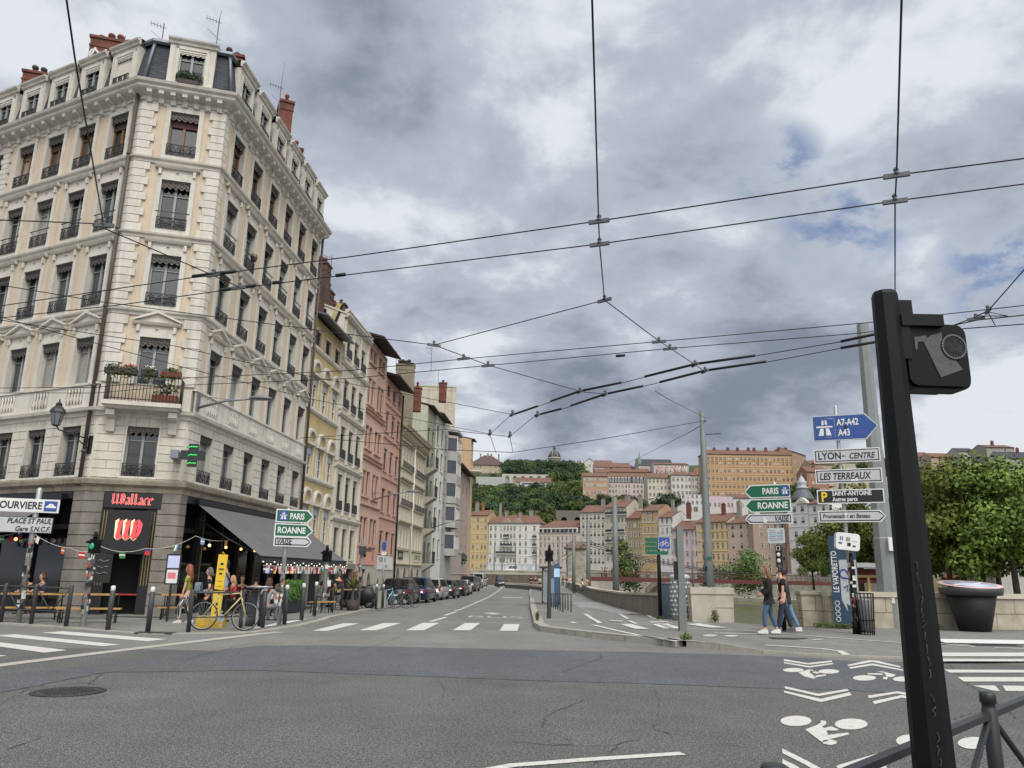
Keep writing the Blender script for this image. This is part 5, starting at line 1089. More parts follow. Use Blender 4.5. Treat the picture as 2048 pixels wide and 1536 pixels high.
zt,zr=zz_(1054),P(1119,1042,fy(1119)+8).z;ze=zz_(1066);mb=MB();mb.poly([(-.1,-.3,ze),(W_+.1,-.3,ze),(W_+.1,.7,zt),(-.1,.7,zt)]);mb.poly([(-.1,-.3,ze),(-.1,.7,zt),(-.1,12,zt),(-.1,12,ze)]);mb.poly([(W_+.1,-.3,ze),(W_+.1,12,ze),(W_+.1,12,zt),(W_+.1,.7,zt)]);mb.poly([(-.2,.5,zt),(W_+.2,.5,zt),(W_-2,6,zr),(3,6,zr)],1);mb.poly([(-.2,.5,zt),(3,6,zr),(-.2,12,zt)],1);mb.poly([(W_+.2,.5,zt),(W_+.2,12,zt),(W_-2,6,zr)],1);mb.build('roof',[SLATE,TILE],t)
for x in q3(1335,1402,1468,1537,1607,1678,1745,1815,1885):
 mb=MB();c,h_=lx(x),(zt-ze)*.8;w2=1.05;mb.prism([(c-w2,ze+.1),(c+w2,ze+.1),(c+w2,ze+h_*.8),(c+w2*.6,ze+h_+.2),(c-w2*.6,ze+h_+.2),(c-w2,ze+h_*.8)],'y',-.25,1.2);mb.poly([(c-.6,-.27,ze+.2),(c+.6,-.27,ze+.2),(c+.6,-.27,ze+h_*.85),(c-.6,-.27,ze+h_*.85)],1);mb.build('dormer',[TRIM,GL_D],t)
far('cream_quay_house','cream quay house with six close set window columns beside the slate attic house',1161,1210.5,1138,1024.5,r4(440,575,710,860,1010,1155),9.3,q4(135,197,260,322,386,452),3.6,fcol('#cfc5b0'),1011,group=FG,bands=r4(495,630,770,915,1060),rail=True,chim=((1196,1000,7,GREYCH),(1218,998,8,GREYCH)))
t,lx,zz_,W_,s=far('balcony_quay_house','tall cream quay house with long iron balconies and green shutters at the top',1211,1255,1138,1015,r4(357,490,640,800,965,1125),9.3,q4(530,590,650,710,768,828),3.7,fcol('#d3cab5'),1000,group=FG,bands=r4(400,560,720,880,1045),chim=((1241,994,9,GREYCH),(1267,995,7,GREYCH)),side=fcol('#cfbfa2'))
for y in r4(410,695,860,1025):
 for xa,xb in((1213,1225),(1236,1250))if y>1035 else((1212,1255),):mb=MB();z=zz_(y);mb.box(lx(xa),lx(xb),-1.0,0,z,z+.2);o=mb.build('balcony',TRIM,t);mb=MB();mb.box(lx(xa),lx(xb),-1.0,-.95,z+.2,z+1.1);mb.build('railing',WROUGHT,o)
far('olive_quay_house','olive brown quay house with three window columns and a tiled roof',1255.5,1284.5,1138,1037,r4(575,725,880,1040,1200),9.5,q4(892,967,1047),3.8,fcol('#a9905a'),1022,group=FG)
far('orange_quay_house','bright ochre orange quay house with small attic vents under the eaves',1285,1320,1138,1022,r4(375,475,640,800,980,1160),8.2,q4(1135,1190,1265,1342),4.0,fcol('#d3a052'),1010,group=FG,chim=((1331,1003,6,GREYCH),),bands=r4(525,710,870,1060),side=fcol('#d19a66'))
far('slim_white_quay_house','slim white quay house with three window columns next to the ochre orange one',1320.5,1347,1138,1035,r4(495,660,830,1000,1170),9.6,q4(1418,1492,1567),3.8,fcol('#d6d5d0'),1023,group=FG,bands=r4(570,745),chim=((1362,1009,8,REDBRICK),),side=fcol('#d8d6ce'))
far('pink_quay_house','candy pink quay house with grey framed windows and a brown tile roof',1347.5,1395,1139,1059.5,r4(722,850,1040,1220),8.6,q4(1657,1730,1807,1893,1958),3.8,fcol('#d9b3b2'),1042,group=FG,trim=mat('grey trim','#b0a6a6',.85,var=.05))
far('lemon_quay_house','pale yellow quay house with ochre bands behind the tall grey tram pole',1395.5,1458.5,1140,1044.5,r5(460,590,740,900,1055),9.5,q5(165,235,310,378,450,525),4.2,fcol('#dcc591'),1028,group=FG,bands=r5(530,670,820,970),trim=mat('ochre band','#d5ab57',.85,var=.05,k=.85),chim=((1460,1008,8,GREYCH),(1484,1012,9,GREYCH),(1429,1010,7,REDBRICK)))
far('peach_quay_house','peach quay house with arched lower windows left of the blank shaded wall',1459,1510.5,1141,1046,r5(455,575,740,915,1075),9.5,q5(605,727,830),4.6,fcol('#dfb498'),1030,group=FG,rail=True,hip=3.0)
far('shade_toned_peach_side','shade toned peach side face with dark windows behind the bus stop sign',1511,1577,1141,1044,r5(455,570,735,915,1075),8.6,q5(1012,1107,1225,1318,1412),4.6,fcol('#c09a80'),1032,group=FG,slope=0,Y=227.5,dY=3,hip=2.0)  # side face of the peach house, its shade put into the duller render
far('brick_orange_quay_house','narrow brick orange quay house squeezed beside the white domed building',1577.5,1584.5,1141,1040,r5(600,800,960),9,q5(1470,),3.0,fcol('#b9714f'),1030,group=FG)
t,lx,zz_,W_,s=far('domed_white_building','ornate white building with a grey slate dome and lantern at its corner',1583,1625,1141,1008,r5(205,370,570,760,930),10,q5(1520,1635),6.5,fcol('#d3d2cf',.9),-1,group=FG,bands=r5(270,460,650,830),trim=mat('white stone','#d8d7d3',.85,var=.05,k=.88),rail=True)
c=lx(1604)-2.9;mb=MB();k=s*1.08;z=zz_(1008)
mb.lathe([(21*k,z-.5),(21.5*k,z+.4),(20.5*k,z+.8)],24,1,(c,3.6,0));mb.lathe([(20.5*k,z+.8),(21.5*k,z+4*k),(20.5*k,z+12*k),(17*k,z+20*k),(12*k,z+27*k),(10.5*k,z+30*k)],24,0,(c,3.6,0));mb.lathe([(11.5*k,z+30*k),(11.5*k,z+33*k),(8*k,z+36*k),(9.5*k,z+40*k),(9.5*k,z+44*k),(6*k,z+47*k),(5*k,z+51*k),(3*k,z+53*k),(.6*k,z+56*k),(.3*k,z+60*k)],14,2,(c,3.6,0))
mb.build('dome',[mat('dome slate','#5d6268',.6,var=.15,k=.8,bump=.3),TRIM,mat('pale zinc lantern','#9aa0a2',.6,.2,var=.1)],t)
c+=2.9;mb=MB();mb.prism([(c-13*k,z),(c+13*k,z),(c+12*k,z+4*k),(c+5*k,z+9*k),(c,z+11*k),(c-5*k,z+9*k),(c-12*k,z+4*k)],'y',-.5,.6);mb.lathe([(2.5*k,-.1),(2.5*k,.1)],12,0,(c,-.55,z+5*k));mb.build('pediment',TRIM,t)
far('white_wing_house','white building with round attic windows and a red roof right of the slate dome',1626,1668,1142,1007,r5(200,360,530,700),9,q5(1815,1945,2050),5.5,fcol('#d6d5d1',.9),990,group=FG,rail=True,bands=r5(270,450))
HG='houses on the hill'
qa=lambda*v:cs(930,10.24,v);ra=lambda*v:cs(860,10.24,v);qb=lambda*v:cs(1120,10.24,v);qc=lambda*v:cs(1250,5.12,v);rc=lambda*v:cs(860,5.12,v)
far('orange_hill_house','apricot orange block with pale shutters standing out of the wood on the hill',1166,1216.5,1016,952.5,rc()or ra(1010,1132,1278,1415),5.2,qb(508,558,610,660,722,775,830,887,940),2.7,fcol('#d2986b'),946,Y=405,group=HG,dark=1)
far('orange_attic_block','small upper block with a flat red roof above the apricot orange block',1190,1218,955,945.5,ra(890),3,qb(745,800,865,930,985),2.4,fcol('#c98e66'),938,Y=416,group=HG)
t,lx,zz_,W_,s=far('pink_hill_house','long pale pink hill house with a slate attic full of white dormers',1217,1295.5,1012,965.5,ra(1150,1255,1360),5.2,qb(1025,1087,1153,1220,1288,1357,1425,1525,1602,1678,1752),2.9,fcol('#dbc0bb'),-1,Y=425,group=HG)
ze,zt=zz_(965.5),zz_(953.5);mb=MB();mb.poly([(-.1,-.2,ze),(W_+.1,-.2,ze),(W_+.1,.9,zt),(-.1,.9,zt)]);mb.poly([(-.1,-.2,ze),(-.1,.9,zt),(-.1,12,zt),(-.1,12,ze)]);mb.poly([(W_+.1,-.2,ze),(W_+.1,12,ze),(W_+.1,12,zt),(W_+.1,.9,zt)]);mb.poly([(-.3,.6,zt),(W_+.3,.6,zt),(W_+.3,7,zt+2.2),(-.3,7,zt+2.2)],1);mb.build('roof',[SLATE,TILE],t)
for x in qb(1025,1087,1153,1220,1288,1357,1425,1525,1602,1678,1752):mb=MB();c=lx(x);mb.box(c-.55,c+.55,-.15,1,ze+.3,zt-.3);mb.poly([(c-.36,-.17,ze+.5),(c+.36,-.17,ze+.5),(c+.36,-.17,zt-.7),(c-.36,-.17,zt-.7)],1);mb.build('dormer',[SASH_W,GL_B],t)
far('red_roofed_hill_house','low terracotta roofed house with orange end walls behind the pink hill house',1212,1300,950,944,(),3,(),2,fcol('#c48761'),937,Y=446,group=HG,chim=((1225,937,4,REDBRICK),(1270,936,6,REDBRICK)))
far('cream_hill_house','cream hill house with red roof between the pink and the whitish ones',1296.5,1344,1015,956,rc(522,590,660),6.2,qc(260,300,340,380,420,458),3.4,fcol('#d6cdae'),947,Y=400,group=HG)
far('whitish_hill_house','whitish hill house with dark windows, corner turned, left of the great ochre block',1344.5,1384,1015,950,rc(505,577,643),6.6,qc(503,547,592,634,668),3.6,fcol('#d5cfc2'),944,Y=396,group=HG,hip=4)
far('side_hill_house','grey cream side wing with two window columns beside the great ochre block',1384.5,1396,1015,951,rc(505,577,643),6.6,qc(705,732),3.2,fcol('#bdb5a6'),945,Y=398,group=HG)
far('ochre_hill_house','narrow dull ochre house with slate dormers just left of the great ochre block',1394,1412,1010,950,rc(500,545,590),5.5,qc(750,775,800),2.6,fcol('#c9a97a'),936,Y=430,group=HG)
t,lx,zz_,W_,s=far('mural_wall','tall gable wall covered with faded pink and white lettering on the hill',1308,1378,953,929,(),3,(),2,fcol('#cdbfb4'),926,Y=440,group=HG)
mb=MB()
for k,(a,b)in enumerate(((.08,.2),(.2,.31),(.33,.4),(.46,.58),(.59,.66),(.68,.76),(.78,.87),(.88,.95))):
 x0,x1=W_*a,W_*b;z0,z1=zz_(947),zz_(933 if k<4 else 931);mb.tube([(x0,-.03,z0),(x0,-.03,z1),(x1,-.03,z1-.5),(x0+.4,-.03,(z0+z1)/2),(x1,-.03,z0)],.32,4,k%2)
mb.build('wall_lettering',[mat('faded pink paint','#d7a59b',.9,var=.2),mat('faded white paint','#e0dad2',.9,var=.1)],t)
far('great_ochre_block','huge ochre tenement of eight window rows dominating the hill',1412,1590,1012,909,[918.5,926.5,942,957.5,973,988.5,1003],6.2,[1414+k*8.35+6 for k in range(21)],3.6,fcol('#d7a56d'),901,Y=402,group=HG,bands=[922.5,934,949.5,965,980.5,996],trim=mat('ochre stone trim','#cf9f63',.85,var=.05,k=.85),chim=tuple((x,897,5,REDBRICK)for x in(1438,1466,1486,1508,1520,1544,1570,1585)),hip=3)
far('ochre_block_return','shade toned right hand return of the huge ochre tenement',1590.5,1619,1010,907,[918,926,940.5,955.5,971,986],6.2,[1596,1601.5,1608,1614],2.8,fcol('#c2925f'),901,Y=402,slope=14,group=HG)  # darker copy of the tenement ochre, the side's shade put into the colour
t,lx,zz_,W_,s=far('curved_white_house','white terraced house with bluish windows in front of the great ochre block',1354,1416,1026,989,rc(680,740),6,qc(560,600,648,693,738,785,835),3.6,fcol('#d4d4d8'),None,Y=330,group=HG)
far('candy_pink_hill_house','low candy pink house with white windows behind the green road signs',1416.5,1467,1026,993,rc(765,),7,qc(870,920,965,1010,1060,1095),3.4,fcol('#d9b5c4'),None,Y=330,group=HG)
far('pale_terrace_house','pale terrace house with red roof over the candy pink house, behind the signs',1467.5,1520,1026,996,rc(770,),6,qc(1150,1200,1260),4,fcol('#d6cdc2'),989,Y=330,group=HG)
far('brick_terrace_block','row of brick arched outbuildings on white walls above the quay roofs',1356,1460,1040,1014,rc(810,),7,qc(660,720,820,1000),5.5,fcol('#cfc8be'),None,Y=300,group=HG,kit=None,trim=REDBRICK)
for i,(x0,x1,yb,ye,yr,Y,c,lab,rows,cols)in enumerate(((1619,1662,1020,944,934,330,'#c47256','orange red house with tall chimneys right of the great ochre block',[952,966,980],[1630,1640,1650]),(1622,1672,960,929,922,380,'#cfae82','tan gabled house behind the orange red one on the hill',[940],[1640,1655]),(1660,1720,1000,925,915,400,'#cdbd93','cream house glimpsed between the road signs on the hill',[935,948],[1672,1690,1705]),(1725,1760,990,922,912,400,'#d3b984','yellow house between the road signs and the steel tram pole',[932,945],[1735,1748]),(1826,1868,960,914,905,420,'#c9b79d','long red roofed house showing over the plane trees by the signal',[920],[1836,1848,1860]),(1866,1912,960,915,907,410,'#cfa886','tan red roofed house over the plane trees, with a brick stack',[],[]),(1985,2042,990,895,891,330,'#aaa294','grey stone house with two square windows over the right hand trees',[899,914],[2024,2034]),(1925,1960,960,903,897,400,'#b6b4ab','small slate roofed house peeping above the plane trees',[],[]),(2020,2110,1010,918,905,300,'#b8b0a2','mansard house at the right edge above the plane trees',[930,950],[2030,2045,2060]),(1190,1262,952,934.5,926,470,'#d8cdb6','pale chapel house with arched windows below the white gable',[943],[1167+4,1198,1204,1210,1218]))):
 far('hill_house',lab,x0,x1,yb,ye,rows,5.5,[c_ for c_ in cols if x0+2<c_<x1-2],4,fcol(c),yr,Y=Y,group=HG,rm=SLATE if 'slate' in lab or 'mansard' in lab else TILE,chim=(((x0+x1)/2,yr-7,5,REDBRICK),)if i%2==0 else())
t,lx,zz_,W_,s=far('long_white_school','long low white building with a red tiled roof in the middle of the wood',1032,1138,985,965,[970],6,qa(1060,1110,1390,1560,1620,1690,1790,1860,1980),4.5,fcol('#d6d4d0'),956,Y=478,group=HG)
mb=MB();mb.box(lx(1040),lx(1078),-4,0,zz_(976),zz_(966));mb.box(lx(1043),lx(1073),-4.05,-3.9,zz_(971),zz_(967.5),1);mb.build('bay',[fcol('#d6d4d0'),GL_B],t)
def far_wall(name,lab,x0,x1,yb,yt,Y,m,arches=(),cat='wall'):
 a,b=P(x0,yb,Y),P(x1,yb,Y);t=thing(name,lab,cat,(a.x,a.y,0),math.atan2(b.y-a.y,b.x-a.x));W_=(b-a).length;s=Y/K15;z0,z1=a.z-2,P((x0+x1)/2,yt,Y).z;mb=MB()
 arch_wall(mb,0,W_,z0,z1,[((x-x0)/(x1-x0)*W_,w*s,P(x,ys,Y).z,P(x,ya,Y).z)for x,w,ys,ya in arches],1.2,0,0,1,False);mb.poly([(0,0,z1),(W_,0,z1),(W_,3,z1),(0,3,z1)]);mb.poly([(0,0,z0),(0,0,z1),(0,3,z1),(0,3,z0)]);mb.poly([(W_,0,z1),(W_,0,z0),(W_,3,z0),(W_,3,z1)]);mb.build('masonry',[m,BLACKIN if 'viaduct' in name else GL_C],t);return t
far_wall('arched_terrace_wall','pale terrace wall with six glazed half round arches above the white school',1004,1103,960,948.5,495,fcol('#c9c0af'),[(x,8.5,957,952)for x in qa(865,1020,1185,1350,1515,1680)])
far_wall('green_terrace','pale green terrace wall on the left of the wooded hill',952,1006,964,953.5,470,fcol('#b5bfb2'))
far_wall('stone_viaduct','dark stone viaduct wall with two black arches behind the quay roofs',1112,1164,1050,1021,345,mat('dark viaduct stone','#7d776b',.95,var=.25,k=.7,streak=.4),[(1128,13,1042,1034),(1155,13,1042,1034)])
far('hip_roofed_mansion','big yellow mansion with a steep brown hipped roof on the skyline',937,1009,962,930,ra(755,860),4,qa(90,180,250,300,500,620),2,fcol('#cfb98c'),911,Y=590,D=34,hip=11,rm=mat('brown steep roof','#5f4d45',.9,var=.2,k=.75),group=None,chim=tuple((x,y,3.2,fcol('#9c8d7c'))for x,y in((957.5,909),(972.5,908),(980,909),(995,910))),over=.8)
def domechurch():
 Y=620;a=P(1108.7,925,Y);s=Y/K15;t=thing('domed_church','church with a dark ribbed dome, lantern and cross above the trees','church',(a.x,a.y,0));z=lambda y:P(1108.7,y,Y).z
 mb=MB();mb.box(-16*s,16*s,-14*s,18*s,60,z(930));mb.lathe([(13*s,z(930)),(13*s,z(918)),(14.2*s,z(917.5)),(14.2*s,z(915.5))],20,0);mb.build('drum',fcol('#cfc4ab'),t)
 mb=MB();H=z(900)-z(915.5);pr=[(13.6*s*math.cos(t_)**.9 if t_<1.45 else 2.8*s,z(915.5)+H*math.sin(t_))for t_ in[k*.18 for k in range(9)]];mb.lathe(pr,24,0);mb.build('dome',mat('dark dome tiles','#3b4148',.6,var=.15),t)
 mb=MB()
 for k in range(8):a_=k*math.pi/4+.39;mb.tube([((r+.15)*math.cos(a_),(r+.15)*math.sin(a_),zz0)for r,zz0 in pr],.55*s,4)
 for k in range(8):a_=k*math.pi/4;r,zz0=pr[3];mb.blob(((r+.1)*math.cos(a_),(r+.1)*math.sin(a_),zz0),1.0*s,0,6,4)
 mb.build('dome_rib',fcol('#c5c2b8'),t)
 mb=MB();mb.lathe([(3.2*s,z(901)),(3.2*s,z(895)),(3.6*s,z(894.5)),(2*s,z(892)),(.6*s,z(889)),(.4*s,z(880))],12);mb.cbox((0,0,z(883)),(4*s,.4,.5));mb.build('lantern',mat('green copper','#6f8b82',.7,var=.15),t)
domechurch()
t,lx,zz_,W_,s=far('white_gabled_chapel','white gabled chapel front with arched windows on the skyline',1164,1194,940,927,[931.5],4.5,qb(508,580,620,690),2.2,fcol('#d5d2c6'),-1,Y=560,D=40)
mb=MB();z0,z1=zz_(927),zz_(917);mb.poly([(0,.0,z0),(W_,0,z0),(W_/2,0,z1)],1);mb.poly([(-.4,-.5,z0-.3),(W_/2,-.5,z1+.3),(W_/2,40,z1+.3),(-.4,40,z0-.3)]);mb.poly([(W_+.4,-.5,z0-.3),(W_+.4,40,z0-.3),(W_/2,40,z1+.3),(W_/2,-.5,z1+.3)]);mb.build('roof',[TILE_D,fcol('#d5d2c6')],t)
far('chapel_aisle','low chapel wing sloping away to the right of the white gable',1194.5,1228,940,930,[933],3.5,[1198,1203,1208],1.8,fcol('#cfcabb'),921,Y=575,D=30,group=None)
far('mottled_roof_house','distant row of small red roofs left of the white gabled chapel',1136,1164,945,932,(),3,(),2,fcol('#c5b8a4'),926,Y=600,chim=tuple((x,922,2.5,POT)for x in(1142,1150,1157,1162)))
t,lx,zz_,W_,s=far('gothic_church','gothic church with a long steep slate roof on the skyline',1277,1348,945,932,(),4,(),2,fcol('#bdb7aa'),919,Y=560,D=22,rm=SLATE,over=.2)
mb=MB();k=s;c=lx(1282);z=zz_(930)
mb.box(c-3*k,c+3*k,2,2+6*k,z-6,z+8*k);mb.lathe([(3*k,z+8*k),(1.6*k,z+17*k),(.2*k,z+31*k)],8,0,(c,2+3*k,0),False)
for dx in(-3.6,3.6):mb.lathe([(.9*k,z+4*k),(.9*k,z+11*k),(.1,z+17*k)],6,0,(c+dx*k,2+3*k,0),False)
mb.build('spire',mat('green grey spire','#77827a',.8,var=.15),t)
far('slate_chapter_house','small slate hipped roof left of the gothic church',1248,1276,945,937.5,(),3,(),2,fcol('#bbb3a4'),931,Y=540,rm=SLATE,hip=6)
LEAFM=[]
def leafmat(name,c,k):
 m=mat(name,c,.75,var=.5,scale=.45,k=k,spec=.25);n=m.node_tree.nodes;l=m.node_tree.links;b=n['Principled BSDF']
 inf=n.new('ShaderNodeObjectInfo');hs=n.new('ShaderNodeHueSaturation');src=b.inputs['Base Color'].links[0].from_socket
 for o_,a,d in(('Hue',.475,.05),('Value',.72,.56)):
  mr=n.new('ShaderNodeMapRange');mr.inputs['To Min'].default_value=a;mr.inputs['To Max'].default_value=a+d;l.new(inf.outputs['Random'],mr.inputs['Value']);l.new(mr.outputs['Result'],hs.inputs[o_])
 l.new(src,hs.inputs['Color']);l.new(hs.outputs['Color'],b.inputs['Base Color']);return m
L_HILL=leafmat('hill foliage','#5a6b3a',.85);L_DARK=leafmat('dark foliage','#41553a',.78);L_PLANE=leafmat('plane tree foliage','#6a7836',.82)
BARK=mat('bark','#5b5145',.95,var=.3,scale=2,k=.7,bump=.5)
def crown_mesh(name,h,r,n,leaf,seed,lobes=9,fl=.75,lm=None,trunk=True,th=.3):
 g=random.Random(seed);mb=MB();L=[]
 for k in range(lobes):
  a=g.uniform(0,6.28);q=g.uniform(.15,.62 if lobes<20 else .78)*r;zc=h*g.uniform(th+.16,.84);q*=1-max(0,(zc/h-.6))*1.3;L.append((Vector((q*math.cos(a),q*math.sin(a),zc)),r*(g.uniform(.34,.55)if lobes<20 else g.uniform(.2,.42))))
 L.append((Vector((0,0,h*.86)),r*.36))
 for i in range(n):
  c,rr=L[g.randrange(len(L))];d=Vector((g.gauss(0,1),g.gauss(0,1),g.gauss(0,1))).normalized();p=c+Vector((d.x,d.y,d.z*fl))*rr*(g.uniform(.55,1.08)if g.random()<.85 else g.uniform(.2,.6));nn=(d+Vector((g.gauss(0,.6),g.gauss(0,.6),g.gauss(0,.6)+.25))).normalized()
  a=nn.orthogonal().normalized();a=Matrix.Rotation(g.uniform(0,6.28),3,nn)@a;b=nn.cross(a);s=leaf*g.uniform(.45,1.5)
  mb.poly([p-a*s,p+b*s*.6,p+a*s,p-b*s*.6],0)
 if trunk:
  mb.tube([(0,0,-1.5),(0,0,h*.25),(h*.02,0,h*.6)],[h*.03,h*.022,h*.012],6,1)
  for c,rr in L[:4]:mb.tube([(0,0,h*.3),tuple(c*.6+Vector((0,0,h*.2))),tuple(c)],[h*.014,h*.01,h*.004],4,1)
 return mb.mesh(name,[lm or L_HILL,BARK])
HT=[crown_mesh('tree',11,4.6+.5*(k%3),1500,.42,20+k,9+k%4,.8,(L_HILL,L_HILL,L_DARK,L_HILL,L_DARK)[k])for k in range(5)]
g=random.Random(5);NT=0
WORDS=['round','broad','dense','pale','dark','tall','low','leafy']
def htree(px,d,sc,kind=None,lab=None,Y=None):
 global NT
 Y=Y or fy(px)+d;p=P(px,1100,Y);NT+=1
 o=put('hill_tree',HT[(kind if kind is not None else g.randrange(5))],None,(p.x,Y,hz(Y-fy(px))-.4),g.uniform(0,6.28),sc*g.uniform(.9,1.12));tag(o,lab or 'green broadleaf tree in the wood covering the hill','tree','trees of the wood on the hill');return o
for d,x0,x1,st,sc in((62,930,1108,13,.95),(82,925,1108,13.5,1.05),(100,1112,1166,13,.9),(104,932,1172,13,1.08),(128,928,1170,13,1.08),(152,930,1172,13.5,1.0),(172,934,1040,13,.8),(172,1122,1172,12,1.0),(205,1104,1168,12,1.15),(225,945,1000,12,.75),(232,1008,1170,12.5,1.15),(262,1008,1168,12,1.2),(290,1012,1100,12,1.1),(290,1122,1160,12,.9)):
 x=x0+g.uniform(0,6)
 while x<x1:
  htree(x,d+g.uniform(-8,8),sc,2 if d>220 and g.random()<.6 else None);x+=st*g.uniform(.85,1.2)
for px,d,sc,lab in((1188,95,1.1,'tree before the apricot orange block, behind quay chimneys'),(1203,92,1.2,'tree between the apricot orange and pink hill houses'),(1218,90,1.15,'tree below the left part of the pink hill house'),(1233,92,1.1,'tree in the middle of the row below the pink hill house'),(1250,90,1.25,'tree below the white dormers of the pink hill house'),(1266,88,1.2,'tree at the right end of the pink hill house'),(1281,92,1.1,'tree at the foot of the cream hill house'),(1180,88,.9,'dark low tree at the foot of the apricot orange block'),(1322,75,1.25,'left of two dark trees beside the whitish hill house'),(1341,72,1.35,'right of two dark trees beside the whitish hill house'),(1331,60,1.0,'low dark tree above the ochre orange quay house roof'),(1306,70,.9,'small tree below the cream hill house'),(1640,90,1.1,'tree beside the white wing under the road signs'),(1606,110,1.0,'tree behind the grey slate dome on the hill slope'),(1585,105,1.0,'tree below the ochre tenement return, left of the dome'),(1562,108,.9,'tree at the foot of the great ochre block, near the green arrows'),(1540,106,.9,'tree at the foot of the great ochre block, over the terrace roofs'),(1655,150,1.2,'tree on the slope between the orange red house and the road signs'),(1690,150,1.2,'tree on the slope behind the white panels of the signpost'),(1740,150,1.2,'tree on the slope behind the thick pale pole'),(1780,160,1.2,'tree on the slope behind the black signal pole')):htree(px,d,sc,2 if 'dark' in lab else None,lab)
PT=[crown_mesh('crown',17.5,7.8,10500,.28,60+k,24,.8,L_PLANE,False,.06)for k in range(3)]
def trunk_mesh(h,seed):
 g_=random.Random(seed);mb=MB();mb.tube([(0,0,-2),(.1,0,h*.18),(.25,.1,h*.35),(.1,.2,h*.6)],[.42,.34,.28,.14],9)
 for k in range(7):a=k*.9+g_.uniform(-.3,.3);z=h*(.2+.05*k);q=g_.uniform(2.2,4.2);mb.tube([(.15,.05,z),(q*.5*math.cos(a),q*.5*math.sin(a),z+h*.1),(q*math.cos(a),q*math.sin(a),z+h*.26)],[.2,.14,.05],6)
 return mb.mesh('trunk',BARK)
TM=[trunk_mesh(17.5,k)for k in range(3)]
for i,(px,Y,sc,lab,z0)in enumerate(((1690,128,.72,'plane tree behind the blue boat stop totem, left of the steel pole',.8),(1722,120,.92,'plane tree showing between the road signs and the steel pole',.6),(1626,140,.52,'small dark tree at the foot of the white domed building',.8),(1852,108,1.0,'plane tree directly right of the traffic signal pole',.3),(1898,98,.9,'plane tree with a leaning trunk left of the round map table',.3),(1962,94,.98,'tallest plane tree, above the round map table',.2),(2030,90,.93,'plane tree at the right edge by the green pharmacy sign',.2),(2105,94,.98,'plane tree cut off by the right edge of the view',.2),(1800,116,.8,'plane tree hidden partly by the black signal pole',.3),(1925,112,1.0,'plane tree in the second row behind the leaning one',.3),(1995,108,.95,'plane tree in the second row behind the tallest one',.3))):
 p=P(px,1150,Y);t=thing('plane_tree',lab,'tree',(p.x,Y,z0),i*1.3,'plane trees at the far end of the bridge');t.scale=(sc,sc,sc);put('trunk',TM[i%3],t);put('crown',PT[i%3],t)
def shrub(px,py,Y,r,h,lab,m=None,n=1300,leaf=.2):
 p=P(px,py,Y);o=put('riverside_bush',crown_mesh('bush',h,r,n,leaf,px,10,.9,m or L_HILL,False,-.12),None,(p.x,Y,p.z));tag(o,lab,'bush');return o
shrub(1500,1190,175,6.5,9.5,'big green bush on the far bank, left of the pedestrians',L_HILL,4200,.26);shrub(1424,1178,190,4.5,5.5,'small bush under the footbridge behind the tall tram pole',L_DARK);shrub(1250,1172,225,7,7,'dark bush on the far bank below the footbridge, left part',L_DARK,2600,.3);shrub(1248,1150,190,3.6,8,'green tree rising through the footbridge railing, behind thin pole',L_HILL,2400,.3)
WALLST=mat('pale bank masonry','#c0bbac',.95,var=.25,scale=.5,k=.7,streak=.45,dirt=.4)
fw=[(P(px,1150,fy(px)-26).x,fy(px)-26)for px in(700,930,1080,1200,1400,1600,1700,1900,2100,2300)]
mb=MB();sweep(mb,fw,[(3.5,-8),(3.5,-3.3),(.15,-3.25),(0,2.5),(.15,2.5),(.15,2.9),(-.35,2.9),(-.35,2.0)]);tag(mb.build('far_quay_wall',WALLST),'long pale stone quay wall along the far bank under the footbridge','wall')
mb=MB();a,b=P(1290,1178,236),P(1320,1152,234);dx=(b-a)
for k in range(12):q=a+dx*(k/12);mb.box(q.x,q.x+dx.x/12,q.y-3.2,q.y-.3,q.z-1,q.z+dx.z/12)
tag(mb.build('quay_stairs',mat('dark stair stone','#7e786b',.9,var=.2)),'flight of dark stone stairs climbing the far quay wall','stairs')
CARM={}
def paint(c,k=.8):return mat('car paint '+c,c,.28,.15,var=0,k=k,coat=.6)
mb=MB();p0,p1=P(1147,1150,152),None
PYL=(P(1152,1160,152).x,152)
t=thing('bridge_pylon','grey stone footbridge pylon with a heavy cornice cap','bridge',(PYL[0],PYL[1],0),R(4));s=152/K15;w=17.5*s
z=lambda y:P(1152,y,152).z
mb=MB();mb.prism([(-w*1.05,-w*.8),(w*1.05,-w*.8),(w*1.05,w*.8),(-w*1.05,w*.8)],'z',-3,z(1150));mb.prism([(-w,-w*.75),(w,-w*.75),(w,w*.75),(-w,w*.75)],'z',z(1150),z(1099));mb.build('shaft',brickmat('pylon stone','#aaa596','#9b9688','#7b766a',1.6,.55,ms=.02,k=.8),t)
mb=MB();mb.prism([(-w*1.28,-w),(w*1.28,-w),(w*1.28,w),(-w*1.28,w)],'z',z(1097),z(1094));mb.prism([(-w*1.12,-w*.85),(w*1.12,-w*.85),(w*1.12,w*.85),(-w*1.12,w*.85)],'z',z(1099),z(1097));mb.prism([(-w*1.05,-w*.8),(w*1.05,-w*.8),(w*1.05,w*.8),(-w*1.05,w*.8)],'z',z(1094),z(1089));mb.prism([(-w*.9,z(1089)),(w*.9,z(1089)),(w*.6,z(1083)),(-w*.6,z(1083))],'y',-w*.7,w*.7);mb.build('cap',mat('brown capstone','#8b7a6b',.9,var=.25,k=.75),t)
BRED=mat('dark red bridge steel','#6a3b38',.6,.2,var=.15,k=.8)
BA,BB_=Vector((PYL[0]+w,152.0,1.35)),None
e=P(1760,1163,178);BB_=Vector((e.x,e.y,1.0));bd=(BB_-BA);bl=bd.length
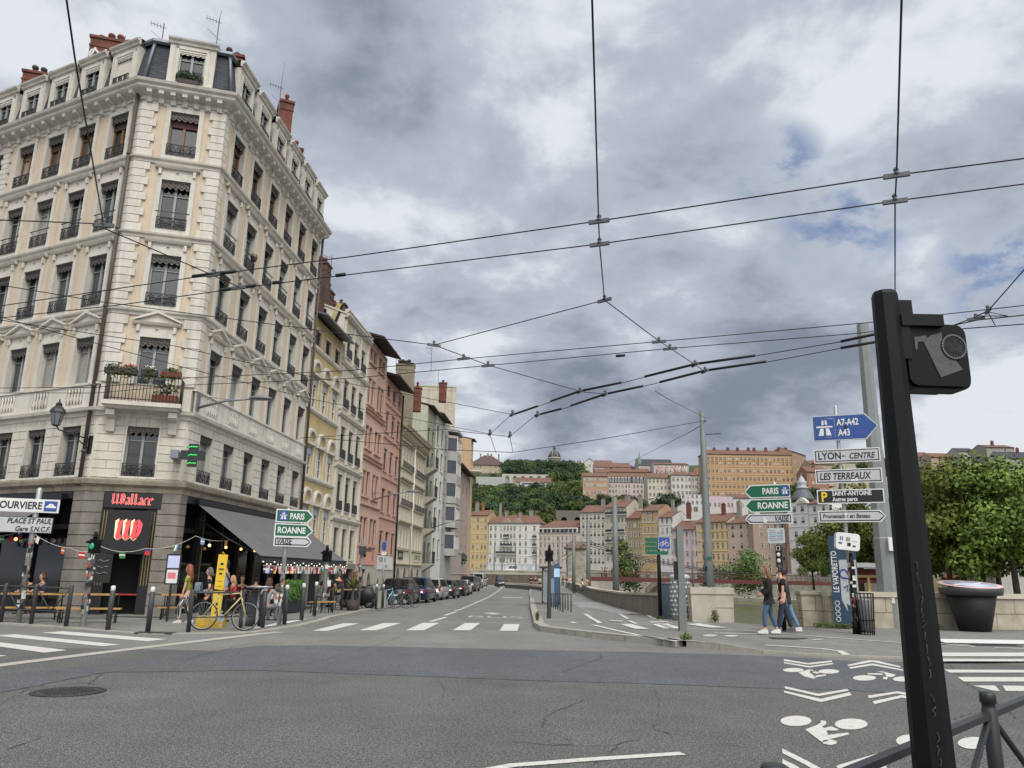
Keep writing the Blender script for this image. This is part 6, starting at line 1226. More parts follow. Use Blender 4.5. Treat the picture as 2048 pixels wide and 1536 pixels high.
t=thing('footbridge','dark red suspension footbridge deck crossing the river with thin railings','bridge',BA,math.atan2(bd.y,bd.x));dz=(BB_.z-BA.z)/bl
mb=MB();n=24
for k in range(n):
 x0,x1=bl*k/n,bl*(k+1)/n;z0,z1=dz*x0,dz*x1
 for y0,y1,za,zb_ in((-1.6,-1.45,-.75,.08),(1.45,1.6,-.75,.08),(-1.45,1.45,-.2,-.1)):mb.poly([(x0,y0,z0+za),(x1,y0,z1+za),(x1,y0,z1+zb_),(x0,y0,z0+zb_)]);mb.poly([(x0,y0,z0+zb_),(x1,y0,z1+zb_),(x1,y1,z1+zb_),(x0,y1,z0+zb_)]);mb.poly([(x0,y1,z0+za),(x1,y1,z1+za),(x1,y0,z1+za),(x0,y0,z0+za)][::-1])
mb.build('deck',BRED,t)
for y in(-1.52,1.52):
 mb=MB();mb.tube([(0,y,1.15),(bl,y,1.15+dz*bl)],.06,5);mb.tube([(0,y,.6),(bl,y,.6+dz*bl)],.03,4);mb.tube([(0,y,.3),(bl,y,.3+dz*bl)],.03,4)
 for k in range(61):x=bl*k/60;mb.tube([(x,y,dz*x),(x,y,dz*x+1.15)],.05 if k%4==0 else .025,4)
 mb.build('railing',BRED,t)
for y in(-1.3,1.3):
 mb=MB();pts=[(-w*1,y,z(1096)-BA.z)]+[(bl*.5*k/12,y,(z(1096)-BA.z)*(1-k/12)**1.7+1.3)for k in range(0,13)]
 mb.tube(pts,.06,5);mb.tube([(p_[0],p_[1]+.25,p_[2]-.35)for p_ in pts[1:]],.05,5)
 for k in range(1,13):q=pts[k+1];mb.tube([(q[0],q[1],q[2]),(q[0],q[1],0)],.015,4)
 mb.tube([(-w,y,z(1097)-BA.z),(-12,y,-1.5)],.05,5);mb.build('suspension_cable',WROUGHT,t)
GREYPOLE=mat('grey painted steel pole','#6d7270',.6,.2,var=.1,scale=1.5,dirt=.25);DKPOLE=mat('charcoal painted steel','#3c3e40',.5,.2,var=.1,scale=3);GALV=mat('galvanised steel','#a2a5a6',.45,.6,var=.15,scale=6)
BLKPOLE=mat('black painted steel','#0c0e0f',.55,.0,var=.35,scale=3,spec=.22);STK=[mat('sticker '+c,c,.7,var=.15,scale=20)for c in('#c4c2bc','#19191b','#8a8781','#3d4650','#9c4a44')]
WHITE=mat('sign white','#dcdcda',.5,var=.04,scale=3,k=.9);SGREEN=mat('sign green','#0f5c40',.45,var=.05,k=.95);SBLUE=mat('sign blue','#274a8a',.45,var=.05);SBLACK=mat('sign black','#17171a',.5,var=0);SGREY=mat('sign grey white','#b9bcbe',.5,var=.05,k=.9);SYEL=mat('sign yellow','#d9b91f',.5,var=0)
def stickers(par,r,z0,z1,n,seed,x=0.0,y=0.0,big=.07):
 g_=random.Random(seed);mb=MB()
 for k in range(n):
  a=g_.uniform(math.pi,2*math.pi);z=g_.uniform(z0,z1);w,h=g_.uniform(.4,1)*big,g_.uniform(.4,1.2)*big;c=Vector((x+(r+.004)*math.cos(a),y+(r+.004)*math.sin(a),z));tdir=Vector((-math.sin(a),math.cos(a),0))*w/2;u=Vector((0,0,h/2));o=Vector((math.cos(a),math.sin(a),0))*.004
  mb.poly([c-tdir-u+o,c+tdir-u+o,c+tdir+u+o,c-tdir+u+o],g_.choice((0,0,1,1,1,2,2,3,4)))
 mb.build('sticker_patches',STK,par)
pb=P(1850,1200,3.7)
t=thing('traffic_signal','tall black traffic signal pole with a sticker covered signal back, nearest the camera','traffic signal',((pb.x-.04)*.86,3.7*.86,1.55*.14));t.scale=(.86,.86,.86)
mb=MB();mb.T=Matrix.Rotation(R(12),4,'Z');mb.lathe([(.105,-.252),(.104,.02),(.096,.04),(.088,.7),(.062,2.96),(.055,2.98),(.01,2.985)],8,0,(0,0,0),False);mb.build('pole',BLKPOLE,t)
mb=MB();mb.T=Matrix.Rotation(R(12),4,'Z')
for a,z0,s_ in((0,0,0),):
 pass
for k,ch in enumerate("L'anarchie de Ste"):
 if ch==' ':continue
 zc=1.62-k*.052;q=.011
 g_=random.Random(k+3);path=[(-.012+g_.uniform(-q,q),-.083+.0*k,zc+.02-j*.014)for j in range(4)]
 rr=.0885-(zc-.7)*.0115
 mb.tube([(x_-.022+.0,-rr*.945,z_)for x_,_,z_ in path],.0022,3)
mb.build('scrawl',mat('chalk scrawl','#565a5e',.8,var=.5,k=.7),t)
mb=MB();mb.box(.04,.12,-.03,.03,2.83,2.93);mb.box(.05,.26,-.05,.05,2.79,2.85);mb.box(.04,.09,-.04,.04,2.62,2.85);mb.build('bracket',BLKPOLE,t)
def rrect(w,h,r,n=5):return[(sx*(w/2-r)+r*math.cos(a),sz*(h/2-r)+r*math.sin(a))for sx,sz,a0 in((1,1,0),(-1,1,90),(-1,-1,180),(1,-1,270))for a in[R(a0+90*k/n)for k in range(n+1)]]
mb=MB();mb.prism(rrect(.34,.34,.05),'y',0,.1);mb.prism(rrect(.315,.315,.045),'y',-.02,.002);mb.prism(rrect(.30,.30,.045),'y',.1,.2);h_=mb.build('signal_head',mat('matt black plastic','#070809',.5,var=.3,scale=8,spec=.2),t,(.225,.0,2.645),R(4))
mb=MB();st_=[(-.03,.1),(.03,.12),(.03,.09),(.055,.02),(.12,-.07),(.04,-.1),(.0,-.115),(-.07,.07)];mb.poly([(x_,-.023,z_)for x_,z_ in st_]);mb.poly([(-.115,-.023,.09),(-.05,-.023,.1),(-.052,-.023,.07),(-.1,-.023,.065),(-.103,-.023,.03),(-.115,-.023,.02)])
mb.build('torn_paper',mat('torn grey paper','#6a6b6d',.9,var=.2,scale=30,k=.6),h_)
mb=MB();mb.lathe([(.0,0),(.068,0)],22);ob=mb.build('round_sticker',mat('round grey sticker','#4a5256',.7,var=.6,scale=45,k=.45),h_,(.085,-.027,.045));ob.rotation_euler=(R(90),0,0)
mb=MB();
for k in range(26):a=k*2*math.pi/26;mb.cbox((.085+.06*math.cos(a),-.029,.045+.06*math.sin(a)),(.008,.001,.012),0,0,0,-a)
mb.build('sticker_ring',mat('ring print grey','#7c8082',.8,var=.2,k=.6),h_)
RAILG=mat('charcoal barrier steel','#2c2f31',.45,.2,var=.15,scale=5)
a0,b0=P(1546,1530,2.62),P(1976,1402,4.35);zt=.93;dv=Vector((b0.x-a0.x,b0.y-a0.y));ang=math.atan2(dv.y,dv.x);L=dv.length
t=thing('street_barrier','charcoal steel barrier with braced posts at the lower right corner','barrier',(a0.x,a0.y,0),ang)
for x in(0,L,2*L):
 mb=MB();mb.lathe([(.037,0),(.037,.9),(.033,.905),(.033,.93),(.04,.935),(.04,.975),(.033,.987),(.01,.988)],14,0,(x,0,0));mb.build('post',RAILG,t)
for x in(0,L):
 mb=MB();mb.box(x+.06,x+L-.06,-.022,.022,.86,.89);mb.box(x+.06,x+L-.06,-.02,.02,.16,.2);mb.build('rail',RAILG,t);mb=MB()
 mb.tube([(x+.06,0,.84),(x+L/2,0,.2)],.018,6);mb.tube([(x+L/2,0,.2),(x+L-.06,0,.84)],.018,6);mb.build('brace',RAILG,t)
def pole(name,lab,px,py0,py1,Y,w0,w1,m,n=8,rings=(),zb=None,extra=None):
 b,tp=P(px,py1,Y),P(px,py0,Y);z0=prof(Y)if zb is None else zb;s=Y/K15;t=thing(name,lab,'pole',(b.x,Y,z0));h=tp.z-z0
 prf=[(w1*s/2,-.6)];zs=sorted(P(px,y,Y).z-z0 for y in rings)
 for i,z in enumerate(zs):q=(w1+(w0-w1)*z/h)*s/2;prf+=[(q*1.03,z-.05),(q*.96,z)]
 prf+=[(w0*s/2,h-.01),(.02,h)];mb=MB();mb.lathe(prf,n,0,(0,0,0),n>8);mb.build('shaft',m,t);return t,s,h
t,s,h=pole('catenary_pole','tall grey steel pole behind the concrete blocks, with a small lamp arm near its top',1419,822,1178,31.5,11,20,GREYPOLE,16,(1087,943))
mb=MB();mb.tube([(.1,0,h-1.0),(.62,-.05,h-.97)],.02,5);mb.cbox((.62,-.06,h-.97),(.22,.08,.03));mb.build('lamp_arm',DKPOLE,t);stickers(t,.2,.3,2.1,9,4,0,0,.2)
mb=MB();mb.box(-.02,.2,-.212,-.205,.65,1.3);mb.box(-.1,.1,-.2,-.192,2.35,2.47,1);mb.build('notice',[WHITE,SGREEN],t)
t,s,h=pole('catenary_pole','thick pale grey steel pole half hidden by the black signal pole',1784,650,1258,26.9,25,44,mat('pale grey pole paint','#7f8583',.6,.15,var=.1,scale=1.2,dirt=.3),8,(1075,900),prof(26.9));stickers(t,.36,.4,1.9,8,9,0,0,.22)
mb=MB();mb.box(-.05,.3,-.46,-.4,2.55,3.0);mb.build('notice_board',WHITE,t)
for px,y0,y1,Y,w0,w1,lab in((1232,995,1180,60,9,14,'slim grey tram pole behind the parapet, left of the tall thick pole'),(1177,1040,1160,88,7,10,'grey tram pole in front of the cream quay house by the footbridge'),(1147.5,1066,1155,106,5,8,'grey tram pole standing in front of the bridge pylon'),(1117.5,1072,1163,98,4,5,'thin grey pole left of the bridge pylon'),(1386,1065,1165,112,3,4,'thin pole in front of the pink quay house')):
 pole('tram_pole',lab,px,y0,y1,Y,w0,w1,GREYPOLE,10)
for px,y0,lab in((988,1087,'left of three thin lamp posts before the white quay house'),(1004,1108,'short middle lamp post before the white quay house'),(1030.5,1086,'right of three thin lamp posts before the white quay house'),(1072,1093,'thin lamp post at the corner balconies of the white quay house')):pole('lamp_post',lab,px,y0,1142,fy(px)-18,2.2,2.8,GREYPOLE,6,(),2.2)
for px,y0,lab in((1617,1112,'lamp post by the small dark tree on the far bank'),(1652,1120,'short lamp post behind the walking group on the far bank')):pole('lamp_post',lab,px,y0,1160,150,3,4,GREYPOLE,6,(),1.5)
WIRE=mat('dark contact wire','#1d1e20',.5,.4,var=0);INS=mat('grey insulator','#55585b',.5,.2,var=.1)
def wire(lab,pts,z=6.0,r=.011,name='overhead_wire',fit=(),thick=(),sag=0.0,cat='wire'):
 P3=[]
 for p in pts:
  if len(p)==4:P3.append(P(p[0],p[1],p[3]))
  else:P3.append(G(p[0],p[1],p[2]if len(p)==3 else z))
 t=thing(name,lab,cat,P3[0],0,'overhead wires of the trolleybus line');o=P3[0];mb=MB();mb.tube([p-o for p in P3],r,5);mb.build('cable',WIRE,t)
 for i,f_ in enumerate(fit):
  c=G(f_[0],f_[1],f_[2]if len(f_)>2 else z)-o;k=.62*max(1,(c+o).y/15);d=(P3[1]-P3[0]);d.z=0;a=math.atan2(d.y,d.x);mb=MB();mb.T=Matrix.Translation(c)@Matrix.Rotation(a,4,'Z')
  mb.box(-.22*k,.22*k,-.02,.02,-.03,.02);mb.lathe([(.05*k,0),(.06*k,.03*k),(.03*k,.07*k),(.055*k,.1*k),(.03*k,.15*k)],8);mb.build('wire_clamp',INS,t)
 for a,b in thick:
  p,q=G(a[0],a[1],z)-o,G(b[0],b[1],z)-o;mb=MB();mb.tube([p+Vector((0,0,.01)),q+Vector((0,0,.01))],r*3.2,6);mb.build('wire_joint',WIRE,t)
 return t
wire('upper of two long wires climbing across the sky to the right edge',[(-260,648),(0,612),(205,581.6),(427,549),(700,513.5),(1198,442),(1793,350),(2048,317),(2400,270)],6,.009,fit=((1198,442),(1793,350),(427,549)),thick=(((385,554),(470,544)),))
wire('lower of two long wires climbing across the sky to the right edge',[(-260,672),(0,636),(239,610),(495,574),(700,549),(1199,488),(1790,402),(2048,368),(2400,325)],6,.009,fit=((1199,488),(1790,402),(478,575)),thick=(((440,582),(510,572)),((546,567),(562,565)),((672,552.5),(690,550))))
wire('upper of the two middle wires passing left to right above the quay houses',[(-150,793),(0,776),(191,775),(376,756),(700,741),(927,718),(1318,683),(1750,644),(2048,611)],6,.009,fit=((927,717),(1318,683)))
wire('lower of the two middle wires passing left to right above the quay houses',[(-150,800),(0,786),(191,786),(376,770),(700,757),(976,731),(1340,697),(1700,668),(1755,662)],6,.009,fit=((976,731),(1340,697)),thick=(((1232,713),(1250,711.5)),))
wire('left curving switch wire joining the steel pole, upper one',[(980,868),(1020,832),(1070,815),(1160,783),(1240,767),(1290,754),(1390,729),(1510,712),(1680,684),(1756,668)],6,.009,fit=((1160,783),(1390,729),(980,868),(1025,829)),thick=(((1020,832),(1075,813)),((1102,803),(1160,783)),((1160,783),(1242,766)),((1290,754),(1390,729)),((1390,729),(1510,712)),((1682,684),(1756,668))))
wire('lower curving switch wire joining the steel pole',[(1020,872),(1070,832),(1120,820),(1210,789),(1285,773),(1320,765),(1410,742),(1530,725),(1680,697),(1756,684)],6,.009,fit=((1210,789),(1410,742),(1020,872),(1075,831)),thick=(((1070,832),(1122,818)),((1142,812),(1210,789)),((1210,789),(1285,773)),((1320,765),(1410,742)),((1410,742),(1532,724)),((1682,697),(1756,684))))
wire('span wire from the left edge down past the quay houses to the switch',[(-60,562),(0,570),(205,604),(700,669),(868,690),(975,730),(1165,784),(1215,788)],6.05,.009,fit=((868,690),))
wire('low span wire from the left edge to the hanging clamp',[(-60,618),(0,634),(376,737),(617,797),(980,868)],6.05,.008)
wire('second low span wire running down to the right over the bar',[(-60,628),(0,640),(350,692),(600,749),(815,789),(1030,830)],6.05,.008)
wire('level span wire between the yellow house and the hanging clamps',[(600,876),(889,859),(932,864),(980,869),(1020,873)],6.05,.01)
wire('sagging span wire from the pink house to the tall thick pole',[(640,876),(752,886),(889,899),(1025,905),(1210,877),(1412,841,0,31.5)],6.05,.012)
for a,b,lab in(((980,870),(992,906),'left short drop wire under the switch clamps'),((1020,874),(1026,905),'right short drop wire under the switch clamps')):wire(lab,[a,b],6,.01)
wire('vertical cross wire coming from overhead down to the centre junction',[(1180,-120),(1184,0),(1190,200),(1197,442),(1199,488),(1209,600)],6.06,.010)
wire('bracing wire from the centre junction down to the left',[(1209,600),(868,690)],6.06,.009,fit=((1209,600),))
wire('bracing wire from the centre junction down to the right',[(1209,600),(1318,682),(1340,696),(1412,744)],6.06,.009)
wire('vertical cross wire dropping behind the black signal head',[(1806,-100),(1803,0),(1793,350),(1790,402),(1790,600)],6.06,.010)
wire('wire from the top left corner to the corner block clamp',[(128,-40),(133,0),(150,118),(207,450)],6.1,.009)
wire('span wire across the left facade through the round clamp',[(-60,438),(0,440),(185,447),(240,470),(420,548),(478,574)],6.05,.009,fit=((207,450,6.05),))
wire('steep wire at the right edge down to the switch by the signal',[(2120,460),(2048,540),(1976,622),(1930,642),(1880,660)],6.05,.01,fit=((1976,621),))
wire('upper of three short wires right of the signal head',[(2120,622),(2048,630),(1955,640),(1900,652)],6,.011,fit=((1952,637),));wire('middle one of three short wires right of the signal head',[(2120,641),(2048,648),(1930,657),(1860,668)],6,.011);wire('cross tie between the short wires right of the signal head',[(1955,632),(2016,632),(1976,624),(1990,650)],6.02,.009)
wire('thin stay from the tall thick pole to the switch wires',[(1412,836,0,31.5),(1340,800),(1310,782)],6.1,.008);wire('thin stay from the tall thick pole towards the hill',[(1412,843,0,31.5),(1387,860,0,45),(1250,929,0,140)],6,.02)
def dir_sign(t,px_z,w,h,col,shape,items,x0=0.0,border=None,bw=.03,y=-.09,inner=None):
 z=px_z;tip=h*.42
 def outline(e):
  a,b=x0-w/2+e,x0+w/2-e;zz0,zz1=-h/2+e,h/2-e
  if shape=='right':return[(a,zz0),(b-tip,zz0),(b,0),(b-tip,zz1),(a,zz1)]
  if shape=='left':return[(b,zz1),(a+tip,zz1),(a,0),(a+tip,zz0),(b,zz0)]
  return[(a,zz0),(b,zz0),(b,zz1),(a,zz1)]
 mb=MB();mb.prism(outline(0),'y',-.025,.025);mb.prism(outline(bw),'y',-.029,-.02,1)
 if inner is not None:mb.prism(outline(bw+.03),'y',-.032,-.02,2)
 for it in items:
  if it[0]=='t':text_mb(mb,it[1],it[2],it[3],it[4],-.036,it[5],it[6]if len(it)>6 else 0,(it[7]if len(it)>7 else .9)*.86,it[8]if len(it)>8 else 'LEFT',bold=.025)
  elif it[0]=='b':mb.box(it[1],it[2],-.036,-.03,it[3],it[4],it[5])
  elif it[0]=='p':mb.poly([(a,-.04,b)for a,b in it[1]],it[2])
 o=mb.build('sign_panel',[WHITE if border is None else border,col]+[m for m in(inner or SBLACK,WHITE,SBLACK,SYEL,SBLUE)],t,(0,y,z));mb=MB();mb.box(-.06,.06,.025,.06+abs(y)-.02,-.04,.04);mb.build('bracket',GALV,o);return o
def motorway(x,s,m=3,bg=6):
 q=[('b',x-s/2,x+s/2,-s/2,s/2,bg)]
 for sg in(-1,1):q+=[('p',[(x+sg*s*.06,-s*.38),(x+sg*s*.3,-s*.38),(x+sg*s*.2,-s*.02),(x+sg*s*.05,-s*.02)][::-sg],m),('p',[(x+sg*s*.03,s*.16),(x+sg*s*.14,s*.16),(x+sg*s*.1,s*.4),(x+sg*s*.03,s*.4)][::-sg],m)]
 return q+[('p',[(x-s*.38,s*.02),(x+s*.38,s*.02),(x+s*.38,s*.1),(x-s*.38,s*.1)],m)]
def sign_post(lab,px,py,Y,rz,ytop,m,r=.05,zb=None):
 b=P(px,py,Y);z0=zb if zb is not None else b.z;t=thing('direction_signpost',lab,'signpost',(b.x,Y,z0),rz);h=P(px,ytop,Y).z-z0;mb=MB();mb.lathe([(r,0),(r,h-.05),(r*.6,h),(.01,h+.01)],10);mb.build('post',m,t);return t,lambda y:P(px,y,Y).z-z0
t,zz_=sign_post('signpost with FOURVIERE and station panels at the left edge, sticker covered',36,1246,21.9,R(20),975,GALV,.075);stickers(t,.075,.3,2.1,34,3,0,0,.12)
dir_sign(t,zz_(1011.5),2.1,.37,WHITE,'flat',[('t','FOURVIERE',.15,-.09,.19,4,0,.95,'RIGHT'),('b',.2,.52,-.14,.14,6),('p',[(.24,-.05),(.49,-.05),(.49,0),(.44,.02),(.41,.07),(.32,.07),(.28,.01),(.24,0)],3)],-.48)
dir_sign(t,zz_(1050),2.0,.44,SGREY,'flat',[('t','PLACE ST PAUL',.44,.04,.14,4,.2,.9,'RIGHT'),('t','Gare S.N.C.F.',.44,-.17,.13,4,.2,.95,'RIGHT')],-.52,SBLACK,.02)
t,zz_=sign_post('signpost with green PARIS and ROANNE arrows pointing right, by the awning',557,1255,22.58,R(24),1016,GALV,.06);stickers(t,.06,.1,1.6,30,5,0,0,.1)
for y,nm,w,col,inn,its in((1032,'PARIS',1.06,SGREEN,None,motorway(-.14,.26)+[('t','PARIS',.04,-.085,.165,3,0,.8)]),(1060.5,'ROANNE',1.08,SGREEN,None,[('t','ROANNE',-.28,-.08,.17,3,0,.9)]),(1083,'VAISE',1.06,SBLACK,SGREY,[('t','VAISE',-.28,-.075,.17,4,.2,.8)])):dir_sign(t,zz_(y),w,.375 if inn is None else .27,col,'right',its,.18,inner=inn)
t,zz_=sign_post('signpost with green PARIS and ROANNE arrows pointing left, over the walking group',1568,1265,24.07,R(-28),964,GALV,.06,.03)
for y,nm,w,col,inn,its in((983,'PARIS',1.36,SGREEN,None,motorway(.32,.27)+[('t','PARIS',.13,-.09,.185,3,0,.85,'RIGHT')]),(1011.5,'ROANNE',1.38,SGREEN,None,[('t','ROANNE',.38,-.09,.185,3,0,.95,'RIGHT')]),(1038,'VAISE',1.4,SBLACK,SGREY,[('t','VAISE',.37,-.075,.16,4,.2,.85,'RIGHT'),('p',[(-.38,-.09),(-.3,-.13),(-.24,-.06),(-.3,0),(-.33,.08),(-.37,.06)],3)])):dir_sign(t,zz_(y),w,.41 if inn is None else .3,col,'left',its,-.22,inner=inn)
mb=MB();mb.prism(rrect(.5,.46,.05),'y',-.02,.02);b_=mb.build('stop_map',SGREY,t,(-.02,-.13,zz_(1072)));mb=MB()
for k in range(6):mb.box(-.2,-.04+.03*(k%3),-.026,-.021,.15-k*.06,.165-k*.06);mb.box(.04,.2,-.026,-.021,.1-k*.045,.112-k*.045)
mb.box(-.14,.16,-.026,-.021,.0,.03,1);mb.poly([(.13,-.026,.14),(.19,-.026,.14),(.16,-.026,.2)],0);mb.build('map_print',[mat('print grey','#77808a',.7,var=0),mat('print teal','#8fc0cc',.7,var=0)],b_)
mb=MB();mb.lathe([(.085,0),(.085,1.0),(.095,1.02),(.095,zz_(1092)),(.05,zz_(1092)+.02)],12);p_=mb.build('post_sleeve',BLKPOLE,t,(0,.0,.0));stickers(t,.098,.5,1.75,16,15,0,0,.13)
mb=MB();mb.box(-.09,.09,-.112,-.104,1.1,1.66);mb.box(-.09,.09,-.116,-.11,1.12,1.25,1);mb.box(-.07,.07,-.116,-.11,1.5,1.6,1);mb.box(-.05,.02,-.116,-.11,1.32,1.44,2);mb.build('pasted_poster',[WHITE,STK[2],STK[3]],t);mb=MB()
for k,(z,r_)in enumerate(((2.42,0),(2.24,1),(2.06,2),(1.88,3))):
 if r_==0:mb.tube([(-.05,-.1,z+.06),(.05,-.1,z+.06),(.05,-.1,z-.05),(-.05,-.1,z-.05),(-.05,-.1,z+.06)],.012,4)
 elif r_==3:mb.tube([(-.05,-.1,z+.05),(.03,-.1,z),(-.03,-.1,z-.02),(.05,-.1,z-.07)],.014,4)
 else:mb.blob((0,-.095,z),(.055,.01,.06),0,8,5)
mb.build('painted_tag',WHITE,t)
t,zz_=sign_post('signpost with blue A7 A42 A43 motorway arrow and four white and black panels',1710,1270,23.51,R(-24),812,GALV,.055,.03)
A7=motorway(-.36,.62)+[('b',-.66,-.06,-.3,-.285,3),('b',-.66,-.06,.285,.3,3),('b',-.66,-.645,-.285,.285,3),('b',-.075,-.06,-.285,.285,3),('t','A7-A42',.0,.06,.2,3,0,.78),('t','A43',.02,-.26,.2,3,0,.82),('b',.2,.28,-.06,.05,2)]
dir_sign(t,zz_(857),1.86,.80,SBLUE,'right',A7,.22,border=SGREY)
for y,h,nm,col,inn,its in((913,.42,'',SBLACK,SGREY,[('t','LYON',-.62,-.1,.21,4,0,.95),('b',.06,.16,-.03,.0,4),('t','CENTRE',.26,-.1,.17,4,.2,.9)]),(953.5,.43,'',SBLACK,SGREY,[('t','LES TERREAUX',-.62,-.1,.2,4,.2,.86),('b',.26,.46,-.16,-.09,3)]),(994,.42,'',SBLACK,None,[('t','P',-.62,-.14,.28,5,0,1.0),('t','SAINT-ANTOINE',-.3,.03,.13,3,0,.9),('t','Autres parcs',-.3,-.14,.12,3,0,.9)]),(1033.5,.35,'',SBLACK,SGREY,[('t','Promenades en Bateau',-.62,-.05,.12,4,.2,.95),('b',.0,.07,-.1,.1,3)])):
 dir_sign(t,zz_(y),1.86,h,col,'right' if y>1000 else 'flat',its,.2,inner=inn)
mb=MB();mb.prism(rrect(.68,.5,.09),'y',-.1,.1);o_=mb.build('signal_box',WHITE,t,(.0,-.1,zz_(1084)),R(18));o_.rotation_euler=(0,R(6),R(18));mb=MB()
for x_,z_,w_,h_,c_ in((-.22,.08,.03,.12,0),(-.16,.08,.03,.12,0),(-.22,-.06,.1,.05,0),(.0,.07,.12,.12,1),(.03,-.08,.1,.1,2),(.18,.03,.16,.04,3),(.18,-.12,.09,.05,2)):mb.box(x_-w_/2,x_+w_/2,-.106,-.101,z_-h_/2,z_+h_/2,c_)
mb.build('sticker_patches',[SBLUE,STK[2],STK[1],SGREY],o_)
mb=MB();mb.lathe([(.115,0),(.115,.35),(.095,.36),(.095,1.9),(.06,2.3)],10);mb.build('post_sleeve',BLKPOLE,t,(.06,0,0));stickers(t,.097,.4,2.0,44,22,.06,0,.14)
bsk=P(1735,1268,23.2);t=thing('wire_basket','black wire litter basket hanging on the sticker covered signpost','litter bin',(bsk.x,23.2,.03));mb=MB()
for k in range(16):a=k*math.pi/8;mb.tube([(.19*math.cos(a),.19*math.sin(a),.0),(.25*math.cos(a),.25*math.sin(a),1.15)],.012,4)
for z,r_ in((.08,.195),(.4,.21),(1.15,.25)):mb.tube([(r_*math.cos(k*.3927),r_*math.sin(k*.3927),z)for k in range(17)],.014,4)
mb.build('cage',BLKPOLE,t);mb=MB();mb.lathe([(.16,.1),(.2,.95),(.21,1.0)],12);mb.build('bag',mat('grey bin bag','#a4a8a6',.4,var=.2,k=.7),t)
def signal(lab,px,py,Y,ytop,w,hw,hh,m,dz=0.0,lit=None,side=1):
 b=P(px,py,Y);s=Y/K15;t=thing('traffic_signal',lab,'traffic signal',(b.x,Y,b.z));h=P(px,ytop,Y).z-b.z;mb=MB();mb.lathe([(w*s/2*1.25,0),(w*s/2*1.1,h*.2),(w*s/2*.85,h)],8,0,(0,0,0),False);mb.build('pole',m,t)
 mb=MB();mb.T=Matrix.Translation((0,0,h))@Matrix.Rotation(R(20)*side,4,'Z');W2,H2=hw*s,hh*s;mb.prism(rrect(W2,H2,W2*.2),'y',-.1,.14);mb.prism([(-W2*.6,H2*.2),(-W2*.5,H2*.34),(W2*.3,H2*.4),(W2*.3,H2*.2)],'y',-.2,.1);mb.lathe([(.06,0),(.05,.12),(.04,.2)],8,0,(0,0,H2*.5));mb.build('signal_head',BLKPOLE,t)
 if lit:mb=MB();mb.blob((0,-.14,h+hh*s*.0),(.07,.03,.09),0,8,5);mb.build('lamp',mat('green signal light','#1d8f63',.3,var=0,emit='#1fae7a',es=.25),t)
 return t,s,h
signal('dark grey signal seen from behind on the traffic island',1098,1245,27.6,1112,7.5,11,22,DKPOLE)
t,s,h=signal('signal on a tapered grey post by the grey awning and terrace',645,1233,29.4,1112,9,14,22,GREYPOLE,side=-1);stickers(t,.1,.6,2.0,16,31,0,0,.12)
t,s,h=signal('pedestrian signal showing green on a sticker covered post at the bar corner',165,1256,21.3,1092,10,13,28,GREYPOLE,0,True,-1);stickers(t,.085,.4,1.9,40,33,0,0,.12)
b=P(1366,1272,21.9);t=thing('sign_on_post','grey square post with the back of a round sign on the island tip','signpost',(b.x,21.9,.13));mb=MB();h=P(1366,1062,21.9).z;mb.prism([(-.1,-.1),(.1,-.1),(.1,.1),(-.1,.1)],'z',0,.9);mb.prism([(-.085,-.085),(.085,-.085),(.085,.085),(-.085,.085)],'z',.9,h);mb.build('post',GREYPOLE,t)
mb=MB();mb.prism([(.24*math.cos(a),.24*math.sin(a))for a in[k*math.pi/12 for k in range(24)]],'y',.09,.11);mb.prism([(-.2,.0),(.2,.0),(.0,-.42)],'y',.12,.13);mb.build('sign_plate',GALV,t,(0,0,h-.55),R(15));mb=MB();mb.box(-.16,-.09,.0,.16,1.35,1.85);mb.build('push_box',SBLACK,t)
b=P(1321,1237,32.6);t=thing('cycle_signpost','black post with a blue bicycle sign and four green pill shaped panels','signpost',(b.x,32.6,prof(32.6)+.13));zz_=lambda y:P(1321,y,32.6).z-prof(32.6)-.13;mb=MB();mb.lathe([(.075,0),(.075,zz_(1112)),(.05,zz_(1110)),(.05,zz_(1075))],10);mb.build('post',BLKPOLE,t)
for y in(1080,1089,1097.5,1106):mb=MB();w_=.58 if y<1100 else .9;mb.prism([(x_-(.29 if y<1100 else .1),z_)for x_,z_ in rrect(w_,.15,.07)],'y',-.02,.02);mb.build('route_panel',SGREEN,t,(0,-.09,zz_(y)))
mb=MB();mb.box(-.25,.25,-.02,.02,-.25,.25);mb.box(-.235,.235,-.026,-.015,-.235,.235,1);b_=mb.build('cycle_sign',[WHITE,SBLUE],t,(.22,-.1,zz_(1086)));mb=MB()
for cx_ in(-.11,.11):mb.tube([(cx_+.075*math.cos(a),-.03,-.06+.075*math.sin(a))for a in[k*.5236 for k in range(13)]],.011,4)
mb.tube([(-.11,-.03,-.06),(-.05,-.03,.06),(.07,-.03,.06),(0,-.03,-.06),(-.11,-.03,-.06)],.01,4);mb.tube([(0,-.03,-.06),(-.06,-.03,.09)],.01,4);mb.tube([(.11,-.03,-.06),(.06,-.03,.11),(.1,-.03,.12)],.01,4);mb.build('bicycle_pictogram',WHITE,b_)
b=P(1331,1238,32.9);t=thing('utility_cabinet','dark slate utility cabinet by the cycle signpost','cabinet',(b.x,32.9,prof(32.9)+.05));mb=MB();mb.box(-.27,.27,-.2,.2,0,1.34);mb.box(-.29,.29,-.22,.22,1.34,1.38);mb.build('case',mat('slate cabinet paint','#3d4a54',.6,var=.12,scale=3,dirt=.3),t);mb=MB();mb.box(-.23,.23,-.21,-.2,.1,1.26);mb.build('door',mat('slate cabinet door','#3a4750',.6,var=.12,scale=3),t)
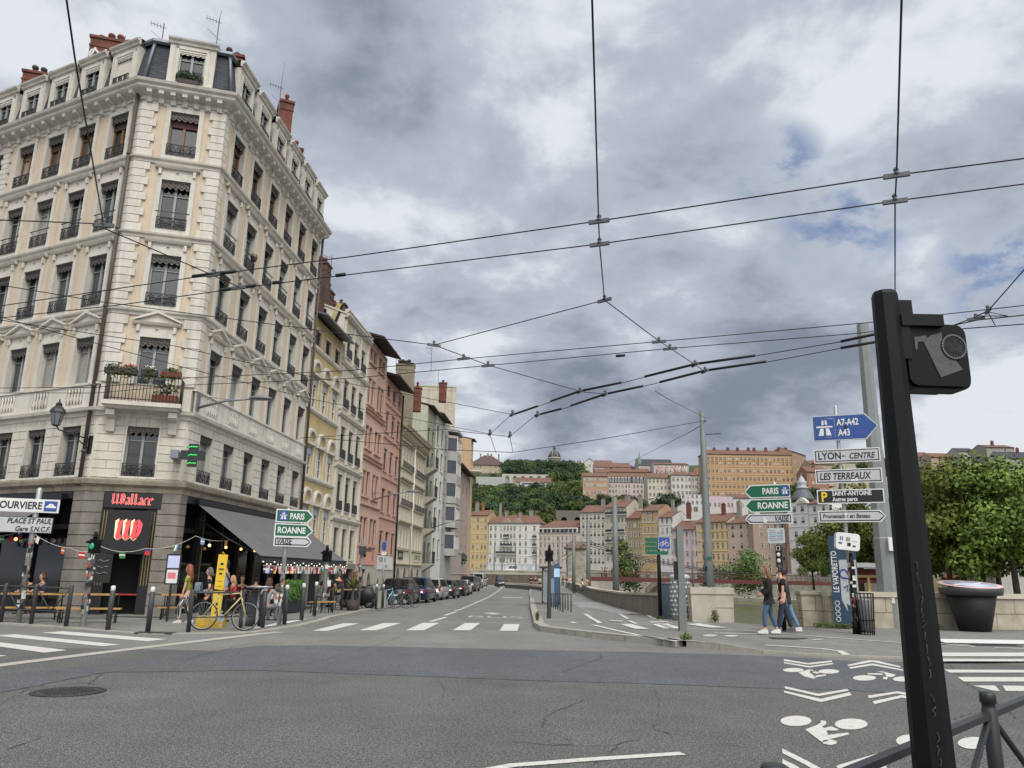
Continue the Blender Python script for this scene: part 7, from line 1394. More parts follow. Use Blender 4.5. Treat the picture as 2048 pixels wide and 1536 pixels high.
b=P(1362,1241,31.3);t=thing('studded_column','pale grey column covered with raised diamond studs to stop posters','column',(b.x,31.3,prof(31.3)+.1));mb=MB();mb.lathe([(.36,0),(.36,1.48),(.4,1.5),(.4,1.6),(.3,1.66)],20);mb.build('body',mat('pale grey studs','#a6aeb4',.6,var=.1),t);mb=MB()
for r_ in range(8):
 for k in range(12):
  a=k*math.pi/6+(r_%2)*.26;z=.14+r_*.17;c=Vector((.36*math.cos(a),.36*math.sin(a),z));u=Vector((-math.sin(a),math.cos(a),0))*.09;v=Vector((0,0,.085));o=Vector((math.cos(a),math.sin(a),0))*.05
  for p_,q_ in((u,v),(v,-u),(-u,-v),(-v,u)):mb.poly([c+p_,c+q_,c+o])
mb.build('studs',mat('pale grey studs','#a6aeb4'),t)
BLK_=mat('pale concrete block','#bdb6a7',.9,var=.12,scale=2,k=.85,streak=.3,bump=.3,dirt=.3)
for px,w,d,lab,seam in((1409,.86,.8,'left pale concrete block below the tall thick pole',0),(1449,.74,.74,'right pale concrete block below the tall thick pole, with a joint',1)):
 b=P(px,1245.5,29.7);t=thing('concrete_block',lab,'concrete block',(b.x,29.7,prof(29.7)+.03),R(4)*(1 if seam else-1),'concrete blocks under the pole');mb=MB();mb.prism([(-w/2,0),(w/2,0),(w/2+.02,1.0),(-w/2-.03,1.0)],'y',0,d);mb.build('body',BLK_,t);mb=MB();mb.box(-w/2-.05,w/2+.04,-.04,d+.02,1.003,1.24);mb.build('cap',BLK_,t)
 if seam:mb=MB();mb.box(-w/2+.01,w/2-.01,-.003,.01,.5,.52);mb.build('joint',CRACK,t)
PARW=mat('stained parapet concrete','#8f877a',.95,var=.2,scale=1.2,k=.8,streak=.75,dirt=.5,bump=.4);PARC=mat('parapet coping','#c2baa8',.9,var=.12,scale=2,k=.85,dirt=.4)
def parapet(name,lab,path,h,w,cap=.14,m=None,zf=None):
 t=thing(name,lab,'wall',(0,0,0));zf=zf or(lambda y:prof(y));mb=MB();cp=MB();V_=[Vector(p)for p in path];n=len(V_)
 def ring(i,a,b,z0,z1,M_):
  p=V_[i];d0=(V_[min(i+1,n-1)]-V_[max(i-1,0)]).normalized();nn=Vector((d0.y,-d0.x));z=zf(p.y);return[M_.pt((p.x+nn.x*o,p.y+nn.y*o,z+zz))for o,zz in((a,z0),(a,z1),(b,z1),(b,z0))]
 for M_,a,b,z0,z1 in((mb,w/2,-w/2,-.3,h),(cp,w/2+.06,-w/2-.06,h+.003,h+cap)):
  rs=[ring(i,a,b,z0,z1,M_)for i in range(n)]
  for p,q in zip(rs,rs[1:]):
   for k in range(4):M_.face((p[k],q[k],q[(k+1)%4],p[(k+1)%4]))
  M_.face(rs[0]);M_.face(rs[-1][::-1])
 mb.build('wall',m or PARW,t);cp.build('coping',PARC,t);return t
ys=[33.2,36,39,44,48,54,64,75,88,100,130,150]
parapet('quay_parapet','long stained stone parapet curving along the river beside the cycle path',[(xr(y)-.3,y)for y in ys],.92,.36,.12)
ASH=brickmat('parapet ashlar','#b7ae9b','#a9a18f','#7a7466',1.7,.52,ms=.02,k=.85,bump=.5)
w0,w1=P(1655,1255,26.7),P(2048,1261,27.4);par=[(w0.x,26.7),(12.2,26.75),(15,26.9),(w1.x,27.35),(40,28.4),(130,33)]
parapet('bridge_parapet','pale ashlar bridge parapet behind the round map table',par,1.02,.42,.16,ASH,lambda y:0.0)
b=P(1637,1256,27.0);t=thing('parapet_pier','square stone pier ending the bridge parapet beside the walkers','wall',(b.x,27.1,0),R(-6));mb=MB();mb.box(-.45,.36,0,.7,-.2,1.02);mb.box(-.48,.39,-.03,.73,1.023,1.16);mb.build('stones',ASH,t)
parapet('ramp_wall','dark stone ramp wall closing the view at the end of the street',[(P(px,1160,Y).x,Y)for px,Y in((860,168),(930,160),(1010,150),(1060,146),(1104,142))],2.1,.5,.25,mat('dark ramp stone','#77715f',.95,var=.25,scale=.8,k=.75,streak=.5),lambda y:-.6)
parapet('low_kerb_wall','low pale traffic wall at the bend of the quay road',[(P(px,1162,Y).x,Y)for px,Y in((1013,128),(1045,122),(1080,108),(1092,98))],.55,.4,.3,mat('dark low wall','#55534c',.9,var=.2),lambda y:-.6)
b=P(1947,1262,26.0);t=thing('map_table','big round dark map table on a tapered drum, with a coloured city plan on top','map table',(b.x,25.9,.03));mb=MB();mb.lathe([(.46,0),(.74,1.15),(.72,1.16)],32);mb.build('drum',mat('black drum paint','#1f2022',.5,.1,var=.1),t)
mb=MB();mb.lathe([(.7,1.1),(.9,1.12),(.95,1.33),(.93,1.34),(.01,1.342)],36);mb.build('rim',mat('charcoal rim','#3a3b3d',.5,.1,var=.1),t);mb=MB();mb.T=Matrix.Translation((0,-.0,1.44))@Matrix.Rotation(R(7),4,'X')
mb.lathe([(.93,0),(.93,.02),(.01,.021)],40,0);mb.lathe([(.78,.022),(.01,.024)],30,1);mb.poly([(-.7,-.25,.03),(-.2,-.02,.03),(.1,.0,.03),(.62,.45,.03),(.66,.38,.03),(.14,-.1,.03),(-.2,-.12,.03),(-.66,-.34,.03)],2);[mb.poly([(math.cos(a)*.05,math.sin(a)*.05,.028),(math.cos(a)*.7,math.sin(a)*.7,.028),(math.cos(a+.05)*.7,math.sin(a+.05)*.7,.028)],2)for a in(0.5,1.4,2.6,3.6,4.4,5.5)]
mb.build('city_plan',[mat('plan pink','#e3b9b4',.3,var=.05),mat('plan grey blue','#b9bfd0',.3,var=.15,scale=6),mat('plan white','#e9eaee',.3,var=0)],t)
b=P(1690,1256,26.2);t=thing('boat_stop_totem','tall navy LE VAPORETTO boat stop totem behind the sticker covered signpost','totem',(b.x,26.2,.0),R(-24));NAVY=mat('navy panel','#2c4459',.5,var=.08);mb=MB();H_=P(1690,1072,26.2).z;mb.box(-.3,.52,-.06,.06,.05,H_);mb.build('panel',NAVY,t);mb=MB()
mb.poly([(-.02,-.064,.9*1.0),(.5,-.064,.55),(.5,-.064,2.2),(-.02,-.064,2.2)][::1],0);mb.poly([(-.02,-.066,2.2),(-.02,-.066,.9),(.14,-.066,.55),(.5,-.066,.3),(.5,-.066,.55)][:3],0);mb.build('pale_field',SGREY,t)
mb=MB();tm=MB();text_mb(tm,'LE VAPORETTO',0,0,.17,0,0,0,.9,bold=.02)
base=0
for v in tm.v:mb.pt((-.06-v.z-.02,-.068,1.15+v.x*.86))
for q in tm.f:mb.face(q)
for k in range(4):mb.tube([(-.17+.07*math.cos(a),-.068,.3+k*.17+.07*math.sin(a))for a in[j*.6283 for j in range(11)]],.012,4)
mb.build('lettering',WHITE,t);mb=MB();mb.tube([(.1+.12*math.cos(a),-.068,1.75+.14*math.sin(a))for a in[j*.6 for j in range(9)]],.025,4);mb.tube([(.08,-.068,1.3),(.2,-.068,1.4),(.16,-.068,1.2),(.3,-.068,1.32)],.022,4);mb.tube([(.06,-.068,1.62),(.3,-.068,1.6)],.025,4);mb.build('tag_scrawl',mat('blue marker','#3c4a94',.7,var=.1),t)
b=P(1735,1185,45);t=thing('boat_landing_frame','wooden landing frame with a flat roof beyond the bridge parapet','shelter',(b.x,45,-3.5));WD=mat('pale timber','#b39a6c',.8,var=.15);mb=MB()
for x_ in(-.7,.1,.9):mb.box(x_-.07,x_+.07,-.07,.07,0,5.2)
mb.box(-.8,1.0,-.08,.08,5.2,5.35);mb.build('timber_frame',WD,t);mb=MB();mb.box(-1.3,1.6,-1,1.2,5.75,6.0);mb.build('roof',GALV,t);mb=MB();mb.box(-1.0,1.3,.3,.9,4.9,5.7);mb.build('back_panel',mat('rust red panel','#7c3c33',.7,var=.15),t)
b=P(1100,1197,52);t=thing('bus_shelter','glass bus shelter on the traffic island','shelter',(b.x,52,prof(52)+.13),aR);mb=MB();[mb.box(x_-.04,x_+.04,y_-.04,y_+.04,0,2.3)for x_ in(0,3.4)for y_ in(-.6,.5)];mb.box(-.2,3.6,-.8,.7,2.3,2.42);mb.build('shelter_frame',DKPOLE,t);mb=MB();mb.box(0,3.4,.48,.5,.2,2.2);mb.box(-.01,.01,-.55,.45,.2,2.2);mb.build('glass_panel',mat('pale shelter glass','#9aa5a8',.1,var=.2,k=.7),t)
b=P(1112.5,1190,48);t=thing('bus_stop_flag','blue bus stop pole with pale blue panels','bus stop',(b.x,48,prof(48)+.13));h=P(1112,1127,48).z-prof(48)-.13;mb=MB();mb.box(-.12,.12,-.05,.05,0,h);mb.build('post',mat('bus stop blue','#2f5f8f',.5,var=.05,k=.7),t);mb=MB();mb.box(-.14,.2,-.08,-.055,h-.8,h-.3);mb.build('panel',mat('bus stop pale blue','#a9cbe4',.5,var=.1),t);mb=MB();mb.box(-.5,-.14,-.07,.05,h-.9,h-.1);mb.build('display_box',mat('dark display box','#4a4748',.5,var=.1),t)
HOOP=MB();HOOP.tube([(0,-.38,0),(0,-.38,.78),(0,.38,.78),(0,.38,0)],.028,6)
HOOPM=HOOP.mesh('cycle_hoop',DKPOLE)
for k in range(6):
 a,b_=P(1134,1207,36.5),P(1110,1192,47);p=a.lerp(b_,k/5);o=put('cycle_hoop',HOOPM,None,(p.x,p.y,prof(p.y)+.13),aR+R(60));tag(o,['nearest cycle hoop of the row on the island','second cycle hoop from the front of the island row','third cycle hoop from the front of the island row','third cycle hoop from the bus stop','second cycle hoop from the bus stop','farthest cycle hoop, beside the bus stop'][k],'cycle stand','cycle hoops in a row')
BOLL=MB();BOLL.lathe([(.062,0),(.062,.95),(.05,.96)],10,0);BOLL.lathe([(.05,.96),(.056,.965),(.056,1.05),(.045,1.08),(.005,1.085)],10,1);BOLL=BOLL.mesh('bollard',[DKPOLE,WHITE])
for px,py,wc,lab in((215,1262,1,'white capped bollard at the left zebra, beside the picnic benches'),(295,1266.5,1,'white capped bollard in front of the bar door'),(524,1259,1,'white capped bollard right of the leaning bicycle'),(568,1254,1,'white capped bollard below the PARIS signpost'),(602,1248,1,'white capped bollard in front of the hedge end'),(628,1240,0,'bollard beside the man with grey trousers'),(751,1224,0,'bollard at the kerb end, left of the grey bin'),(764.5,1222,0,'bollard at the kerb end, right of the grey bin')):
 p=GR(px,py);tag(put('bollard',BOLL,None,(p.x,p.y,zl(p.x,p.y)),0),lab,'bollard','charcoal bollards along the pavement')
def fence(name,lab,pts,h=.95,brace=True,group=None,mid=.35):
 P_=[GR(*p)for p in pts];o=P_[0];t=thing(name,lab,'barrier',(o.x,o.y,zl(o.x,o.y)),0,group);R0=[Vector((p.x-o.x,p.y-o.y,0))for p in P_]
 for p in R0:mb=MB();mb.lathe([(.055,0),(.055,h+.05),(.04,h+.08)],10,0,p);mb.build('post',DKPOLE,t)
 for a,b in zip(R0,R0[1:]):
  mb=MB();mb.tube([a+Vector((0,0,h)),b+Vector((0,0,h))],.025,6)
  if not brace:mb.build('rail',DKPOLE,t);mb=MB()
  mb.tube([a+Vector((0,0,mid)),b+Vector((0,0,mid))],.018,6);m_=(a+b)/2+Vector((0,0,mid))
  if brace:mb.tube([a+Vector((0,0,h)),m_],.014,5);mb.tube([b+Vector((0,0,h)),m_],.014,5)
  mb.build('rail',DKPOLE,t)
 return t
fence('street_railing','charcoal railing in front of the picnic benches at the left',[(-60,1246),(0,1249),(61,1252),(131,1257)]);fence('street_railing','charcoal railing the yellow framed bicycle leans on',[(376,1266),(480,1262)],.95,False);fence('street_railing','charcoal railing beside the terrace drinkers, before the parked bikes',[(663,1230.5),(682,1228),(699,1225.5),(717,1223)])
PINE=mat('varnished pine plank','#b98f54',.6,var=.2,scale=5,k=.85);REDTOP=mat('red table top','#a8332d',.5,var=.1);BLKLEG=mat('black steel leg','#1b1b1d',.5,.2,var=0)
def plank_table(lab,px,py,w,d,h,rz,m=PINE,name='picnic_table',cat='table',group=None):
 p=G(px,py,.02);t=thing(name,lab,cat,p,rz,group);mb=MB()
 for k in range(3):mb.box(-w/2,w/2,-d/2+d*k/3+.005,-d/2+d*(k+1)/3-.005,h-.04,h)
 mb.build('top',m,t)
 for s_ in(-1,1):mb=MB();x_=s_*(w/2-.12);mb.tube([(x_,-d/2+.03,0),(x_,-d/2+.05,h-.04)],.018,5);mb.tube([(x_,d/2-.03,0),(x_,d/2-.05,h-.04)],.018,5);mb.tube([(x_,-d/2+.03,.15),(x_,d/2-.03,.15)],.014,5);mb.build('leg_frame',BLKLEG,t)
 return t
TG='tables and benches of the terrace'
for lab,px,py,w,d,h,m,nm,cat in(('long pine picnic table at the left edge',40,1243,2.1,.55,.78,PINE,'picnic_table','table'),('pine bench in front of the left picnic table',45,1247,2.0,.26,.44,PINE,'bench','bench'),('second pine picnic table, left of the white capped bollard',165,1243,1.6,.55,.78,PINE,'picnic_table','table'),('pine bench before the second picnic table',175,1249,1.6,.26,.44,PINE,'bench','bench'),('red topped table behind the signal post',168,1232,.9,.5,.72,REDTOP,'bistro_table','table'),('red topped table in front of the bar door',255,1234,.8,.5,.72,REDTOP,'bistro_table','table'),('red topped table behind the left picnic table',60,1233,.9,.5,.7,REDTOP,'bistro_table','table'),('pine table at the right hand stone pier',352,1239,.95,.5,.76,PINE,'picnic_table','table'),('pine bench at the right hand stone pier',348,1243,1.0,.25,.42,PINE,'bench','bench'),('pine bench the woman in a striped top sits on',522,1237,.8,.25,.44,PINE,'bench','bench'),('pine bench under the man with the red cap',643,1229,1.1,.28,.46,PINE,'bench','bench'),('narrow table between the railing and the bald man',694,1217,1.3,.4,.8,PINE,'picnic_table','table')):
 plank_table(lab,px,py,w,d,h,R(14)if px<600 else aR-R(30),m,nm,cat,TG)
p=G(492,1259,.02);t=thing('standing_table','tall round standing table on a steel stem behind the bicycle','table',(p.x+.1,p.y+.5,.02),0);mb=MB();mb.lathe([(.34,1.06),(.36,1.08),(.36,1.1),(.01,1.1)],22);mb.build('top',GALV,t);mb=MB();mb.lathe([(.22,0),(.2,.03),(.03,.05),(.03,1.06)],12);mb.build('stem',GALV,t)
p=G(488,1258,.02);t=thing('litter_bin','dark cylindrical bin under the standing table behind the bicycle','litter bin',(p.x+.02,p.y+.75,.02));mb=MB();mb.lathe([(.24,0),(.25,.85),(.23,.87)],16);mb.build('body',mat('dark blue grey bin','#2b2f36',.5,var=.1),t)
p=GR(758,1222);t=thing('litter_bin','grey concrete bin between two bollards at the kerb end','litter bin',(p.x,p.y+.3,zl(p.x,p.y)));mb=MB();mb.prism([(-.24,-.2),(.24,-.2),(.24,.2),(-.24,.2)],'z',0,.8);mb.build('body',mat('bin concrete','#9a988f',.9,var=.1),t);mb=MB();mb.box(-.2,.2,-.16,.16,.803,.83);mb.build('lid',DKPOLE,t)
p=G(430,1256,.02);t=thing('yellow_totem','leaning yellow information totem on a worn yellow block','totem',(p.x-.05,p.y,.02),R(8));YT=mat('totem yellow','#dcb92c',.5,var=.06,k=.9);mb=MB();mb.box(-.42,.28,-.2,.25,0,.3);mb.build('base',mat('scuffed yellow block','#b9972f',.8,var=.3,scale=6,dirt=.5),t)
mb=MB();mb.T=Matrix.Rotation(R(1.5),4,'Y');mb.box(-.1,.14,-.03,.03,.303,1.93);mb.tube([(-.02,0,1.93),(0,0,2.0),(.05,0,1.93)],.012,4);mb.build('panel',YT,t);mb=MB();mb.T=Matrix.Rotation(R(1.5),4,'Y')
for z,w_,h_ in((1.68,.08,.06),(1.55,.14,.02),(1.52,.14,.015),(1.42,.08,.05),(1.22,.12,.01),(1.08,.14,.01),(.62,.05,.07),(.5,.07,.06),(.4,.06,.05)):mb.box(.02-w_/2,.02+w_/2,-.036,-.031,z-h_/2,z+h_/2)
mb.build('print',SBLACK,t)
p=P(298,1175,21.8);t=thing('menu_board','pale menu poster with a pink picture on a stand by the door','menu board',(p.x,23.2,.02),R(14));mb=MB();mb.box(-.2,.2,-.02,.02,1.08,1.95);mb.build('board',BLACK,t);mb=MB();mb.box(-.16,.16,-.026,-.021,1.55,1.9);mb.box(-.15,.15,-.026,-.021,1.12,1.5,1);mb.box(-.12,.1,-.03,-.027,1.25,1.42,2);mb.build('poster',[mat('menu lilac','#b9bede',.6,var=.05),WHITE,mat('menu pink','#d2707c',.6,var=.2)],t);mb=MB();mb.box(-.03,.03,-.02,.02,0,1.08);mb.build('stand',BLACK,t)
p=P(195,1160,24);t=thing('chalkboard','black chalkboard with faint writing at the left of the bar door','menu board',(p.x+.1,24.0,.8),aC);mb=MB();mb.box(-.25,.25,-.03,.0,.3,1.15);mb.build('board',mat('chalkboard','#1f2120',.8,var=.15),t);mb=MB();[mb.tube([(-.16+.08*j,-.034,.95-.18*k+.03*math.sin(j*2+k))for j in range(5)],.006,3)for k in range(3)];mb.build('chalk_lines',SGREY,t)
def foliage(name,lab,loc,boxes,n,size,ms,cat='plant',extra=None,seed=1,group=None):
 t=thing(name,lab,cat,loc,0,group);mb=MB();[leaf_tuft(mb,c,r_,n//len(boxes),k%len(ms),size)for k,(c,r_)in enumerate(boxes)];mb.build('leaves',ms,t)
 if extra:extra(t)
 return t
HEDGE=leafmat('hedge leaf','#5b7a35',.72);p=G(590,1224,.1)
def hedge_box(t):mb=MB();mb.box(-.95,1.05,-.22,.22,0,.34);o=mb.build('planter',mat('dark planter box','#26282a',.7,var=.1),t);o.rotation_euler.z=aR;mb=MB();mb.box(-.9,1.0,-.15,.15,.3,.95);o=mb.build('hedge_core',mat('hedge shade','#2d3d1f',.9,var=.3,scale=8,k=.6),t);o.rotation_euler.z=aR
t=foliage('hedge_planter','clipped green hedge in a dark planter under the awning end',(p.x-.2,p.y,.1),[((dR.x*q,dR.y*q,.72),(.27,.3,.42))for q in(-.75,-.4,0,.4,.8)],2600,.05,[HEDGE],'hedge',hedge_box)
p=P(705,1200,33);PALM=leafmat('palm leaf','#7f8c4a',.7);t=thing('palm_plant','spiky palm plant behind the bald man at the terrace end','plant',(p.x,33,-.1));mb=MB()
for k in range(46):
 a,e_=rnd.uniform(0,6.28),rnd.uniform(.2,1.35);L_=rnd.uniform(.7,1.15);d=Vector((math.cos(a)*math.cos(e_),math.sin(a)*math.cos(e_),math.sin(e_)));q=[Vector((0,0,1.0))+d*L_*j/4-Vector((0,0,.18*(j/4)**2*L_*2))for j in range(5)];nn=d.cross(Vector((0,0,1))).normalized()*.035
 for j in range(4):mb.poly([q[j]-nn*(1.1-j*.25),q[j]+nn*(1.1-j*.25),q[j+1]+nn*(.85-j*.25),q[j+1]-nn*(.85-j*.25)])
mb.build('fronds',PALM,t);mb=MB();mb.lathe([(.2,0),(.28,.5),(.06,.52),(.05,1.0)],12);mb.build('pot',BOX_B,t)
WEED=leafmat('weed leaf','#5d6b38',.7);WEEDD=mat('dry weed stalk','#6f6545',.9,var=.3)
for px,py,Y,w_,h_,n,lab in((1350,1238,31.2,.22,.8,150,'tall weeds between the slate cabinet and the studded column'),(1383,1244,30.6,.18,.6,110,'weeds between the studded column and the left concrete block'),(1431,1246,29.4,.14,.55,110,'dry weeds in the gap between the two concrete blocks'),(1372,1290,18.9,.14,.16,60,'small weed at the end of the island kerb'),(1655,1256,26.2,.5,.2,160,'low weeds at the foot of the parapet left of the boat totem'),(1690,1258,26.0,.3,.16,90,'low weeds under the boat totem'),(1870,1258,26.3,.3,.2,90,'low weeds at the foot of the parapet left of the map table'),(1320,1235,32,.3,.12,70,'low weeds along the near end of the quay parapet'),(1590,1250,27,.3,.7,120,'weeds at the stone pier behind the walkers'),(1075,1238,25.5,.05,.3,60,'weeds along the island kerb')):
 p=P(px,py,Y);t=thing('weed_clump',lab,'weeds',(p.x,Y,zp(p.x,Y)if Y>20 else .12));mb=MB();leaf_tuft(mb,(0,0,h_*.45),(w_,.12,h_*.5),n,0,.05)
 for k in range(10):x_=rnd.uniform(-w_,w_);mb.tube([(x_,rnd.uniform(-.08,.08),0),(x_+rnd.uniform(-.08,.08),0,h_*rnd.uniform(.5,1.1))],.005,3,1)
 mb.build('leaves',[WEED,WEEDD],t)
p=P(920,1120,100);t=thing('street_tree','small dark tree at the end of the parked cars by the mauve house','tree',(p.x-.6,100,-.5));put('crown',crown_mesh('crown',5.2,1.9,900,.2,91,8,.9,L_DARK,False,.3),t);mb=MB();mb.tube([(0,0,0),(.1,0,2.4),(0,0,3.6)],[.09,.07,.04],6);mb.build('trunk',BARK,t)
p=P(762,1215,41);t=thing('parking_sign','round blue and red no parking sign on a slim pole by the parked bikes','sign',(p.x,41,prof(41)+.1));zz_=lambda y:P(762,y,41).z-prof(41)-.1;mb=MB();mb.lathe([(.035,0),(.035,zz_(1083))],8);mb.build('post',GALV,t);mb=MB();mb.prism([(.16*math.cos(a),.3*math.sin(a))for a in[k*math.pi/12 for k in range(24)]],'y',-.06,-.04);mb.prism([(.11*math.cos(a),.23*math.sin(a))for a in[k*math.pi/12 for k in range(24)]],'y',-.066,-.05,1);mb.build('disc',[STK[2],SBLUE],t,(0,0,zz_(1092)));mb=MB();mb.box(-.12,.12,-.06,-.04,zz_(1110),zz_(1103));mb.build('plate',WHITE,t)
p=P(716,1220,34.5);t=thing('sticker_post','sticker covered grey post at the end of the awning','pole',(p.x,34.5,prof(34.5)+.1));mb=MB();mb.lathe([(.06,0),(.055,P(716,1073,34.5).z)],8);mb.build('post',GREYPOLE,t);stickers(t,.06,.4,2.6,24,41,0,0,.12);mb=MB();mb.box(-.1,.18,-.1,.1,2.35,2.7);mb.build('box',DKPOLE,t)
t=far('plane_tree_shops','ochre arcaded shop building half hidden behind the plane trees',1815,1990,1172,1085,(1105,1122),9,[1835,1855,1875,1895,1915,1935,1955,1975],6,fcol('#b79a5c'),None,Y=128,D=10)[0]
mb=MB();arch_wall(mb,0,13.8,-.5,3.2,[(1.2+k*1.65,1.2,1.6,2.3)for k in range(8)],.4,0,-.06,1,False);mb.build('arcade',[fcol('#b8ab98'),BLACKIN],t);mb=MB();[mb.prism([(-.1,2.7),(-1.1,2.2),(-1.1,2.1),(-.1,2.4)],'x',a,a+2.4)for a in(1.0,)];mb.build('shop_awning',mat('brown shop awning','#6b3a2f',.9,var=.1),t);mb=MB();mb.prism([(-.1,2.75),(-1.1,2.25),(-1.1,2.15),(-.1,2.45)],'x',5.5,9.5);mb.build('shop_awning',mat('brown shop awning','#6b3a2f'),t)
t,lx,zz_,W_,s=far('pharmacy_building','pale building with a green pharmacy board at the right edge',1992,2100,1172,1060,(1085,1110),12,[2005,2025,2045,2065,2085],7,fcol('#c9c3b8'),None,Y=122,D=10)
mb=MB();a,b=lx(2018),lx(2072);mb.box(a,b,-.12,-.01,zz_(1152),zz_(1139));text_mb(mb,'PHARMACIE',a+.25,zz_(1149.5),.55,-.13,1,0,.9);mb.build('pharmacy_board',[mat('pharmacy green','#16473a',.5,var=.05),WHITE],t)
t=thing('green_kiosk_roof','long low green awning of market stalls on the far bank behind the walkers','market stall',(P(1600,1150,158).x,158,1.2));mb=MB();mb.prism([(-1.4,2.0),(1.4,2.0),(0,2.7)],'x',0,14);mb.build('roof',mat('stall green canvas','#3f6b54',.8,var=.1),t);mb=MB();[mb.box(k*2.3,k*2.3+.08,-1.2,-1.1,0,2)for k in range(7)];mb.build('frame',GALV,t)
SKIN=mat('skin','#c99d83',.6,var=.08,scale=9,k=.9);DARKEYE=mat('dark eye','#231a16',.4,var=0);LIP=mat('lip','#a4645a',.6,var=0)
def skin_obj(name,V,E,rad,m,par,sub=1):
 me=bpy.data.meshes.new(name+'_s');me.from_pydata([tuple(v)for v in V],E,[]);o=bpy.data.objects.new(name,me);COL.objects.link(o)
 md=o.modifiers.new('skin','SKIN');
 for i,r in enumerate(rad):me.skin_vertices[0].data[i].radius=r if isinstance(r,tuple)else(r,r)
 me.skin_vertices[0].data[0].use_root=True;md.branch_smoothing=.6;md.use_smooth_shade=True
 if sub:s_=o.modifiers.new('sub','SUBSURF');s_.levels=sub;s_.render_levels=sub
 dg=bpy.context.evaluated_depsgraph_get();out=bpy.data.meshes.new_from_object(o.evaluated_get(dg));bpy.data.objects.remove(o);bpy.data.meshes.remove(me)
 out.materials.clear();out.materials.append(m);return out
def ik(a,b,l1,l2,pole_):
 d=b-a;L=min(d.length,(l1+l2)*.999);u=d.normalized();b=a+u*L;x=(l1*l1-l2*l2+L*L)/(2*L);h=math.sqrt(max(0,l1*l1-x*x));p=(pole_-u*pole_.dot(u))
 p=p.normalized()if p.length>1e-6 else u.orthogonal().normalized();return a+u*x+p*h,b
def merge(dst,mb,mats):
 bm=bmesh.new();bm.from_mesh(dst);n0=len(dst.materials)
 for m in mats:dst.materials.append(m)
 vs=[bm.verts.new(v)for v in mb.v]
 for f_,mi,sm in zip(mb.f,mb.m,mb.sm):
  try:q=bm.faces.new([vs[i]for i in f_]);q.material_index=n0+mi;q.smooth=sm
  except ValueError:pass
 bm.to_mesh(dst);bm.free()
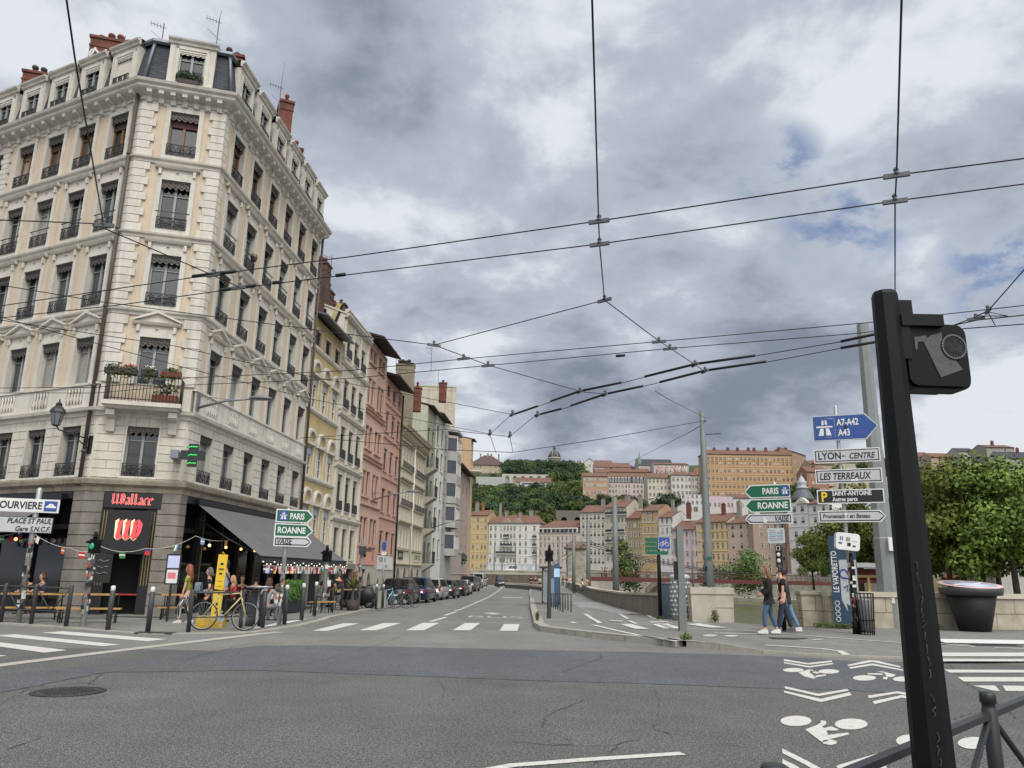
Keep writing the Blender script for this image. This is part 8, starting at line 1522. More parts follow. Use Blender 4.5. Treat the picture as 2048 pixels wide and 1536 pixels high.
def figure(lab,loc,rz,H=1.7,hip=None,lean=0.0,feet=None,hands=None,look=0.0,top=None,bottom=None,shoe=None,hair=None,hairlen=0.0,sleeves=1.0,hairm=None,cap=None,slim=1.0,elbow=None,group=None,coat=0.0,legs=1.0,detail=True,skinm=None,twist=0.0,bald=False,sub=1,knee=None):
 k=H/1.7;t=thing('person',lab,'person',loc,rz,group);hz_=(hip if hip is not None else .90)*k;P0=Vector((0,0,hz_));up=Vector((0,math.sin(lean),math.cos(lean)))
 sp=P0+up*.2*k;ch=P0+up*.42*k;nk=P0+up*.53*k;hd=nk+Vector((0,math.sin(lean*.5)*.12+.02,.14))*k
 tw=Matrix.Rotation(twist,3,'Z');sh=[ch+up*.05*k+tw@Vector((s*.165*k*slim,0,0))for s in(-1,1)];hp=[P0+Vector((s*.085*k,0,-.02*k))for s in(-1,1)]
 feet=feet or[(-.1,.0,.08),(.1,.0,.08)];hands=hands or[(-.24,.06,.84),(.24,.06,.84)]
 F_=[Vector(f_)*k for f_ in feet];Hn=[Vector(h_)*k for h_ in hands];kn,an,el,wr=[],[],[],[]
 for i,s in enumerate((-1,1)):
  a,b=ik(hp[i],F_[i],.41*k,.42*k,Vector((s*.1,1,.1))if knee is None else Vector(knee));kn.append(a);an.append(b)
  a,b=ik(sh[i],Hn[i],.285*k,.25*k,Vector((s*.5,-1,-.2))if elbow is None else Vector((s*elbow[0],elbow[1],elbow[2])));el.append(a);wr.append(b)
 toe=[an[i]+Vector((0,.15,-.045))*k for i in(0,1)]
 V=[P0,sp,ch,nk,hd,sh[0],el[0],wr[0],sh[1],el[1],wr[1],hp[0],kn[0],an[0],toe[0],hp[1],kn[1],an[1],toe[1]]
 E=[(0,1),(1,2),(2,3),(3,4),(2,5),(5,6),(6,7),(2,8),(8,9),(9,10),(0,11),(11,12),(12,13),(13,14),(0,15),(15,16),(16,17),(17,18)]
 q=k*slim;R_=[(.115*q,.09*q),(.11*q,.085*q),(.125*q,.09*q),.05*k,.06*k,.052*q,.038*q,.026*k,.052*q,.038*q,.026*k,.078*q,.05*q,.034*k,.03*k,.078*q,.05*q,.034*k,.03*k]
 body=skin_obj('body',V,E,R_,skinm or SKIN,t,sub);mb=MB();hm=Matrix.Translation(hd+Vector((0,.0,.03*k)))@Matrix.Rotation(look,4,'Z')@Matrix.Scale(k,4);mb.T=hm
 mb.lathe([(.02,-.13),(.045,-.125),(.062,-.09),(.074,-.04),(.08,.02),(.076,.07),(.055,.11),(.02,.128)],12,0,(0,0,0),True,.93,1.12)
 mb.poly([(-.014,.085,-.03),(.014,.085,-.03),(.006,.088,.012),(-.006,.088,.012)]);mb.poly([(-.014,.085,-.03),(0,.108,-.03),(.0,.092,.012)]);mb.poly([(.014,.085,-.03),(0,.092,.012),(0,.108,-.03)]);mb.poly([(-.014,.085,-.03),(.014,.085,-.03),(0,.108,-.03)])
 for s in(-1,1):mb.blob((s*.03,.078,.012),(.012,.012,.007),1,6,4);mb.blob((s*.076,-.005,-.005),(.01,.02,.03),0,6,4)
 mb.blob((0,.079,-.065),(.022,.012,.006),2,6,4)
 for i,s in enumerate((-1,1)):
  d=(wr[i]-el[i]).normalized();M3=d.to_track_quat('-Z','Y').to_matrix().to_4x4();mb.T=Matrix.Translation(wr[i])@M3@Matrix.Scale(k,4)
  mb.tube([(0,0,.015),(0,0,-.03),(0,.004,-.075)],[.024,.034,.03],7,0)
  for j in range(4):y_=-.027+j*.018;L_=(.062,.074,.07,.055)[j];mb.tube([(0,y_,-.07),(-s*.004,y_,-.07-L_*.5),(-s*.02,y_,-.07-L_*.95)],[.0095,.009,.007],5,0)
  mb.tube([(0,.026,-.02),(-s*.012,.05,-.05),(-s*.02,.052,-.08)],[.012,.0105,.008],5,0)
 mb.T=None;merge(body,mb,[skinm or SKIN,DARKEYE,LIP]);put('body',body,t)
 up_=lambda r,e:(r[0]+e,r[1]+e)if isinstance(r,tuple)else r+e
 e=.014*k+coat;le=[sh[i].lerp(el[i],min(1,sleeves/.5))for i in(0,1)];V2=[P0-up*.02*k,sp,ch,ch+up*.085*k,sh[0],le[0],sh[1],le[1]];E2_=[(0,1),(1,2),(2,3),(2,4),(4,5),(2,6),(6,7)];R2_=[up_(R_[0],e),up_(R_[1],e),up_(R_[2],e),.065*k,.056*q+e,.045*q+e,.056*q+e,.045*q+e]
 if sleeves>.5:V2+=[el[0].lerp(wr[0],(sleeves-.5)*1.9),el[1].lerp(wr[1],(sleeves-.5)*1.9)];E2_+=[(5,8),(7,9)];R2_+=[.033*q+e,.033*q+e]
 if coat:V2.append(P0-up*.16*k);E2_.append((0,len(V2)-1));R2_.append((.135*q+e,.11*q+e))
 put('shirt',skin_obj('shirt',V2,E2_,R2_,top,t,sub),t)
 e=.013*k;V3=[P0+up*.05*k,P0-up*.03*k,hp[0],kn[0],kn[0].lerp(an[0],.93*legs),hp[1],kn[1],kn[1].lerp(an[1],.93*legs)];put('trousers',skin_obj('trousers',V3,[(0,1),(1,2),(2,3),(3,4),(1,5),(5,6),(6,7)],[(.11*q,.09*q),(.12*q,.1*q),.085*q+e,.055*q+e,.04*q+e*1.4,.085*q+e,.055*q+e,.04*q+e*1.4],bottom,t,sub),t)
 for i in(0,1):mb=MB();a=an[i];mb.prism([(a.y-.07*k,a.z-.075*k),(a.y+.17*k,a.z-.075*k),(a.y+.19*k,a.z-.045*k),(a.y+.13*k,a.z-.01*k),(a.y+.04*k,a.z+.03*k),(a.y-.06*k,a.z+.03*k),(a.y-.075*k,a.z-.03*k)],'x',a.x-.04*k,a.x+.04*k);mb.build('shoe',shoe or BLACK,t)
 if not bald:
  mb=MB();mb.T=hm;n=12;rings=[]
  for pr_,z in((.02,.14),(.06,.122),(.084,.075),(.09,.03),(.09,-.02),(.082,-.07)):
   row=[]
   for j in range(n):
    a=2*math.pi*j/n;y_=1.14*pr_*math.sin(a)-.012;front=math.sin(a)>.55 and z<.075;row.append(mb.pt((.95*pr_*math.cos(a)*(.86 if front else 1),y_*(.72 if front else 1.0),z)))
   rings.append(row)
  for a_,b_ in zip(rings,rings[1:]):
   for j in range(n):mb.face((a_[j],a_[(j+1)%n],b_[(j+1)%n],b_[j]),0,True)
  if hairlen:
   mb.T=hm;g_=random.Random(int(H*1000)+int(abs(loc[0])*100))
   for j in range(26):a=R(190+j*6.4);r_=.082;x_,y_=r_*math.cos(a),r_*1.1*math.sin(a);L_=hairlen*g_.uniform(.75,1.05);mb.tube([(x_*.9,y_*.9,.06),(x_*1.05,y_-.01,-.05),(x_*1.15+g_.uniform(-.02,.02),y_-.035+g_.uniform(-.02,.02),-.05-L_*.5),(x_*1.0+g_.uniform(-.03,.03),y_-.02+g_.uniform(-.03,.03),-.05-L_)],[.024,.028,.026,.008],5)
  mb.build('hair',hairm,t)
 if cap:
  mb=MB();mb.T=hm;mb.lathe([(.088,.02),(.09,.07),(.07,.125),(.02,.145)],12,0,(0,-.005,0),True,.98,1.15)
  if cap[1]:mb.box(-.06,.06,.07,.17,.03,.042)
  else:mb.lathe([(.09,.03),(.15,.028),(.15,.036),(.09,.042)],14,0,(0,0,0),True)
  mb.build('hat',cap[0],t)
 t_info=dict(t=t,hd=hd,ch=ch,hm=hm,k=k,P0=P0,up=up);return t_info
def cloth(n_,c,k=.85):return mat('cloth '+n_,c,.9,var=.15,scale=14,k=k)
C_BLACK=cloth('black','#1c1c1f');C_JEAN=cloth('jeans','#4a6280');C_LJEAN=cloth('light jeans','#6e8fae');C_WHITE=cloth('white','#d8d8d8');C_GREY=cloth('grey','#8b8d90');C_NAVY=cloth('navy','#2a3040');C_LIME=cloth('lime','#8c9433');C_RED=cloth('red','#9c3030');C_LEATH=mat('black leather','#202022',.5,var=.25,scale=8);C_CREAM=cloth('cream','#cfc3a8');C_PINK=cloth('pink','#c58f8c');C_ORANGE=cloth('orange','#d69a6a')
STRIPE=bpy.data.materials.new('striped cloth');STRIPE.use_nodes=True;n=STRIPE.node_tree.nodes;l=STRIPE.node_tree.links;tc=n.new('ShaderNodeTexCoord');wv=n.new('ShaderNodeTexWave');wv.inputs['Scale'].default_value=9;wv.bands_direction='X';wv.inputs['Distortion'].default_value=1.5;cr=n.new('ShaderNodeValToRGB');cr.color_ramp.interpolation='CONSTANT';cr.color_ramp.elements[1].position=.5;cr.color_ramp.elements[0].color=(.02,.02,.02,1);cr.color_ramp.elements[1].color=(.55,.53,.5,1);l.new(tc.outputs['Object'],wv.inputs['Vector']);l.new(wv.outputs['Color'],cr.inputs['Fac']);l.new(cr.outputs['Color'],n['Principled BSDF'].inputs['Base Color']);n['Principled BSDF'].inputs['Roughness'].default_value=.9
H_RED=mat('auburn hair','#8a4a2c',.6,var=.3,scale=30,k=.8);H_GREY=mat('grey brown hair','#57504a',.6,var=.35,scale=30);H_BLK=mat('black hair','#17151a',.5,var=.2,scale=30);H_BRN=mat('brown hair','#4d3326',.6,var=.3,scale=30);H_BLD=mat('brown blond hair','#7d5c3e',.6,var=.4,scale=30,k=.85);H_LBL=mat('blond hair','#a98a5c',.6,var=.3,scale=30);SK2=mat('tanned skin','#a87758',.6,var=.08,scale=9,k=.85)
WSHOE=mat('white trainer','#d6d6d4',.7,var=.1,k=.9)
LEFT=R(90)
walk=lambda a,b:[(-.08,a,.08),(.08,b,.08)]
p=G(370,1248,.03);f=figure('red haired woman in a lime top and striped trousers walking past the bar',(p.x,p.y,.03),LEFT+R(5),1.64,.88,.06,walk(.16,-.14),[(-.2,.12,.8),(.23,-.02,.8)],0,C_LIME,STRIPE,WSHOE,True,.42,.3,H_RED,legs=.95)
mb=MB();mb.prism(rrect(.26,.3,.1),'y',-.3,-.14);o=mb.build('shoulder_bag',mat('grey blue bag','#69727f',.7,var=.1),f['t'],(.16,.0,1.0));mb=MB();mb.tube([(.16,-.2,1.12),(.1,-.1,1.36),(.0,.1,1.3)],.014,5);mb.build('bag_strap',BLACK,f['t'])
p=G(405,1250,.03);f=figure('woman in a black T-shirt with hands on hips beside the red haired walker',(p.x,p.y+.2,.03),LEFT+R(15),1.58,.86,.02,walk(.05,-.06),[(-.17,.04,.92),(.17,.04,.92)],R(10),C_BLACK,C_BLACK,BLACK,True,.1,.35,H_GREY,elbow=(1.2,-.6,.0));mb=MB();mb.tube([(-.14,.08,.92),(0,.12,.9),(.14,.08,.92),(.15,-.08,.92),(0,-.12,.9),(-.15,-.08,.92),(-.14,.08,.92)],.05,6);mb.tube([(0,-.13,.9),(.05,-.15,.6)],[.1,.05],6);mb.build('tied_jacket',C_GREY,f['t'])
p=G(428,1250,.03);f=figure('man in a black hat and pale blue shirt behind the yellow totem',(p.x,p.y+.55,.03),LEFT,1.74,.92,.03,walk(.1,-.1),None,0,cloth('pale blue','#a9b6cc'),C_BLACK,BLACK,True,0,.6,H_BLK,(BLACK,False));mb=MB();mb.tube([(-.15,-.06,1.42),(0,-.12,1.2),(.15,-.1,1.0)],.02,5);mb.build('bag_strap',BLACK,f['t'])
YW=22.6
p=P(1541,1257,YW);f=figure('long haired woman in black jacket and jeans, leftmost of the walking group',(p.x,YW,.06),LEFT-R(5),1.84,.9,.04,walk(.16,-.2),[(-.12,.2,.98),(.15,.18,1.0)],R(4),C_BLACK,C_JEAN,WSHOE,True,.42,1.0,H_BLD,coat=.03,legs=.9)
p=P(1578,1257,YW);f=figure('man in a black T-shirt and dark trousers behind the sticker covered post',(p.x,YW+.35,.06),LEFT,1.84,.92,.06,walk(.2,-.24),[(-.2,.1,.8),(.24,-.16,.82)],0,cloth('dark plum','#1e1a20'),C_NAVY,mat('dark trainer','#45484c',.7,var=.1),True,0,.36,H_BLK)
p=P(1594,1256,YW);f=figure('man in a black leather jacket and sunglasses, rightmost of the walking group',(p.x+.02,YW+.75,.06),LEFT-R(12),1.8,.9,.05,walk(.26,-.3),[(-.2,.1,.86),(.2,.0,.84)],R(-8),C_LEATH,C_LJEAN,WSHOE,True,0,1.0,H_BLK,coat=.02,skinm=SK2);mb=MB();mb.T=f['hm'];mb.box(-.06,.06,.07,.1,-.005,.025);mb.box(-.08,-.065,-.01,.09,.005,.02);mb.box(.065,.08,-.01,.09,.005,.02);mb.build('sunglasses',BLACK,f['t'])
sit=[(-.12,.42,.08),(.12,.42,.08)]
p=GR(640,1231);f=figure('man in a maroon cap and black T-shirt sitting on a terrace bench',(p.x+.15,p.y+.2,.08),aR-R(35),1.82,.56,.12,sit,[(-.2,.36,.78),(.26,.1,.72)],R(-20),C_BLACK,C_GREY,WSHOE,True,0,.36,H_BRN,(cloth('maroon','#6b2733'),True),skinm=SK2);mb=MB();mb.T=Matrix.Translation(f['ch'])@Matrix.Rotation(-.12,4,'X');mb.poly([(-.1,-.122,-.16),(.1,-.122,-.16),(.12,-.118,.08),(-.12,-.118,.08)]);mb.build('back_print',C_WHITE,f['t'])
p=GR(668,1226);f=figure('person in a black hoodie with red back lettering at the narrow table',(p.x+.05,p.y+.6,.05),aR-R(20),1.84,.58,.14,sit,[(-.2,.4,.8),(.15,.2,1.5)],0,C_BLACK,C_BLACK,BLACK,True,0,1.0,H_GREY,elbow=(1,.3,.3));mb=MB();tm=MB()
for i_,w_ in enumerate(('Pucci','from','her')):text_mb(mb,w_,0,.05-i_*.13,.085,0,0,0,.85,'CENTER',bold=.02)
M_=Matrix.Translation(f['ch']+Vector((0,-.15,-.06)))@Matrix.Rotation(-.14,4,'X');mb.v=[M_@v for v in mb.v];mb.build('back_lettering',mat('red print','#c02a35',.8,var=.1),f['t'])
p=GR(684,1221);f=figure('bald man in a dark T-shirt gesturing across the table, facing the street',(p.x+.35,p.y+1.0,.0),aR+R(125),1.84,.62,.08,sit,[(-.1,.5,1.0),(.12,.3,1.42)],0,C_BLACK,C_GREY,WSHOE,True,0,.36,None,skinm=SK2,bald=True)
for px,py,Y,rz,lab,top,hm_,hl,skm in((42,1240,25.3,R(200),'man in a dark shirt seated behind the long picnic table at the left edge',C_BLACK,H_BLK,0,None),(76,1240,25.4,R(150),'person with brown hair seated behind the long picnic table, right one',C_NAVY,H_BRN,.05,None),(462,1232,27.2,R(140),'blond woman in red seated in the shade under the awning',C_RED,H_LBL,.2,None),(478,1230,28.2,R(200),'grey haired person in dark red seated under the awning',cloth('wine','#571f26'),H_GREY,0,None),(506,1230,27.6,R(20),'dark haired person seen from behind under the awning',C_BLACK,H_BLK,0,None),(550,1236,26.2,R(60),'child in a white top on the terrace bench beside the striped woman',C_WHITE,H_BRN,.1,None)):
 p=P(px,py,Y);figure(lab,(p.x,Y,.05),rz,1.35 if 'child' in lab else 1.68,.5,.08,sit,[(-.16,.34,.74),(.16,.34,.74)],0,top,C_BLACK,BLACK,True,hl,.5,hm_,skinm=skm)
p=P(526,1237,23.6);figure('brown haired woman in a striped grey top seated with her back to the street',(p.x,23.8,.03),R(-10),1.66,.5,.1,sit,[(-.16,.34,.74),(.16,.34,.74)],0,cloth('stripe grey','#a9a6ab'),cloth('stripe skirt','#8f8d96'),BLACK,True,.38,.3,H_BRN)
p=P(1168,1188,88);figure('man leaning back on the quay parapet with legs stretched out, left one',(xr(88)-.95,88,prof(88)+.12),R(95),1.9,.72,-.25,[(-.1,.75,.08),(.1,.8,.08)],None,0,C_CREAM,C_NAVY,BLACK,True,0,.6,H_BLK);figure('person in an orange top sitting on the quay parapet beside the leaning man',(xr(84)-.5,84,prof(84)+.5),R(70),1.9,.62,-.1,[(-.1,.45,.12),(.1,.4,.12)],None,0,C_ORANGE,C_JEAN,BLACK,True,.1,.6,H_BRN)
PED=[figure('dark clothed walker by the bus shelter, left of three',(P(1062,1171,118).x,118,prof(118)+.13),R(10),1.85,.9,.03,walk(.14,-.14),None,0,C_BLACK,C_BLACK,WSHOE,True,.15,.8,H_BRN),figure('white topped walker by the bus shelter, middle of three',(P(1071,1171,116).x,116,prof(116)+.13),R(170),1.8,.9,.03,walk(.12,-.14),None,0,C_BLACK,C_JEAN,BLACK,True,0,.5,H_BLK),figure('pale topped walker by the bus shelter, right of three',(P(1080,1170,120).x,120,prof(120)+.13),R(20),1.85,.9,.03,walk(.14,-.12),None,0,C_CREAM,C_BLACK,BLACK,True,.2,.5,H_BRN),figure('person in red standing on the footbridge near the tall thick pole',(0,0,0),R(180),1.75,.9,.02,None,None,0,C_RED,C_NAVY,BLACK,True,.2,.8,H_BRN)]
for o,i in((PED[3],0),):pass
def on_bridge(px):
 r=ray(px,1150);d=Vector((r.x,r.y));A=Vector((BA.x,BA.y));B_=Vector((bd.x,bd.y));tt=(A.x*B_.y-A.y*B_.x)/(d.x*B_.y-d.y*B_.x);q=d*tt;k_=(q-A).length/bl;return Vector((q.x,q.y,BA.z+(BB_.z-BA.z)*k_-.1))
PED[3]['t'].location=on_bridge(1413)
def bw(src,px,rz,lab,sc=1.05,off=0.0):q=on_bridge(px);o=dup(src['t'],(q.x,q.y+off,q.z),rz,lab,sc);o['group']='people on the footbridge';return o
PED[3]['t']['group']='people on the footbridge'
for i,(px,s,rz,lab)in enumerate(((1167,0,250,'dark clothed walker on the footbridge right next to the pylon'),(1170,2,80,'pale topped walker on the footbridge next to the pylon'),(1205,2,80,'pale topped walker on the footbridge, left of the middle group'),(1209,0,80,'dark walker in the middle of the footbridge group by the thin pole'),(1214,2,100,'pale topped walker at the right of the footbridge middle group'),(1227,1,260,'dark walker on the footbridge next to the thin grey pole'),(1267,2,90,'pale topped walker on the footbridge in front of the olive house'),(1278,0,90,'dark clothed walker on the footbridge in front of the olive house'),(1294,3,90,'red topped walker on the footbridge before the orange house'),(1297,1,80,'dark walker on the footbridge before the orange house'))):bw(PED[s],px,R(rz),lab,1.05,(i%3-1)*.5)
for px,Y,s,rz,lab in((1126,140,0,30,'dark walker beside the footbridge pylon, left one'),(1133,138,1,200,'dark jacketed walker beside the footbridge pylon, middle one'),(1139,136,2,160,'white topped walker beside the footbridge pylon, right one'),(1627,150,2,40,'pale walker on the far bank beside the stall roof'),(1637,150,1,200,'dark walker on the far bank under the plane trees')):q=P(px,1160,Y);o=dup(PED[s]['t'],(q.x,Y,prof(Y)+.13 if px<1200 else 1.2),R(rz),lab,1.05);o['group']='walkers near the river'
TYRE=mat('tyre rubber','#17171a',.9,var=.1);RIM=mat('alloy rim','#8f9295',.35,.8,var=.05);CARGL=mat('car glass','#14181c',.05,var=.2,scale=1,spec=.8);TAIL=mat('tail light red','#9c1f22',.25,var=.05);PLATE=mat('number plate','#d9d8d2',.5,var=0);TRIMB=mat('black car trim','#1b1c1e',.6,var=.05)
WHM={}
def wheel_meshes(r):
 if r in WHM:return WHM[r]
 mb=MB();n=18;pr_=[(r*.62,-.1),(r*.93,-.1),(r,-.07),(r,.07),(r*.93,.1),(r*.62,.1)];rings=[[mb.pt((x,q*math.cos(2*math.pi*j/n),q*math.sin(2*math.pi*j/n)))for j in range(n)]for q,x in pr_]
 for a,b in zip(rings,rings[1:]):
  for j in range(n):mb.face((a[j],a[(j+1)%n],b[(j+1)%n],b[j]),0,True)
 m1=mb.mesh('wheel',TYRE);mb=MB()
 for s in(-1,1):mb.face([mb.pt((s*.06,r*.62*math.cos(2*math.pi*j/n),r*.62*math.sin(2*math.pi*j/n)))for j in range(n)][::s],1)
 for s in(-1,1):
  for k in range(6):a=k*math.pi/3;mb.tube([(s*.075,0,0),(s*.07,r*.6*math.cos(a),r*.6*math.sin(a))],.03,4)
  mb.tube([(s*.072,r*.6*math.cos(k*.3491),r*.6*math.sin(k*.3491))for k in range(19)],.018,4)
 WHM[r]=(m1,mb.mesh('rim',[RIM,TRIMB]));return WHM[r]
def car(lab,x,y,z,rz,kind='hatch',col='#2a2c30',L=4.05,Wd=1.74,H=1.47,sc=1.0,metal=.3):
 t=thing('parked_car' if kind!='moving' else 'moving_van',lab,'car' if kind not in('van','moving')else 'van',(x,y,z),rz,'cars parked along the quay kerb' if kind!='moving' else None);t.scale=(sc,sc,sc);PT_=mat('car paint '+col,col,.25,metal,var=.04,scale=.6,k=.85,coat=.7);h=Wd/2;b=.94 if H<1.7 else 1.08;l=L/2
 van=kind in('van','moving','mpv');rb=(-l+.1,-l+.72)if not van else(-l+.03,-l+.2);fr=(.1,1.12)if not van else(.55,1.35)
 if kind=='sedan':rb=(-l+.55,-l+1.05)
 st_=[(-l,.36,.62,.9),(-l+.06,.26,b-.05,.97),(-l+.35,.2,b,1.0),(-l+1.2,.19,b,1.0),(.3,.19,b-.01,1.0),(fr[1]+.05,.2,b-.03,.99),(l-.35,.22,b-.17,.95),(l-.06,.28,b-.3,.86),(l,.36,.55,.78)];mb=MB();rings=[]
 for yy,zb_,zt_,w_ in st_:
  q=h*w_;c=[(q*.9,zb_),(q*.98,zb_+.1),(q,zb_+(zt_-zb_)*.5),(q*.985,zt_-.08),(q*.93,zt_)];rings.append([mb.pt((xx,yy,zz))for xx,zz in c]+[mb.pt((-xx,yy,zz))for xx,zz in c[::-1]])
 for a_,b_ in zip(rings,rings[1:]):
  for k in range(10):mb.face((a_[k],a_[(k+1)%10],b_[(k+1)%10],b_[k]),0,True)
 mb.face(rings[0]);mb.face(rings[-1][::-1])
 ru=h*.76;bt=[(rb[0],h*.9),(fr[1],h*.93)];tp=[(rb[1],ru),(fr[0]-.1,ru)]
 lo=[(-h*.9,rb[0],b-.01),(h*.9,rb[0],b-.01),(h*.93,fr[1],b-.03),(-h*.93,fr[1],b-.03)];hi=[(-ru,rb[1],H-.05),(ru,rb[1],H-.05),(ru,fr[0],H-.03),(-ru,fr[0],H-.03)];tp2=[(-ru*.88,rb[1]+.12,H),(ru*.88,rb[1]+.12,H),(ru*.88,fr[0]-.12,H+.01),(-ru*.88,fr[0]-.12,H+.01)]
 A_=[mb.pt(p_)for p_ in lo];B_=[mb.pt(p_)for p_ in hi];C_=[mb.pt(p_)for p_ in tp2]
 for k in range(4):mb.face((A_[k],A_[(k+1)%4],B_[(k+1)%4],B_[k]));mb.face((B_[k],B_[(k+1)%4],C_[(k+1)%4],C_[k]),0,True)
 mb.face(C_);mb.build('body',PT_,t)
 def pane(name,k,u0,u1,v0,v1):
  a,b2,c,d=[Vector(q)for q in(lo[k],lo[(k+1)%4],hi[(k+1)%4],hi[k])];nn=(b2-a).cross(d-a).normalized()*.012;P_=lambda u,v:a.lerp(b2,u).lerp(d.lerp(c,u),v)+nn;m_=MB();m_.poly([P_(u0,v0),P_(u1,v0),P_(u1,v1),P_(u0,v1)]);return m_.build(name,CARGL,t)
 pane('rear_window',0,.07,.93,.12,.92);pane('windscreen',2,.06,.94,.06,.95)
 for k,us in((1,((.06,.24),(.27,.54),(.57,.9))),(3,((.1,.43),(.46,.73),(.76,.94)))):
  for u0,u1 in us:pane('side_window',k,u0,u1,.1,.9)
 m1,m2=wheel_meshes(.31)
 for xx in(-1,1):
  for yy in(-l+.72,l-.78):o=put('wheel',m1,t,(xx*(h-.1),yy,.31));put('rim',m2,o)
  mb=MB();mb.prism([(xx*h*.93,.66),(xx*h*.72,.68),(xx*h*.76,.84),(xx*h*.9,b+(.2 if van else-.06))],'y',-l-.0,-l+.2)if True else None;mb.build('tail_light',TAIL,t,(0,-.012,0))
  mb=MB();mb.blob((xx*(h+.1),fr[1]-.35,b+.05),(.1,.06,.08),0,8,5);mb.build('mirror',PT_,t)
 mb=MB();mb.box(-h*.8,h*.8,-l-.03,-l+.1,.3,.46);mb.build('bumper',TRIMB,t);mb=MB();mb.box(-.26,.26,-l-.045,-l-.03,.5,.61)if not van else mb.box(-.26,.26,-l-.02,-l-.01,.62,.73);mb.build('number_plate',PLATE,t);return t
for lab,x,y,kind,col,L,Wd,H,sc in(('black hatchback with a large red tail light, nearest of the parked cars',-6.31,51.2,'hatch','#26282b',4.0,1.76,1.46,1.12),('dark blue crossover parked second, behind the black hatchback',-5.66,55.6,'hatch','#1f2f55',4.2,1.8,1.6,1.08),('silver family car parked third in the row',-5.27,63.0,'mpv','#b3b5b6',4.3,1.78,1.6,1.05),('dark green car half hidden behind the silver family car',-4.68,68.8,'hatch','#25302d',3.9,1.7,1.5,1.05),('black saloon with bright tail lights in the middle of the row',-4.34,78.0,'hatch','#1d1d20',4.2,1.78,1.42,1.08),('white small car parked behind the black saloon',-4.24,84.0,'hatch','#cfd0d0',3.8,1.68,1.5,1.0),('grey blue crossover parked far along the row',-4.12,99.0,'hatch','#5a6472',4.3,1.82,1.6,1.2),('navy hatchback tucked behind the grey blue crossover',-4.1,113,'hatch','#2d3547',4.0,1.75,1.5,1.15),('white van parked near the far end of the row',-4.07,132,'van','#c9cbcd',4.6,1.85,1.95,1.15),('pale grey car crossing at the far end of the street',-2.3,158,'hatch','#8e9296',4.2,1.78,1.5,1.2)):
 a_=R(-5)if y<150 else R(-70);ofs=Vector((-(Wd/2-.1)*sc,(L/2-.72)*sc));c,s=math.cos(a_),math.sin(a_);cx_,cy_=x+ofs.x*c-ofs.y*s,y+ofs.x*s+ofs.y*c;car(lab,cx_,cy_,prof(cy_)+.003,a_,kind,col,L,Wd,H,sc)
car('dark blue van driving away in the middle of the street',-1.35,138,prof(138)+.003,R(-2),'moving','#1b2434',4.7,1.95,2.0,1.0)
q=P(1021,1137,fy(1021)-10);car('white delivery van on the far quay before the white house',q.x,q.y,2.3,R(88),'van','#d5d6d6',5.2,2.0,2.3,1.0)
def bicycle_parts(t,fm,detail=12,drop=True,basket=False):
 def wheel(x):
  mb=MB();mb.tube([(x+.335*math.cos(a),0,.345+.335*math.sin(a))for a in[k*math.pi/14 for k in range(29)]],.014,6);o=mb.build('wheel',TYRE,t);mb=MB();mb.tube([(x+.315*math.cos(a),0,.345+.315*math.sin(a))for a in[k*math.pi/14 for k in range(29)]],.008,5)
  for k in range(detail):a=k*2*math.pi/detail;mb.tube([(x+.02*math.cos(a+1),(k%2-.5)*.04,.345+.02*math.sin(a+1)),(x+.31*math.cos(a),0,.345+.31*math.sin(a))],.0025,3)
  mb.tube([(x,-.05,.345),(x,.05,.345)],.018,6);mb.build('rim',GALV,o)
 wheel(-.51);wheel(.51);mb=MB();bb,st,hd1,hd2,rr,fr=(-.07,0,.29),(-.2,0,.84),(.36,0,.80),(.33,0,.89),(-.51,0,.345),(.51,0,.345)
 for a,b,r in((bb,st,.017),(st,hd2,.016),(bb,hd1,.019),(hd1,hd2,.02)):mb.tube([a,b],r,7)
 for s in(-1,1):mb.tube([(bb[0],s*.03,bb[2]),(rr[0],s*.05,rr[2])],.010,5);mb.tube([(st[0]+.01,s*.02,st[2]-.05),(rr[0],s*.05,rr[2])],.009,5)
 mb.build('frame',fm,t);mb=MB()
 for s in(-1,1):mb.tube([(.37,s*.03,.78),(.40,s*.05,.68),(.51,s*.05,.345)],.012,5)
 mb.tube([(.35,0,.89),(.33,0,.95)],.014,6);mb.build('fork',fm,t);mb=MB();mb.tube([(.33,0,.95),(.42,0,.97)],.012,5);mb.tube([(.42,-.2,.97),(.42,.2,.97)],.012,5)
 for s in(-1,1):mb.tube([(.42,s*.2,.97),(.5,s*.21,.95),(.52,s*.21,.88),(.46,s*.21,.83)]if drop else[(.42,s*.2,.97),(.36,s*.28,1.0),(.24,s*.3,.99)],.013,5)
 mb.build('handlebar',DKPOLE,t);mb=MB();mb.tube([(-.2,0,.84),(-.215,0,.92)],.012,5);mb.prism([(-.34,.93),(-.08,.94),(-.07,.955),(-.2,.965),(-.33,.985),(-.36,.96)],'y',-.06,.06);mb.build('saddle',BLACK,t);mb=MB();mb.lathe([(.095,-.004),(.095,.004)],18,0);o=mb.build('chainring',GALV,t,(-.07,-.05,.29));o.rotation_euler=(R(90),0,0);mb=MB()
 mb.tube([(-.07,-.07,.29),(-.02,-.09,.14)],.01,5);mb.cbox((-.02,-.12,.13),(.09,.06,.02));mb.tube([(-.07,.06,.29),(-.12,.08,.44)],.01,5);mb.cbox((-.12,.11,.45),(.09,.06,.02));mb.tube([(-.07,-.05,.385),(-.51,-.05,.38)],.005,4);mb.tube([(-.07,-.05,.2),(-.51,-.05,.315)],.005,4);mb.build('crank',GALV,t)
 if basket:mb=MB();[mb.box(.4+0*k,.66,-.16,.16,.86+k*.05,.87+k*.05)for k in range(5)];mb.build('basket',WROUGHT,t)
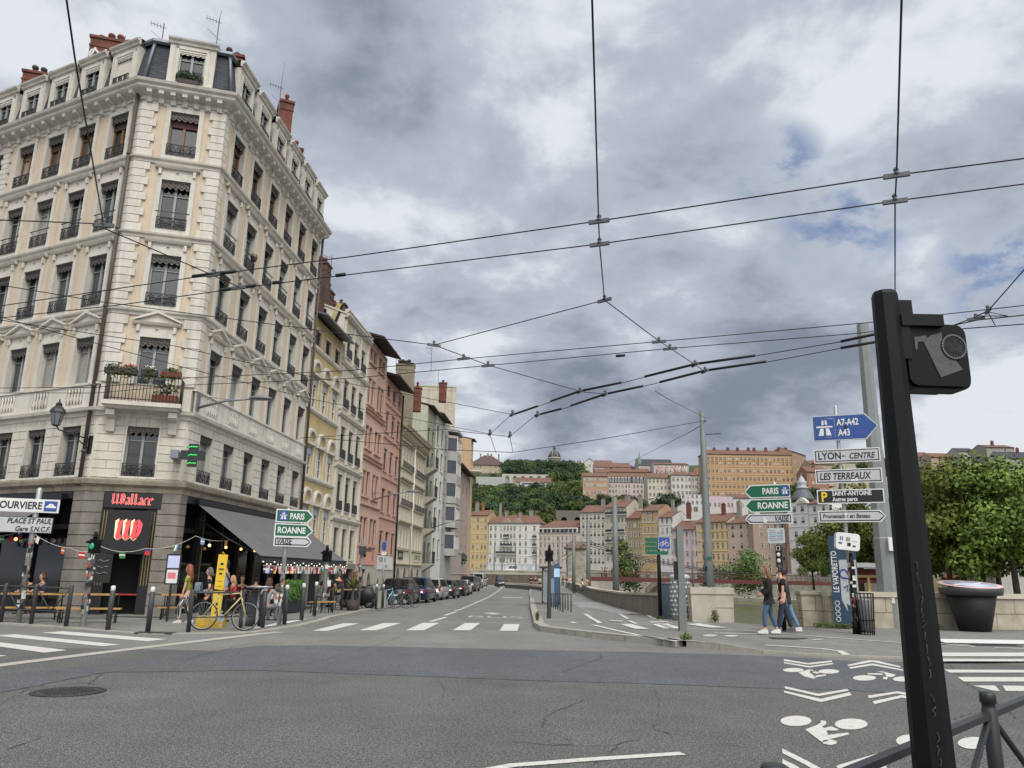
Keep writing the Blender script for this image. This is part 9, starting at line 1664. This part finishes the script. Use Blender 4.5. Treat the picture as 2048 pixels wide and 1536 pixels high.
q=G(441,1261.5,.02);t=thing('bicycle','cream yellow racing bicycle leaning on the railing in front of the yellow totem','bicycle',(q.x+.05,q.y+.02,.025),R(4));t.rotation_euler=(R(-4),0,R(4));t.scale=(1.05,1.05,1.05);bicycle_parts(t,mat('cream bicycle paint','#b9ae78',.4,var=.05),24)
TQ=mat('turquoise paint','#6fb6c4',.4,var=.05);BKP=mat('black bicycle paint','#1e1f22',.4,var=.05)
t=thing('bicycle','turquoise bicycle, left of two near the covered scooter','bicycle',(-6.55,38.6,prof(38.6)+.1),aR-R(25),'bicycles parked before the cars');t.scale=(1.12,)*3;bicycle_parts(t,TQ,10,False);b0_=t
b1_=dup(t,(-6.3,41.5,prof(41.5)),aR-R(30),'turquoise bicycle, right of two and behind the kerb bollards');t=thing('bicycle','black bicycle in front of the nearest parked car, left of two','bicycle',(-6.05,43.3,prof(43.3)),aR-R(55),'bicycles parked before the cars');t.scale=(1.15,)*3;bicycle_parts(t,BKP,10,False,True)
dup(t,(-5.8,45.2,prof(45.2)),aR-R(50),'black bicycle against the rear of the nearest parked car')
t=thing('covered_scooter','scooter under a black rain cover beside the turquoise bicycle','scooter',(-7.0,37.2,prof(37.2)+.1),aR-R(15));mb=MB();rings=[]
for y_,w_,z0,z1 in((-.85,.12,.5,.7),(-.7,.3,.3,1.0),(-.3,.34,.15,1.05),(.1,.32,.12,.95),(.4,.36,.2,1.3),(.62,.3,.4,1.35),(.8,.1,.6,1.0)):rings.append([mb.pt((w_*math.cos(a),y_,(z0+z1)/2+(z1-z0)/2*math.sin(a)*(1+.08*math.sin(5*a+y_*7))))for a in[k*math.pi/6 for k in range(12)]])
for a,b in zip(rings,rings[1:]):
 for k in range(12):mb.face((a[k],a[(k+1)%12],b[(k+1)%12],b[k]),0,True)
mb.face(rings[0][::-1]);mb.face(rings[-1]);mb.build('cover',mat('black rain cover','#1c1d20',.5,var=.2,scale=6,bump=.5,bscale=5),t)
m1,m2=wheel_meshes(.26)
for y_ in(-.62,.68):o=put('wheel',m1,t,(0,y_,.26));put('rim',m2,o)
mb=MB()
for s in(-1,1):mb.tube([(0,.6,1.2),(s*.3,.55,1.32),(s*.34,.5,1.5)],.015,5);mb.blob((s*.36,.5,1.52),(.07,.02,.05),0,6,4)
mb.build('handlebar',BLACK,t)
